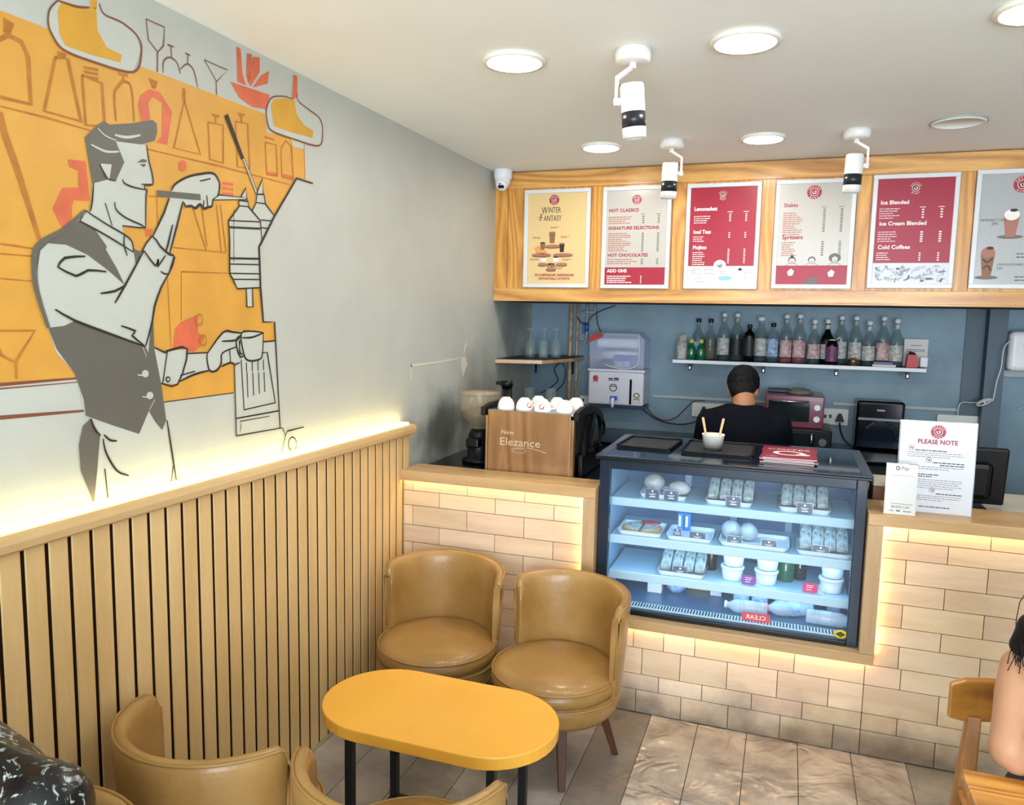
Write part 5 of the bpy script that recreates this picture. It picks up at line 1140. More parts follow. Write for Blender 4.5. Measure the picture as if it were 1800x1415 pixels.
plug(1.215, 1.105, .022, 'black plug in the left socket panel'); plug(2.045, 1.105, .026, 'large black plug in the socket panel by the oven')
pipe('power_cable', 'black cable hanging from the large plug by the oven', [(2.045, 5.165, 1.075), (2.05, 5.12, 1.03), (2.075, 5.08, .98), (2.12, 5.05, .95)], .005, 'wire_black', 'cable', 1)
pipe('power_cable', 'black cable looping left from the plug below the bottle shelf', [(1.212, 5.165, 1.085), (1.19, 5.16, 1.04), (1.10, 5.17, 1.005), (.98, 5.18, 1.005), (.88, 5.18, 1.04), (.80, 5.17, 1.10)], .0045, 'wire_black', 'cable', 1)
pipe('power_cable', 'dark red cable looping right of the water purifier', [(1.22, 5.21, 1.165), (1.15, 5.20, 1.16), (1.09, 5.19, 1.10), (1.03, 5.19, 1.04), (.95, 5.19, 1.02), (.87, 5.19, 1.06), (.83, 5.19, 1.12)], .0035, 'wire_red', 'cable', 1)
pipe('wall_cable', 'thin cables draping left of the water purifier', [(.34, 5.18, 1.70), (.37, 5.17, 1.66), (.41, 5.17, 1.655), (.46, 5.17, 1.72), (.60, 5.18, 1.78)], .003, 'wire_black', 'cable', 1)
pipe('wall_cable', 'looped dark cable under the corner shelf', [(.18, 5.16, 1.16), (.26, 5.15, 1.24), (.27, 5.16, 1.34), (.23, 5.16, 1.38), (.19, 5.16, 1.33), (.22, 5.15, 1.26), (.16, 5.16, 1.20), (.09, 5.17, 1.16)], .0035, 'wire_black', 'cable', 1)
pipe('water_hose', 'thin grey hose from the purifier down to the switch plate', [(.466, 5.10, 1.43), (.43, 5.14, 1.38), (.37, 5.17, 1.28), (.345, 5.19, 1.10)], .004, 'pipe_grey', 'hose', 1)
pipe('wire_conduit', 'dark wire running down to the purifier top', [(.46, 5.21, 1.78), (.475, 5.21, 1.66), (.50, 5.21, 1.60)], .003, 'wire_black', 'cable', 1)
g = MB(); g.box(.87, 1.93, 5.212, 5.229, 1.168, 1.188, 'ledge_pale', .002); g.box(2.0, 2.69, 5.212, 5.229, 1.180, 1.200, 'ledge_pale', .002); struct(g.build('trim_5'))
# water purifier
wpf = thing('water_purifier', 'wall water purifier with a clear upper cover, white tank and small tap', 'water purifier', (.66, 5.1, 1.12))
g = MB(); g.box(.475, .845, 5.00, 5.215, 1.125, 1.345, 'purifier_white', .012); g.box(.470, .85, 4.995, 5.215, 1.345, 1.362, 'purifier_white', .004); g.build('tank', wpf)
g = MB(); g.box(.47, .85, 5.02, 5.215, 1.103, 1.122, 'card_navy', .006); g.build('base', wpf)
g = MB(); g.prism([(x, 5.00, z) for x, z in ((.478, 1.363), (.842, 1.363), (.842, 1.56), (.80, 1.600), (.56, 1.600), (.490, 1.575), (.474, 1.54))], (0, .20, 0), 'purifier_cover'); g.build('cover', wpf, bevel=.006, label='clear plastic cover')
g = MB(); g.box(.51, .80, 5.05, 5.15, 1.50, 1.565, 'tub_white', .02); g.cyl((.55, 5.10, 1.45), (.78, 5.10, 1.45), .03, 'tub_white'); g.build('filter', wpf)
g = MB(); g.box(.63, .78, 5.04, 5.12, 1.42, 1.455, 'purifier_blue', .01); g.box(.64, .74, 5.03, 5.05, 1.375, 1.415, 'label_blue', .002); g.build('pump', wpf, label='blue pump part')
g = MB(); g.box(.50, .60, 5.05, 5.15, 1.366, 1.41, 'black_plastic', .01); g.cyl((.59, 5.04, 1.40), (.62, 5.04, 1.40), .022, 'black_plastic'); g.build('motor', wpf)
g = MB(); g.prism([(x, 4.994, z) for x, z in ((.474, 1.53), (.478, 1.575), (.52, 1.592), (.575, 1.592), (.555, 1.565), (.50, 1.545))], (0, .006, 0), 'ribbon_red'); g.build('corner_badge', wpf, label='red corner badge')
g = MB(); g.tube(smooth([(.58, 4.996, 1.392), (.66, 4.996, 1.372), (.74, 4.996, 1.37), (.80, 4.996, 1.40), (.81, 4.996, 1.50), (.80, 4.996, 1.585)], 6), .0035, 'wire_white'); g.build('hose', wpf)
g = MB(); g.ell((.525, 4.997, 1.300), (.018, .003, .018), 'ribbon_red'); g.prism([(x, 4.9965, z) for x, z in ((.513, 1.292), (.521, 1.288), (.517, 1.270), (.509, 1.276))], (0, .002, 0), 'ribbon_red'); g.prism([(x, 4.9965, z) for x, z in ((.537, 1.292), (.529, 1.288), (.533, 1.270), (.541, 1.276))], (0, .002, 0), 'ribbon_red'); g.build('rosette', wpf, label='red rosette sticker')
g = MB(); vs = [(.645+q*math.cos(a), 4.999, 1.240+q*math.sin(a)) for q in (.020, .026) for a in [2*PI*k/28 for k in range(28)]]; g._add(vs, [(k, (k+1) % 28, 28+(k+1) % 28, 28+k) for k in range(28)], 'ink_dark'); g.box(.625, .665, 4.9985, 4.9995, 1.246, 1.252, 'card_navy'); g.box(.610, .680, 4.9985, 4.9995, 1.285, 1.290, 'ink_grey'); g.box(.612, .64, 4.9985, 4.9995, 1.293, 1.303, 'ink_dark'); g.box(.648, .68, 4.9985, 4.9995, 1.293, 1.306, 'ink_dark'); g.build('round_label', wpf)
g = MB(); g.box(.753, .768, 4.996, 5.001, 1.135, 1.30, 'black_gloss', .002); g.build('level_window', wpf)
g = MB(); g.box(.780, .822, 4.9985, 5.0, 1.148, 1.175, 'ink_tan'); g.box(.784, .818, 4.9982, 5.0, 1.15, 1.165, 'page_white'); g.ell((.801, 4.9995, 1.195), (.021, .0012, .018), 'ink_green'); g.ell((.801, 4.999, 1.195), (.014, .0012, .012), 'page_white'); g.build('star_label', wpf)
g = MB(); g.box(.63, .675, 4.975, 5.0, 1.158, 1.185, 'purifier_blue', .004); g.cyl((.652, 4.975, 1.17), (.652, 4.955, 1.165), .011, 'tub_white'); g.cyl((.652, 4.957, 1.165), (.652, 4.957, 1.115), .0125, 'tub_white', .009); g.build('tap', wpf)

# ------------------------------------------------------------------ bottle shelf
bs = thing('bottle_shelf', 'long white wall shelf holding the row of syrup bottles', 'shelf', (1.75, 5.1, 1.42))
g = MB(); g.box(1.021, 2.480, 5.02, 5.229, 1.418, 1.440, 'shelf_white', .002); g.build('board', bs)
g = MB(); g.box(1.025, 2.476, 5.024, 5.228, 1.4402, 1.4415, 'shelf_black'); g.build('shelf_mat', bs)
for px in (1213, 1342, 1470, 1595):
    x = at(px, 650, 'y', 5.1).x; g = MB(); g.box(x-.010, x+.010, 5.06, 5.228, 1.406, 1.4175, 'black_plastic'); g.box(x-.010, x+.010, 5.075, 5.09, 1.372, 1.406, 'black_plastic', .002); g.box(x-.004, x+.004, 5.073, 5.076, 1.38, 1.395, 'steel'); g.build('bracket', bs)
Z0 = 1.4416
BT = {'tall': [(0, 0), (.036, 0), (.039, .004), (.039, .165), (.036, .188), (.026, .212), (.0165, .236), (.0135, .262), (.0135, .288)],
      'mid': [(0, 0), (.034, 0), (.037, .004), (.037, .135), (.033, .158), (.021, .180), (.0135, .200), (.0125, .235), (.0125, .250)],
      'flat': [(0, 0), (.032, 0), (.034, .004), (.034, .165), (.030, .182), (.015, .196), (.012, .205), (.012, .225)],
      'small': [(0, 0), (.026, 0), (.028, .004), (.028, .060), (.022, .082), (.012, .100), (.010, .118)],
      'jug': [(0, 0), (.040, 0), (.043, .004), (.043, .170), (.035, .196), (.019, .215), (.0175, .260), (.020, .268)]}
def make_bottle(kind, glass, cap, liquid, lev, label, neck=None):
    t = thing('syrup_bottle', '', 'bottle'); pr = BT[kind]; h = pr[-1][1]
    g = MB(); g.lathe([(max(r, .0001), z) for r, z in pr], glass, seg=28, cap=False); g.build('glass', t)
    if liquid:
        L_ = []
        for r, z in pr:
            if z <= lev: L_.append((max(r-.002, .0001), max(z, .003)))
        r_ = L_[-1][0]; L_.append((r_, lev)); L_.append((.0001, lev)); g = MB(); g.lathe(L_, liquid, seg=24, cap=False); g.build('syrup', t)
    r = pr[-1][0]; g = MB(); g.lathe([(r+.0015, h-.012), (r+.003, h-.010), (r+.003, h+.010), (r+.001, h+.012), (.0001, h+.012)], cap, seg=24); g.build('cap', t)
    if neck: g = MB(); g.lathe([(r+.0012, h-.045), (r+.0012, h-.020)], neck, seg=24, cap=False); g.build('neck_label', t)
    if label:
        R_ = pr[2][0]+.0008; z1 = pr[3][1]*.86; z0 = pr[3][1]*.22; g = MB(); g.lathe([(R_, z0), (R_, z1)], label, seg=24, cap=False, a0=R(190), a1=R(330)); g.build('front_label', t)
    return t
bw = 'glass_bottle'
for (px, yy, kind, args, lab, sc_) in (
  (1227, 5.17, 'mid', (bw, 'cap_black', None, 0, 'label_blue'), 'black capped bottle standing behind the two green bottles', 1.0),
  (1248.5, 5.15, 'mid', (bw, 'cap_black', 'syrup_amber', .135, None), 'olive bottle without a label, fourth object from the left', 1.0),
  (1272, 5.12, 'tall', (bw, 'cap_white', 'syrup_dark', .03, 'bottle_label', 'bottle_label'), 'tall bottle with a white label and black drawing, left of the dark full one', 1.0),
  (1295, 5.13, 'tall', (bw, 'cap_white', 'syrup_dark', .165, 'label_dark', 'bottle_label'), 'tall bottle almost full of dark syrup', 1.0),
  (1317, 5.062, 'flat', ('black_gloss', 'cap_black', None, 0, 'label_dark'), 'short all black bottle with a black label', .98),
  (1337, 5.12, 'jug', (bw, 'cap_white', 'syrup_dark', .03, 'bottle_label'), 'broad round shouldered bottle right of the all black one', 1.0),
  (1358.5, 5.09, 'flat', (bw, 'cap_black', 'syrup_dark', .02, 'label_blue'), 'slim bottle with a black cap and a framed blue and white label', 1.03),
  (1381.5, 5.12, 'tall', (bw, 'cap_white', 'syrup_red', .035, 'label_red', 'bottle_label'), 'tall bottle with a pinkish label, just right of the framed blue label', .99),
  (1405, 5.11, 'tall', (bw, 'cap_white', 'syrup_red', .05, 'label_red', 'bottle_label'), 'tall bottle with bright red syrup left in its foot', 1.0),
  (1431, 5.11, 'mid', (bw, 'cap_white', 'syrup_dark', .03, 'label_red', 'bottle_label'), 'shorter bottle standing right of the bright red one', 1.03),
  (1454, 5.12, 'mid', ('black_gloss', 'cap_white', None, 0, 'bottle_label', 'bottle_label'), 'black shouldered bottle left of the purple jar', 1.04),
  (1478, 5.16, 'tall', (bw, 'cap_white', 'syrup_brown', .12, 'bottle_label', 'bottle_label'), 'tall brown filled bottle behind the purple jar', .98),
  (1503.7, 5.12, 'tall', (bw, 'cap_white', 'syrup_brown', .10, 'bottle_label', 'bottle_label'), 'tall bottle with a steel measure in front of its foot', .98),
  (1527.7, 5.11, 'mid', (bw, 'cap_white', 'syrup_dark', .12, 'bottle_label', 'bottle_label'), 'shorter bottle between two tall ones near the right end', 1.02),
  (1552, 5.12, 'tall', (bw, 'cap_white', None, 0, 'label_red', 'bottle_label'), 'tall empty looking bottle, second from the right', .98),
  (1576, 5.12, 'mid', (bw, 'cap_white', 'syrup_brown', .02, 'bottle_label', 'bottle_label'), 'bottle at the right end of the row beside the white card', 1.08)):
    b_ = make_bottle(kind, *args); p = at(px, 600, 'y', yy); place(b_, (p.x, yy, Z0), 0, lab, 'syrup bottles on the white shelf', sc_)
for px, yy, lab in ((1216, 5.07, 'small green bottle with a yellow cap, left one of the pair'), (1233, 5.07, 'small green bottle with a yellow cap, right one of the pair')):
    b_ = make_bottle('small', 'green_bottle', 'yellow_cap', 'green_glass', .07, None); b_.name = 'soda_bottle'; place(b_, (at(px, 600, 'y', yy).x, yy, Z0), 0, lab, 'small green bottles', 1.0)
sj = thing('straw_holder', 'white patterned jar full of pale straws at the left end of the bottle shelf', 'jar', (at(1199, 600, 'y', 5.09).x, 5.09, Z0)); o_ = sj.location
g = MB(); g.lathe([(.0001, 0), (.034, 0), (.035, .003), (.035, .115), (.033, .115), (.033, .01), (.0001, .01)], 'bottle_label', o_, 28, cap=False); g.build('jar', sj)
rnd = random.Random(4); g = MB()
for k in range(26):
    a = rnd.uniform(0, 2*PI); r = rnd.uniform(0, .022); a2 = a+rnd.uniform(-.5, .5)
    g.tube([o_+Vector((r*math.cos(a)*.6, r*math.sin(a)*.6, .012)), o_+Vector((r*1.5*math.cos(a2), r*1.5*math.sin(a2), .150+rnd.uniform(-.008, .012)))], .0022, 'straw', 5)
g.build('straws', sj, kind='stuff')
pj = thing('purple_jar', 'dark jar with a purple label and tilted white lid on the bottle shelf', 'jar', (at(1463, 600, 'y', 5.07).x, 5.055, Z0)); o_ = pj.location
g = MB(); g.lathe([(.0001, 0), (.034, 0), (.036, .004), (.036, .115), (.03, .130), (.028, .145), (.0001, .145)], 'black_gloss', o_, 28); g.build('jar', pj)
g = MB(); g.lathe([(.0365, .02), (.0365, .110)], 'label_purple', o_, 28, cap=False); g.build('front_label', pj)
g = MB(); g.lathe([(.0001, .146), (.020, .146), (.020, .152), (.0001, .152)], 'cap_white', o_, 20); g.lathe([(.0001, 0), (.014, 0), (.014, .005), (.0001, .005)], 'cap_white', o_+Vector((.034, 0, .158)), 20, T=Euler((0, R(-35), 0)).to_matrix().to_4x4()); g.build('lid', pj)
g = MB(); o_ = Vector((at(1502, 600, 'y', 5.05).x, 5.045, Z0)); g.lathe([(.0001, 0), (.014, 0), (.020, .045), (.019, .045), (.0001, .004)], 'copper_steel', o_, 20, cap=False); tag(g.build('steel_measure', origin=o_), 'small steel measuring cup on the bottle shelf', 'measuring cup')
p0 = at(1552, 637, 'y', 5.07).x
g = MB(); g.box(p0-.06, p0+.065, 5.025, 5.065, Z0, Z0+.012, 'page_white', .001); tag(g.build('notebook', origin=(p0, 5.045, Z0)), 'white notebook lying at the right end of the bottle shelf', 'notebook')
g = MB(); g.box(p0-.055, p0+.05, 5.025, 5.062, Z0+.0125, Z0+.027, 'book_violet', .002); tag(g.build('notebook', origin=(p0, 5.045, Z0+.0125)), 'violet notebook lying on the white one', 'notebook')
p0 = at(1612, 620, 'y', 5.2).x
nc = thing('notice_card', 'white printed card leaning on the wall at the right end of the bottle shelf', 'card', (p0, 5.19, Z0))
g = MB(); g.box(p0-.075, p0+.055, 5.185, 5.19, Z0, Z0+.165, 'page_white', .001); g.build('card', nc)
g = MB(); [g.box(p0-.06+.02*(k == 0), p0+.04-.02*(k == 0), 5.1842, 5.185, z, z+.004, 'ink_grey') for k, z in enumerate((Z0+.125, Z0+.10, Z0+.09))]; g.build('printed_lines', nc, kind='stuff')
p0 = at(1603, 630, 'y', 5.08).x; g = MB()
g.prism([(p0-.030, 5.06, Z0), (p0+.030, 5.06, Z0), (p0+.024, 5.06, Z0+.075), (p0-.024, 5.06, Z0+.075)], (0, .05, 0), 'red_box'); g.prism([(p0-.020, 5.072, Z0+.075), (p0+.020, 5.072, Z0+.075), (p0+.012, 5.080, Z0+.088), (p0-.014, 5.080, Z0+.094)], (0, .018, 0), 'cap_black'); tag(g.build('paper_packet', origin=(p0, 5.08, Z0)), 'small red packet with a dark top by the white card', 'packet')
g = MB(); p1 = at(1626, 635, 'y', 5.14).x; g.box(p1-.03, p1+.015, 5.12, 5.14, Z0, Z0+.062, 'shelf_white', .008); tag(g.build('white_box', origin=(p1, 5.13, Z0)), 'small white box at the far right of the bottle shelf', 'box')

# ------------------------------------------------------------------ ovens, dispenser, router
def oven(x0, x1, y0, y1, z0, z1, body, label, cat):
    t = thing('toaster_oven', label, cat, ((x0+x1)/2, (y0+y1)/2, z0)); W = x1-x0; Hh = z1-z0
    g = MB(); g.box(x0, x1, y0, y1, z0, z1, body, .006); g.build('body', t)
    g = MB(); g.box(x0+W*.06, x0+W*.76, y0-.008, y0-.0005, z0+Hh*.20, z0+Hh*.84, 'oven_glass', .003); d_ = g.build('door', t)
    g = MB(); g.cyl((x0+W*.10, y0-.025, z0+Hh*.82), (x0+W*.74, y0-.025, z0+Hh*.82), .006, 'steel'); g.box(x0+W*.12, x0+W*.14, y0-.025, y0-.008, z0+Hh*.80, z0+Hh*.84, 'steel'); g.box(x0+W*.70, x0+W*.72, y0-.025, y0-.008, z0+Hh*.80, z0+Hh*.84, 'steel'); g.build('handle', d_)
    for v in (.30, .66): g = MB(); g.cyl((x0+W*.885, y0, z0+Hh*v), (x0+W*.885, y0-.018, z0+Hh*v), .019, 'knob_white', .017, 24); g.build('knob', t)
    return t
bo = thing('black_oven', 'black countertop machine with one dial below the red oven', 'oven', (1.80, 4.95, .9405))
g = MB(); g.box(1.60, 1.985, 4.80, 5.16, .9405, 1.070, 'black_plastic', .008); g.build('body', bo)
g = MB(); g.box(1.64, 1.89, 4.792, 4.7995, .965, 1.05, 'oven_glass', .003); g.build('door', bo)
g = MB(); g.cyl((1.935, 4.80, 1.0), (1.935, 4.78, 1.0), .024, 'steel', .022, 24); g.build('dial', bo)
g = MB(); g.cyl((1.875, 4.782, .97), (1.875, 4.782, 1.045), .006, 'steel'); g.build('handle', bo)
oven(1.606, 1.935, 4.84, 5.14, 1.0705, 1.262, 'oven_red', 'dark red toaster oven with two white knobs behind the person', 'oven')
g = MB(); g.ell((1.80, 4.97, 1.263), (.075, .05, .035), 'cloth_grey', 24, 12, fn=lambda v: (1+.25*mnoise.noise(v*2.5)) if v.z > 0 else .9)
for v in g.bm.verts: v.co.z = max(v.co.z, 1.2632)
tag(g.build('folded_cloth', origin=(1.8, 4.97, 1.263)), 'grey green cloth crumpled on the red oven', 'cloth')
g = MB(); g.box(1.615, 1.74, 5.0, 5.12, 1.2632, 1.282, 'tray_dark', .004); tag(g.build('oven_tray', origin=(1.68, 5.06, 1.2632)), 'flat dark tray at the left of the red oven top', 'tray')
dp = thing('towel_dispenser', 'glossy black paper towel dispenser on the back wall', 'dispenser', (2.26, 5.15, .945))
g = MB(); g.box(2.125, 2.388, 5.03, 5.228, .945, 1.235, 'black_gloss', .018, seg=4); g.build('body', dp)
g = MB(); P = [(2.155, .955), (2.36, .955), (2.36, 1.00), (2.335, 1.07), (2.28, 1.115), (2.23, 1.115), (2.18, 1.07), (2.155, 1.00)]; g.prism([(x, 5.018, z) for x, z in P], (0, .012, 0), 'case_top_glass'); g.build('window', dp, bevel=.004)
g = MB(); g.box(2.135, 2.378, 5.022, 5.030, 1.118, 1.135, 'steel_dark', .002); g.build('trim_band', dp)
g = MB(); g.box(2.235, 2.280, 5.026, 5.030, 1.175, 1.187, 'steel_dark', .001); g.build('lock', dp)
rt = thing('wifi_router', 'white rounded router on the ledge at the right edge', 'router', (3.05, 5.12, 1.44))
g = MB(); g.box(2.90, 3.22, 5.08, 5.19, 1.4405, 1.668, 'white_plastic', .03, seg=5); g.build('body', rt)
g = MB(); g.text('AIRTEL', (2.965, 5.0792, 1.585), (1, 0, 0), (0, 0, 1), .036, 'ink_grey', 'LEFT', 1.1); g.build('lettering', rt)
pipe('router_cable', 'white cable hanging from the router down beside the column', [(2.905, 5.075, 1.62), (2.87, 5.07, 1.57), (2.865, 5.07, 1.46), (2.85, 5.07, 1.38), (2.84, 5.07, 1.28), (2.825, 5.08, 1.265), (2.76, 5.15, 1.245), (2.70, 5.19, 1.235), (2.69, 5.19, 1.16)], .0032, 'wire_white', 'cable', 1)
g = MB(); T = Matrix.Translation((2.80, 5.085, 1.255)) @ Euler((0, R(-28), 0)).to_matrix().to_4x4()
for k in range(5): g.tube([T @ Vector((.04*math.cos(a), .01*(k-2)*.5, (.008+.002*k)*math.sin(a))) for a in [2*PI*j/20 for j in range(20)]], .003, 'wire_white', 6, closed=True)
g.cyl(T @ Vector((0, -.004, -.014)), T @ Vector((0, -.004, .014)), .006, 'wire_white'); tag(g.build('cable_bundle', origin=(2.80, 5.085, 1.25)), 'tied bundle of white cable by the column', 'cable')
pipe('wall_wire', 'short white wire sticking out of the wall at the far right', [(3.00, 5.222, 1.215), (3.04, 5.20, 1.23), (3.10, 5.20, 1.235), (3.15, 5.222, 1.20)], .003, 'wire_white', 'cable', 1)
# ------------------------------------------------------------------ things on the right counter
ns = thing('notice_sheet', 'white Please Note sheet with a red round logo standing on the right counter', 'sign', (2.27, 3.27, .980))
TN = Matrix.Translation((2.272, 3.262, .9805)) @ Euler((R(-3), 0, R(0))).to_matrix().to_4x4()
g = MB(); g.box(-.128, .128, 0, .003, 0, .350, 'paper_cool', T=TN); 
rv, uv, nv = TN.to_3x3() @ Vector((1, 0, 0)), TN.to_3x3() @ Vector((0, 0, 1)), TN.to_3x3() @ Vector((0, -1, 0))
pt = lambda x, z, d=.0006: TN @ Vector((x, -d, z))
logo(g, pt(0, .312), .026, 'logo_red', 'ink_white', rv, uv, nv); g.text('PLEASE NOTE', pt(0, .265), rv, uv, .0235, 'ink_red', 'CENTER', .95, .0007)
def bar(x0, x1, z, m='ink_grey', h=.0026): g._add([pt(x0, z), pt(x1, z), pt(x1, z+h), pt(x0, z+h)], [(0, 1, 2, 3)], m)
rnd = random.Random(2)
def para(x0, x1, z, m='ink_grey', h=.0022):
    q = x0
    while q < x1: w_ = rnd.uniform(.006, .018); bar(q, min(q+w_, x1), z, m, h); q += w_+.0025
for x0, x1, z, b in ((-.075, .035, .237, 1), (-.10, .085, .229, 0), (-.10, .092, .221, 0), (-.10, .045, .213, 0), (-.012, .095, .192, 1), (.012, .095, .183, 1), (-.10, .092, .175, 0), (-.10, .045, .167, 0), (-.07, .012, .145, 1), (-.07, -.012, .137, 1), (-.10, .09, .126, 0), (-.10, .09, .118, 0), (-.10, .08, .110, 0), (-.10, .09, .102, 0), (-.10, .065, .094, 0), (.005, .095, .073, 1), (-.10, .09, .064, 0), (-.10, .09, .056, 0), (-.10, .03, .048, 0), (-.05, .055, .021, 1)): para(x0, x1, z, 'ink_dark' if b else 'ink_grey', .0034 if b else .002)
for x, z in ((-.088, .247), (-.026, .203), (-.008, .088)):
    vs = [pt(x+r_*math.cos(a), z+r_*math.sin(a)) for r_ in (.0085, .0100) for a in [2*PI*k/20 for k in range(20)]]; g._add(vs, [(k, (k+1) % 20, 20+(k+1) % 20, 20+k) for k in range(20)], 'ink_red'); bar(x-.005, x+.004, z-.001, 'ink_dark', .003); bar(x+.001, x+.004, z-.005, 'ink_dark', .006)
g.build('sheet', ns)
g = MB(); g.box(-.132, .132, .0035, .006, 0, .352, 'glass_pale', T=TN); g.build('holder', ns)
gp = thing('payment_card', 'small white G Pay stand with a blank code square beside the Please Note sheet', 'sign', (2.145, 3.185, .9805))
TN = Matrix.Translation((2.147, 3.182, .9805)) @ Euler((R(-4), 0, 0)).to_matrix().to_4x4(); rv, uv, nv = TN.to_3x3() @ Vector((1, 0, 0)), TN.to_3x3() @ Vector((0, 0, 1)), TN.to_3x3() @ Vector((0, -1, 0)); pt = lambda x, z, d=.0006: TN @ Vector((x, -d, z))
g = MB(); g.box(-.054, .054, 0, .003, 0, .194, 'paper', T=TN)
cG = [pt(-.014+.0065*math.cos(a), .176+.0065*math.sin(a), .001) for a in [R(35)+R(300)*k/20 for k in range(21)]]+[pt(-.008, .1765, .001), pt(-.013, .1765, .001)]
g.tube(cG, .0012, 'ink_dark', 5); g.text('Pay', pt(-.002, .170, .001), rv, uv, .020, 'ink_grey', 'LEFT', .95)
bar(-.038, .038, .148, 'ink_grey', .0008); bar(-.030, .044, .040, 'ink_grey', .0016); g.text('BHIM UPI', pt(.002, .024, .001), rv, uv, .014, 'ink_grey', 'CENTER', 1.1); bar(-.035, -.02, .012, 'ink_grey', .003); bar(-.012, .002, .012, 'ink_dark', .004); bar(.012, .04, .012, 'ink_grey', .003)
bar(-.054, .0, .1925, 'ink_blue', .0015); bar(.02, .054, .1925, 'ink_red', .0015); g.build('card', gp)
g = MB(); g.prism([TN @ Vector((-.05, .003, 0)), TN @ Vector((-.05, .003, .10)), Vector((2.147-.05, 3.225, .9805))], (.10, 0, 0), 'glass_pale'); g.build('stand', gp)
mo = thing('monitor', 'black monitor seen from behind at the right of the notice sheet', 'monitor', (2.46, 3.50, .9585))
TN = Matrix.Translation((2.45, 3.52, .978)) @ Euler((R(8), 0, R(0))).to_matrix().to_4x4()
g = MB(); g.box(-.19, .115, 0, .03, .0, .235, 'black_plastic', .008, T=TN); g.box(-.12, .06, -.03, .0, .03, .18, 'black_plastic', .02, T=TN); g.build('housing', mo)
g = MB(); g.box(-.175, .10, .0302, .032, .015, .22, 'dark_lens', T=TN); g.build('screen', mo)
g = MB(); g.box(2.36, 2.50, 3.46, 3.62, .9585, .970, 'black_plastic', .004); g.box(2.40, 2.46, 3.54, 3.57, .970, 1.05, 'black_plastic', .004); g.build('base', mo)
sbox('brown_box', 'brown box on the counter between the display case and the payment card', 'box', 2.078, 2.20, 3.45, 3.60, .9585, 1.030, 'brown_box'); sbox('paper_stack', 'pale papers on top of the brown box', 'papers', 2.080, 2.198, 3.452, 3.598, 1.0305, 1.052, 'worktop_cream', .002)
sbox('white_tray', 'thin white tray in front of the brown box', 'tray', 2.085, 2.18, 3.425, 3.447, .9585, .972, 'page_white', .002)
# ------------------------------------------------------------------ refrigerated display case
dc = thing('display_case', 'black framed glass cake display case glowing blue white, set into the counter', 'display case', (1.515, 3.45, .426))
X0, X1, Y0, Y1, ZB, ZT = .985, 2.036, 3.200, 3.800, .426, 1.118
g = MB()
g.box(X0, 1.030, Y0, Y0+.035, ZB, 1.100, 'navy_case', .003); g.box(1.996, X1, Y0, Y0+.035, ZB, 1.100, 'navy_case', .003)
g.box(1.030, 1.996, Y0, Y0+.035, 1.058, 1.100, 'navy_case', .003); g.box(1.030, 1.996, Y0, Y0+.035, ZB, .445, 'case_black', .003)
g.build('front_frame', dc)
g = MB(); g.box(X0, X0+.008, Y0+.035, Y1, ZB, 1.10, 'case_black'); g.box(X1-.008, X1, Y0+.035, Y1, ZB, 1.10, 'case_black'); g.box(X0, X1, Y1-.01, Y1, ZB, .50, 'case_black'); g.build('side_panel', dc)
g = MB(); g.box(X0+.0085, X0+.014, Y0+.035, Y1-.011, .45, 1.099, 'case_inner'); g.box(X1-.014, X1-.0085, Y0+.035, Y1-.011, .45, 1.099, 'case_inner'); g.build('side_lining', dc, label='pale blue inner side wall')
g = MB(); g.box(.972, 2.050, 3.165, 3.805, 1.101, 1.113, 'case_black', .003); g.box(.972, 2.05, 3.165, 3.185, 1.1135, 1.120, 'navy_case', .002); g.box(.972, 2.05, 3.765, 3.805, 1.1135, 1.120, 'navy_case', .002); g.box(.972, 1.012, 3.185, 3.765, 1.1135, 1.120, 'navy_case', .002); g.box(2.010, 2.05, 3.185, 3.765, 1.1135, 1.120, 'navy_case', .002); g.build('top_frame', dc)
g = MB(); g.box(1.0125, 2.0095, 3.1855, 3.7645, 1.1135, 1.1195, 'case_top_glass'); g.build('top_glass', dc)
g = MB(); g.box(1.028, 1.998, Y0+.012, Y0+.018, .443, 1.060, 'glass'); g.build('front_glass', dc)
g = MB(); g.box(X0+.014, X1-.014, Y1-.012, Y1-.0105, .50, 1.099, 'case_rear')
for x in (1.28, 1.50, 1.75): g.box(x, x+.03, Y1-.024, Y1-.0125, .50, 1.099, 'case_shelf')
for x0, x1 in ((1.10, 1.24), (1.33, 1.47), (1.56, 1.72), (1.80, 1.98)): g.box(x0, x1, Y1-.016, Y1-.0125, .95, 1.09, 'card_navy'); g.box(x0, x1, Y1-.016, Y1-.0125, .76, .86, 'case_floor')
g.build('rear_doors', dc)
g = MB(); g.box(1.0, 2.02, Y0+.036, Y1-.03, .430, .447, 'case_floor'); g.build('case_deck', dc, label='dark steel deck')
g = MB(); g.box(1.03, 2.0, Y0+.038, Y0+.095, .4475, .452, 'case_shelf'); 
for k in range(74): x = 1.06+k*.0125; g.box(x, x+.0055, Y0+.045, Y0+.090, .4521, .4527, 'case_black')
g.build('vent_grille', dc)
SH = (.905, .733, .570)
for z in SH:
    g = MB(); g.box(1.012, 2.008, 3.335, 3.70, z-.010, z, 'case_shelf', .001); g.box(1.012, 2.008, 3.322, 3.335, z-.034, z+.004, 'case_shelf', .003); g.build('shelf', dc)
    g = MB(); g.box(1.05, 1.97, 3.337, 3.347, z-.020, z-.0105, 'case_led'); g.build('shelf_light', dc)
    for x in (1.005, 2.009): g = MB(); g.box(x-.004, x+.004, 3.35, 3.78, z-.022, z-.011, 'steel'); g.build('shelf_bracket', dc)
g = MB(); g.box(1.04, 1.99, Y0+.037, Y0+.05, 1.085, 1.099, 'case_led'); g.build('top_light', dc)
g = MB(); g.ell((1.975, Y0+.0105, .470), (.026, .0012, .018), 'sticker_yellow', 28, 8)
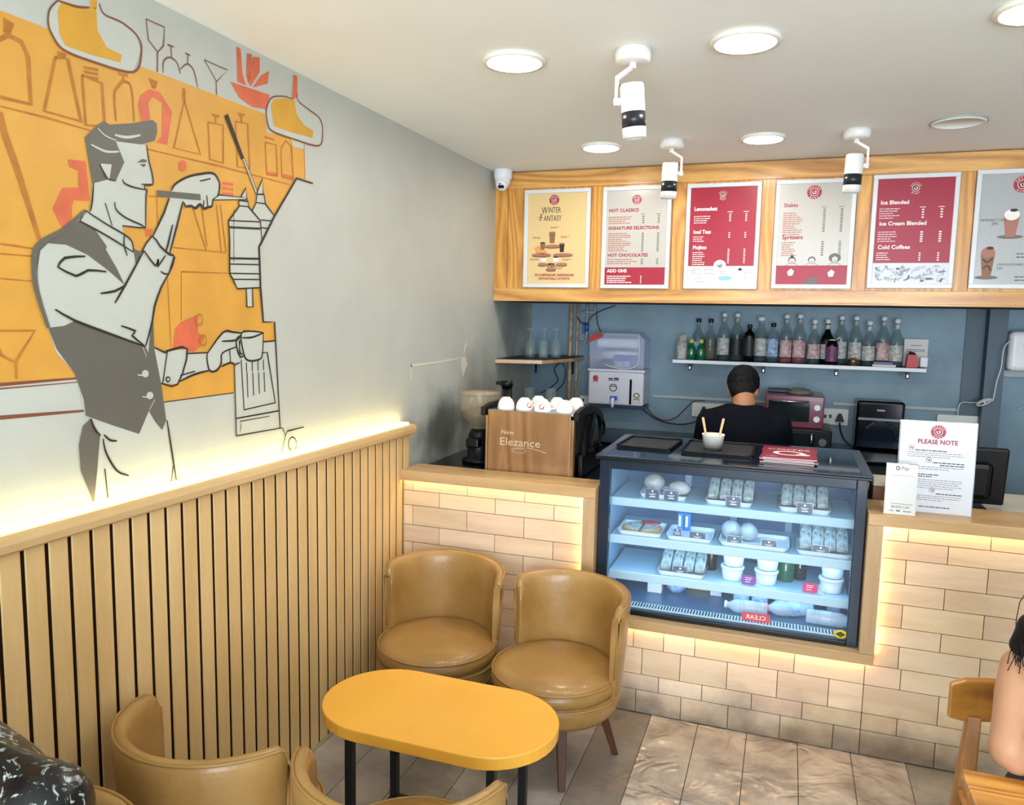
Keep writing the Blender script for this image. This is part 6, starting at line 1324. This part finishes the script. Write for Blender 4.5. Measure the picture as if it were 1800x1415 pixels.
g._add([(1.957, Y0+.0088, .470), (1.975, Y0+.0088, .459), (1.993, Y0+.0088, .470), (1.975, Y0+.0088, .481)], [(0, 1, 2, 3)], 'ink_dark'); g._add([(1.967, Y0+.0084, .470), (1.975, Y0+.0084, .466), (1.983, Y0+.0084, .470), (1.975, Y0+.0084, .474)], [(0, 1, 2, 3)], 'ink_green'); g.build('sticker', dc, label='yellow oval sticker with a black diamond')

def tray(x, y, z, w, d, label, m='tray', h=.022, rz=0):
    g = MB(); cr = .02
    def ring(s, zz):
        P = []
        for cx, cy, a0 in ((w/2-cr, d/2-cr, 0), (-w/2+cr, d/2-cr, 90), (-w/2+cr, -d/2+cr, 180), (w/2-cr, -d/2+cr, 270)):
            for k in range(6): a = R(a0+18*k); P.append(((cx+cr*math.cos(a))*s, (cy+cr*math.sin(a))*s, zz))
        return P
    L_ = [ring(.90, .0), ring(.93, .002), ring(1.0, h), ring(1.03, h), ring(1.03, h-.003), ]; L2 = [ring(.985, h), ring(.91, .006)]
    vs = [p for r in (L_[0], L_[2], L_[3]) for p in r]+[p for r in L2 for p in r]; n = 24
    order = [0, 1, 2, 3, 4]; fs = []
    for a, b in zip(order, order[1:]): fs += [(a*n+k, a*n+(k+1) % n, b*n+(k+1) % n, b*n+k) for k in range(n)]
    fs += [tuple(range(n))[::-1], tuple(4*n+k for k in range(n))]
    g._add(vs, fs, m); o = g.build('serving_tray'); o.location = (x, y, z); o.rotation_euler = (0, 0, R(rz)); return tag(o, label, 'tray')
def card(x, y, z, label, w=.060, h=.040, m='card_navy'):
    t = thing('price_card', label, 'price card', (x, y, z))
    T = Matrix.Translation((x, y, z)) @ Euler((R(-12), 0, 0)).to_matrix().to_4x4()
    g = MB(); g.box(-w/2, w/2, 0, .0015, 0, h, m, T=T)
    def b(x0, x1, z0, z1): g._add([T @ Vector(p) for p in ((x0, -.0004, z0), (x1, -.0004, z0), (x1, -.0004, z1), (x0, -.0004, z1))], [(0, 1, 2, 3)], 'ink_white')
    b(-.004, .004, h*.70, h*.88); b(-.016, .016, h*.48, h*.53); b(-.010, .010, h*.36, h*.41); b(-.012, .014, h*.14, h*.24); b(w*.38, w*.42, h*.82, h*.88); g.build('card', t)
    g = MB(); g.box(-w/2-.003, w/2+.003, .0018, .003, -.0, h+.003, 'glass_pale', T=T); g.build('holder', t); return t
def sandwich(x, y, z, label, L=.16, w=.034, lean=28, rz=0, grp='wrapped sandwiches in the display case'):
    t = thing('wrapped_sandwich', label, 'sandwich', (x, y, z), R(rz), grp); n = 10
    T = Euler((R(lean), 0, 0)).to_matrix().to_4x4()
    def fn(u, v):
        a = 2*PI*u; e = math.sin(PI*min(max(v, .03), .97)) ** .35; c, s = math.cos(a), math.sin(a)
        p = Vector((w/2*math.copysign(abs(c)**.5, c)*(.85+.15*e), L*v, .020+.018*math.copysign(abs(s)**.6, s)*e))
        p += Vector((1, .3, 1))*.0022*mnoise.noise(p*95+Vector((x*31, 0, 0)))
        return T @ p
    g = MB(); V, F = g.grid(fn, 18, 22, 'wrap', closed_u=True); N = 23
    g.bm.faces.new([V[i*N] for i in range(18)]).material_index = 0; g.bm.faces.new([V[i*N+22] for i in reversed(range(18))]).material_index = 0
    g.build('wrapped_roll', t, world=False)
    g = MB(); e_ = [(T @ Vector((-w*.42, 0, .0395))), (T @ Vector((w*.42, 0, .0395))), (T @ Vector((w*.42, L, .0395))), (T @ Vector((-w*.42, L, .0395)))]
    g.tube([T @ Vector((0, L*.04, .0385)), T @ Vector((.001, L*.5, .0400)), T @ Vector((0, L*.96, .0385))], .0016, 'plastic_clear', 5); g.build('film_seam', t, world=False)
    return t
def bun(x, y, z, label, r=(.045, .038, .030), m='bun'):
    t = thing('bread_bun', label, 'bun', (x, y, z)); g = MB()
    g.ell((x, y, z+r[2]*.95), r, m, 28, 18, fn=lambda v: 1+.10*mnoise.noise(v*2.2+Vector((x*9, 0, 0)))+.05*mnoise.noise(v*7)); g.build('crust', t)
    g = MB(); g.ell((x, y, z+r[2]*.95), (r[0]*1.07, r[1]*1.07, r[2]*1.05), 'plastic_clear', 20, 12, fn=lambda v: 1+.07*mnoise.noise(v*5)); g.build('film_wrap', t); return t
names = ('left', 'second', 'third', 'right')
def rowof(px0, px1, py, yy, zz, where, n=4, **k):
    for i in range(n):
        px = px0+(px1-px0)*(i+.5)/n; x = at(px, py, 'y', yy).x
        sandwich(x, yy, zz, 'wrapped sandwich on the %s tray, %s of its four' % (where, ('leftmost', 'second from left', 'third from left', 'rightmost')[i]), **k)
def X(px, py, yy=3.42): return at(px, py, 'y', yy).x
z1, z2, z3 = SH
# top shelf
tray(X(1170, 865, 3.46), 3.46, z1+.0005, .21, .19, 'white tray with two buns on the top shelf of the case')
bun(X(1150, 850, 3.48), 3.49, z1+.013, 'pale seeded bun on the left of the top shelf', (.045, .045, .038)); bun(X(1195, 855, 3.44), 3.44, z1+.015, 'croissant like bun right of the seeded bun on the top shelf', (.046, .035, .030))
card(X(1147, 868, 3.36), 3.352, z1+.0055, 'price card at the far left of the top shelf'); card(X(1180, 870, 3.36), 3.352, z1+.0055, 'price card in front of the croissant like bun')
tray(X(1283, 875, 3.46), 3.46, z1+.0005, .20, .19, 'white tray of four sandwiches in the middle of the top shelf'); rowof(1243, 1326, 870, 3.40, z1+.012, 'top middle', lean=30, L=.17, w=.044)
card(X(1289, 880, 3.35), 3.352, z1+.0055, 'price card in front of the top middle sandwiches')
tray(X(1414, 885, 3.46), 3.46, z1+.0005, .21, .19, 'white tray of four sandwiches at the right of the top shelf'); rowof(1372, 1457, 880, 3.40, z1+.012, 'top right', lean=30, L=.17, w=.044)
card(X(1415, 888, 3.35), 3.352, z1+.0055, 'price card in front of the top right sandwiches')
# middle shelf
tray(X(1130, 920, 3.44), 3.44, z2+.0005, .20, .19, 'white tray with pizza on the middle shelf')
pz = thing('pizza', 'two pale pizza halves with a red topping on the middle shelf tray', 'pizza', (X(1130, 915, 3.45), 3.445, z2+.008)); c_ = pz.location
for e in (-1, 1):
    g = MB(); P = [(c_.x+e*.004+e*.084*abs(math.sin(a)), c_.y+.078*math.cos(a)) for a in [PI*k/20 for k in range(21)]]; g.prism([(x, y, z2+.0075+.0) for x, y in P], (0, 0, .014), 'crust'); h_ = g.build('crust', pz, bevel=.003)
    P = [(c_.x+e*.006+e*.074*abs(math.sin(a)), c_.y+.068*math.cos(a)) for a in [PI*k/20 for k in range(21)]]; g = MB(); g.prism([(x, y, z2+.022) for x, y in P], (0, 0, .003), 'pizza'); g.build('topping', h_)
g = MB(); g.ell((c_.x+.03, c_.y+.055, z2+.028), (.045, .018, .008), 'berry', 20, 10, fn=lambda v: 1+.3*mnoise.noise(v*4)); g.build('red_topping', pz)
tray(X(1215, 930, 3.44), 3.44, z2+.0005, .20, .19, 'empty looking white tray with blue cartons behind, middle shelf')
for px, lab in ((1198, 'blue carton at the left back of the middle shelf'), (1210, 'blue carton right beside the other blue carton')):
    x = X(px, 905, 3.52); g = MB(); g.box(x-.013, x+.013, 3.50, 3.53, z2+.008, z2+.088, 'carton_blue', .003); g.box(x-.009, x+.001, 3.4992, 3.5, z2+.025, z2+.075, 'ink_white'); tag(g.build('blue_carton', origin=(x, 3.515, z2+.008)), lab, 'carton')
card(X(1226, 935, 3.35), 3.352, z2+.0055, 'price card in front of the empty looking tray', .068); card(X(1192, 922, 3.42), 3.40, z2+.010, 'small dark card leaning near the blue cartons', .035, .028)
tray(X(1326, 945, 3.44), 3.44, z2+.0005, .29, .19, 'wide white tray with two round wraps on the middle shelf')
bun(X(1285, 935, 3.44), 3.45, z2+.011, 'round wrapped roll, left one on the wide middle tray', (.040, .040, .040), 'wrap'); bun(X(1315, 938, 3.44), 3.45, z2+.011, 'round wrapped roll, right one on the wide middle tray', (.038, .040, .038), 'wrap')
card(X(1291, 945, 3.35), 3.352, z2+.0055, 'price card in front of the round wrapped rolls'); card(X(1352, 950, 3.35), 3.352, z2+.0055, 'price card in front of the empty half of the wide tray')
tray(X(1448, 950, 3.44), 3.44, z2+.0005, .22, .19, 'white tray of four sandwiches at the right of the middle shelf'); rowof(1405, 1492, 955, 3.38, z2+.012, 'middle right', lean=27, L=.17, w=.048)
card(X(1443, 962, 3.35), 3.352, z2+.0055, 'price card in front of the middle right sandwiches', .064)
# lower shelf
tray(X(1200, 1000, 3.44), 3.44, z3+.0005, .21, .19, 'white tray of four sandwiches on the lower shelf'); rowof(1160, 1240, 1000, 3.38, z3+.012, 'lower', lean=24, L=.17, w=.046)
card(X(1195, 1005, 3.35), 3.352, z3+.0055, 'price card in front of the lower tray of sandwiches')
def tub(x, y, z, label):
    t = thing('round_tub', label, 'tub', (x, y, z), 0, 'white lidded tubs on the lower shelf'); g = MB()
    g.lathe([(.0001, 0), (.037, 0), (.040, .003), (.046, .050), (.0001, .050)], 'tub_white', (x, y, z), 32); g.build('tub_body', t)
    g = MB(); g.lathe([(.0001, .0505), (.0495, .0505), (.0505, .053), (.050, .060), (.046, .0635), (.042, .061), (.0001, .061)], 'tub_white', (x, y, z), 32); g.build('lid', t); return t
for px, w_ in ((1287, 'left'), (1347, 'middle'), (1462, 'right')):
    x = X(px, 1010, 3.42); tub(x, 3.42, z3+.001, 'lower white tub of the %s stack on the lower shelf' % w_); tub(x+.003, 3.42, z3+.0655, 'upper white tub of the %s stack on the lower shelf' % w_)
def sidecard(px, py, m, label):
    x = X(px, py, 3.35); t = thing('price_card', label, 'price card', (x, 3.35, z3+.005)); g = MB()
    P = [(-.028, 0), (.020, 0), (.026, .006), (.030, .020), (.026, .036), (.020, .042), (-.028, .042)]; g.prism([(x+a, 3.350, z3+.005+b) for a, b in P], (0, .002, 0), m); 
    for k, zz in enumerate((.030, .022, .012)): g.box(x-.014, x+.014-.004*k, 3.3495, 3.35, z3+.005+zz, z3+.005+zz+.0025, 'ink_white')
    g.build('card', t); g = MB(); g.box(x+.031, x+.055, 3.350, 3.352, z3+.005, z3+.047, 'glass_pale'); g.build('holder', t)
sidecard(1316, 1018, 'card_purple', 'purple label between the left and middle tub stacks'); sidecard(1424, 1030, 'card_pink', 'pink label left of the right tub stack')
def jarlet(px, py, yy, m, r, h, name, label, cat):
    x = X(px, py, yy); g = MB(); g.lathe([(.0001, 0), (r, 0), (r*1.03, .004), (r*1.03, h*.8), (r*.8, h*.92), (r*.8, h), (.0001, h)], m, (x, yy, z3+.001), 24); tag(g.build(name, origin=(x, yy, z3+.001)), label, cat)
jarlet(1250, 990, 3.52, 'black_gloss', .025, .095, 'dark_jar', 'dark jar right of the lower tray of sandwiches', 'jar'); jarlet(1380, 1010, 3.50, 'green_glass', .036, .10, 'green_jar', 'dark green jar between the middle and right tub stacks', 'jar'); jarlet(1405, 1012, 3.54, 'oven_glass', .028, .10, 'dark_jar', 'dark jar just right of the green jar', 'jar')
# floor of the case
zf = .4475
def fbox(px, py, yy, w, d, h, m, name, label, cat, bev=.003):
    q = at(px, py, 'z', zf); x = q.x; yy = q.y+d/2; g = MB(); g.box(x-w/2, x+w/2, yy-d/2, yy+d/2, zf, zf+h, m, bev); o = g.build(name, origin=(x, yy, zf)); tag(o, label, cat); return x
fbox(1150, 1042, 3.56, .065, .05, .065, 'page_white', 'white_box', 'small white carton standing on the floor of the case', 'box')
x = at(1187, 1043, 'z', zf).x; yb_ = at(1187, 1043, 'z', zf).y+.035; g = MB(); g.lathe([(.0001, 0), (.030, 0), (.044, .018), (.050, .045), (.048, .045), (.030, .006), (.0001, .005)], 'label_blue', (x, yb_, zf), 28, cap=False); tag(g.build('patterned_bowl', origin=(x, yb_, zf)), 'blue patterned bowl on the floor of the case', 'bowl')
fbox(1228, 1037, 3.58, .10, .06, .035, 'sticker_yellow', 'yellow_packet', 'yellow packet at the back of the case floor', 'packet'); fbox(1258, 1048, 3.52, .05, .04, .040, 'page_white', 'white_packet', 'white packet right of the yellow packet', 'packet')
def wbottle(x, y, L, r, T, label, cap='pink_cap'):
    t = thing('water_bottle', label, 'bottle', (x, y, zf), 0, 'clear water bottles on the floor of the case'); M_ = Matrix.Translation((x, y, zf+.001)) @ T
    pr = [(.0001, 0), (r*.9, 0), (r, .006)]; k = 0
    z = .012
    while z < L*.62: pr += [(r, z), (r*.93, z+.004), (r, z+.008)]; z += .014
    pr += [(r, L*.66), (r*.9, L*.76), (r*.42, L*.88), (.013, L*.93)]
    g = MB(); g.lathe(pr, 'plastic_clear', T=M_, seg=28, cap=False); g.build('bottle_body', t)
    g = MB(); g.lathe([(.0135, L*.93), (.016, L*.935), (.016, L*.985), (.0001, L*.985)], cap, T=M_, seg=20); g.build('cap', t)
    g = MB(); g.lathe([(r*1.015, L*.30), (r*1.015, L*.50)], 'label_blue' if cap == 'pink_cap' else 'plastic_clear', T=M_, seg=28, cap=False); g.build('front_label', t); return t
I4 = Matrix.Identity(4)
wbottle(X(1302, 1070, 3.41), 3.41, .122, .033, I4, 'short standing water bottle with a pink cap, left of the two'); wbottle(X(1334, 1075, 3.41), 3.41, .118, .033, I4, 'short standing water bottle with a pink cap, right of the two')
def lying(ang, r, tilt=0): return Matrix.Translation((0, 0, r*1.02+tilt)) @ Euler((0, R(90), R(ang))).to_matrix().to_4x4()
wbottle(X(1385, 1080, 3.48)-.06, 3.545, .20, .034, lying(-8, .034), 'water bottle lying behind the standing pair'); wbottle(X(1400, 1095, 3.42)+.055, 3.425, .20, .034, lying(200, .034), 'water bottle lying in front with its cap to the left', 'pink_cap')
wbottle(X(1420, 1100, 3.36)-.01, 3.345, .19, .030, lying(-3, .030), 'water bottle lying at the right by the glass', 'cap_white')
wbottle(X(1290, 1090, 3.345)+.135, 3.34, .18, .030, lying(178, .030), 'water bottle lying behind the red CLEAR label', 'cap_white')
wbottle(X(1465, 1075, 3.52), 3.52, .13, .030, I4, 'short standing water bottle at the right end of the case', 'cap_white')
cl = thing('clear_label', 'red CLEAR label seen mirrored behind the glass at the bottom of the case', 'label', (X(1328, 1092, 3.25), 3.262, .4530)); x = cl.location.x
g = MB(); g.box(x-.056, x+.056, 3.262, 3.264, .4530, .487, 'red_label'); g.text('CLEAR', (x, 3.2615, .461), (-1, 0, 0), (0, 0, 1), .026, 'ink_white', 'CENTER', 1.05); g.build('strip', cl)

# ------------------------------------------------------------------ on top of the case
def stray(x0, x1, y0, y1, z, label, rz=0):
    t = thing('serving_tray', label, 'tray', ((x0+x1)/2, (y0+y1)/2, z), R(rz)); w, d = x1-x0, y1-y0; g = MB()
    g.box(-w/2, w/2, -d/2, d/2, 0, .004, 'tray_dark', .0015); g.build('base', t, world=False)
    g = MB(); P = []
    for cx, cy, a0 in ((w/2-.02, d/2-.02, 0), (-w/2+.02, d/2-.02, 90), (-w/2+.02, -d/2+.02, 180), (w/2-.02, -d/2+.02, 270)):
        for k in range(6): a = R(a0+18*k); P.append((cx+.02*math.cos(a), cy+.02*math.sin(a), .008))
    g.tube(P, .0055, 'black_plastic', 8, closed=True); g.build('rim', t, world=False); return t
ZC = 1.1205
stray(1.02, 1.26, 3.39, 3.70, ZC, 'dark empty serving tray at the left of the display case top', -3); stray(1.305, 1.60, 3.37, 3.70, ZC, 'dark serving tray under the paper cup', 0)
pc = thing('paper_cup', 'white paper ice cream cup with two wooden sticks on the dark tray', 'cup', (1.425, 3.50, ZC+.0045)); o_ = pc.location
g = MB(); g.lathe([(.0001, .002), (.038, .002), (.0385, 0), (.048, .064), (.050, .066), (.0495, .069), (.0465, .066), (.037, .006), (.0001, .006)], 'cup_paper', o_, 40, cap=False); g.build('cup_wall', pc)
for dx, dy, tx in ((-.022, .005, -.050), (.018, .0, .040)):
    g = MB(); a = o_+Vector((dx, dy, .012)); b = o_+Vector((tx, .01, .140)); d_ = (b-a).normalized(); s_ = d_.cross(Vector((0, 1, 0))).normalized()
    g.prism([a-s_*.0035, a+s_*.0035, b-d_*.004+s_*.0055, b+s_*.003, b-s_*.003, b-d_*.004-s_*.0055], (0, .0016, 0), 'stick_wood'); g.build('wooden_stick', pc)
rnd = random.Random(8)
for k in range(4):
    t = thing('menu_booklet', ('red covered menu booklet, topmost of the stack on the display case', 'menu booklet just under the topmost red one', 'menu booklet second from the bottom of the stack', 'bottom menu booklet of the stack')[0 if k == 3 else 3-k], 'menu', (1.745, 3.44, ZC+k*.0062), R(rnd.uniform(-5, 3)), 'menu booklets stacked on the display case')
    g = MB(); g.box(-.105, .105, -.145, .15, 0, .0046, 'page_white', .001); g.build('pages', t, world=False)
    g = MB(); g.box(-.107, .107, -.148, .152, .0048, .0058, 'menu_red'); c_ = g.build('cover', t, world=False)
    if k == 3:
        g = MB(); g.text('COFFEE', (0, .055, .0062), (1, 0, 0), (0, 1, 0), .050, 'ink_white', 'CENTER', 1.0)
        vs = [(r_*math.cos(a)*.065, -.02+r_*math.sin(a)*.055, .0062) for r_ in (.68, 1.0) for a in [2*PI*j/32 for j in range(32)]]; g._add(vs, [(j, (j+1) % 32, 32+(j+1) % 32, 32+j) for j in range(32)], 'ink_white')
        P = [(.055+.028*math.cos(a), -.045+.022*math.sin(a), .0063) for a in [2*PI*j/20 for j in range(20)]]; g._add(P, [tuple(range(20))], 'ink_white'); g.text('menu', (-.07, -.115, .0062), (1, 0, 0), (0, 1, 0), .022, 'ink_white', 'CENTER'); g.build('printed_emblem', c_, world=False)
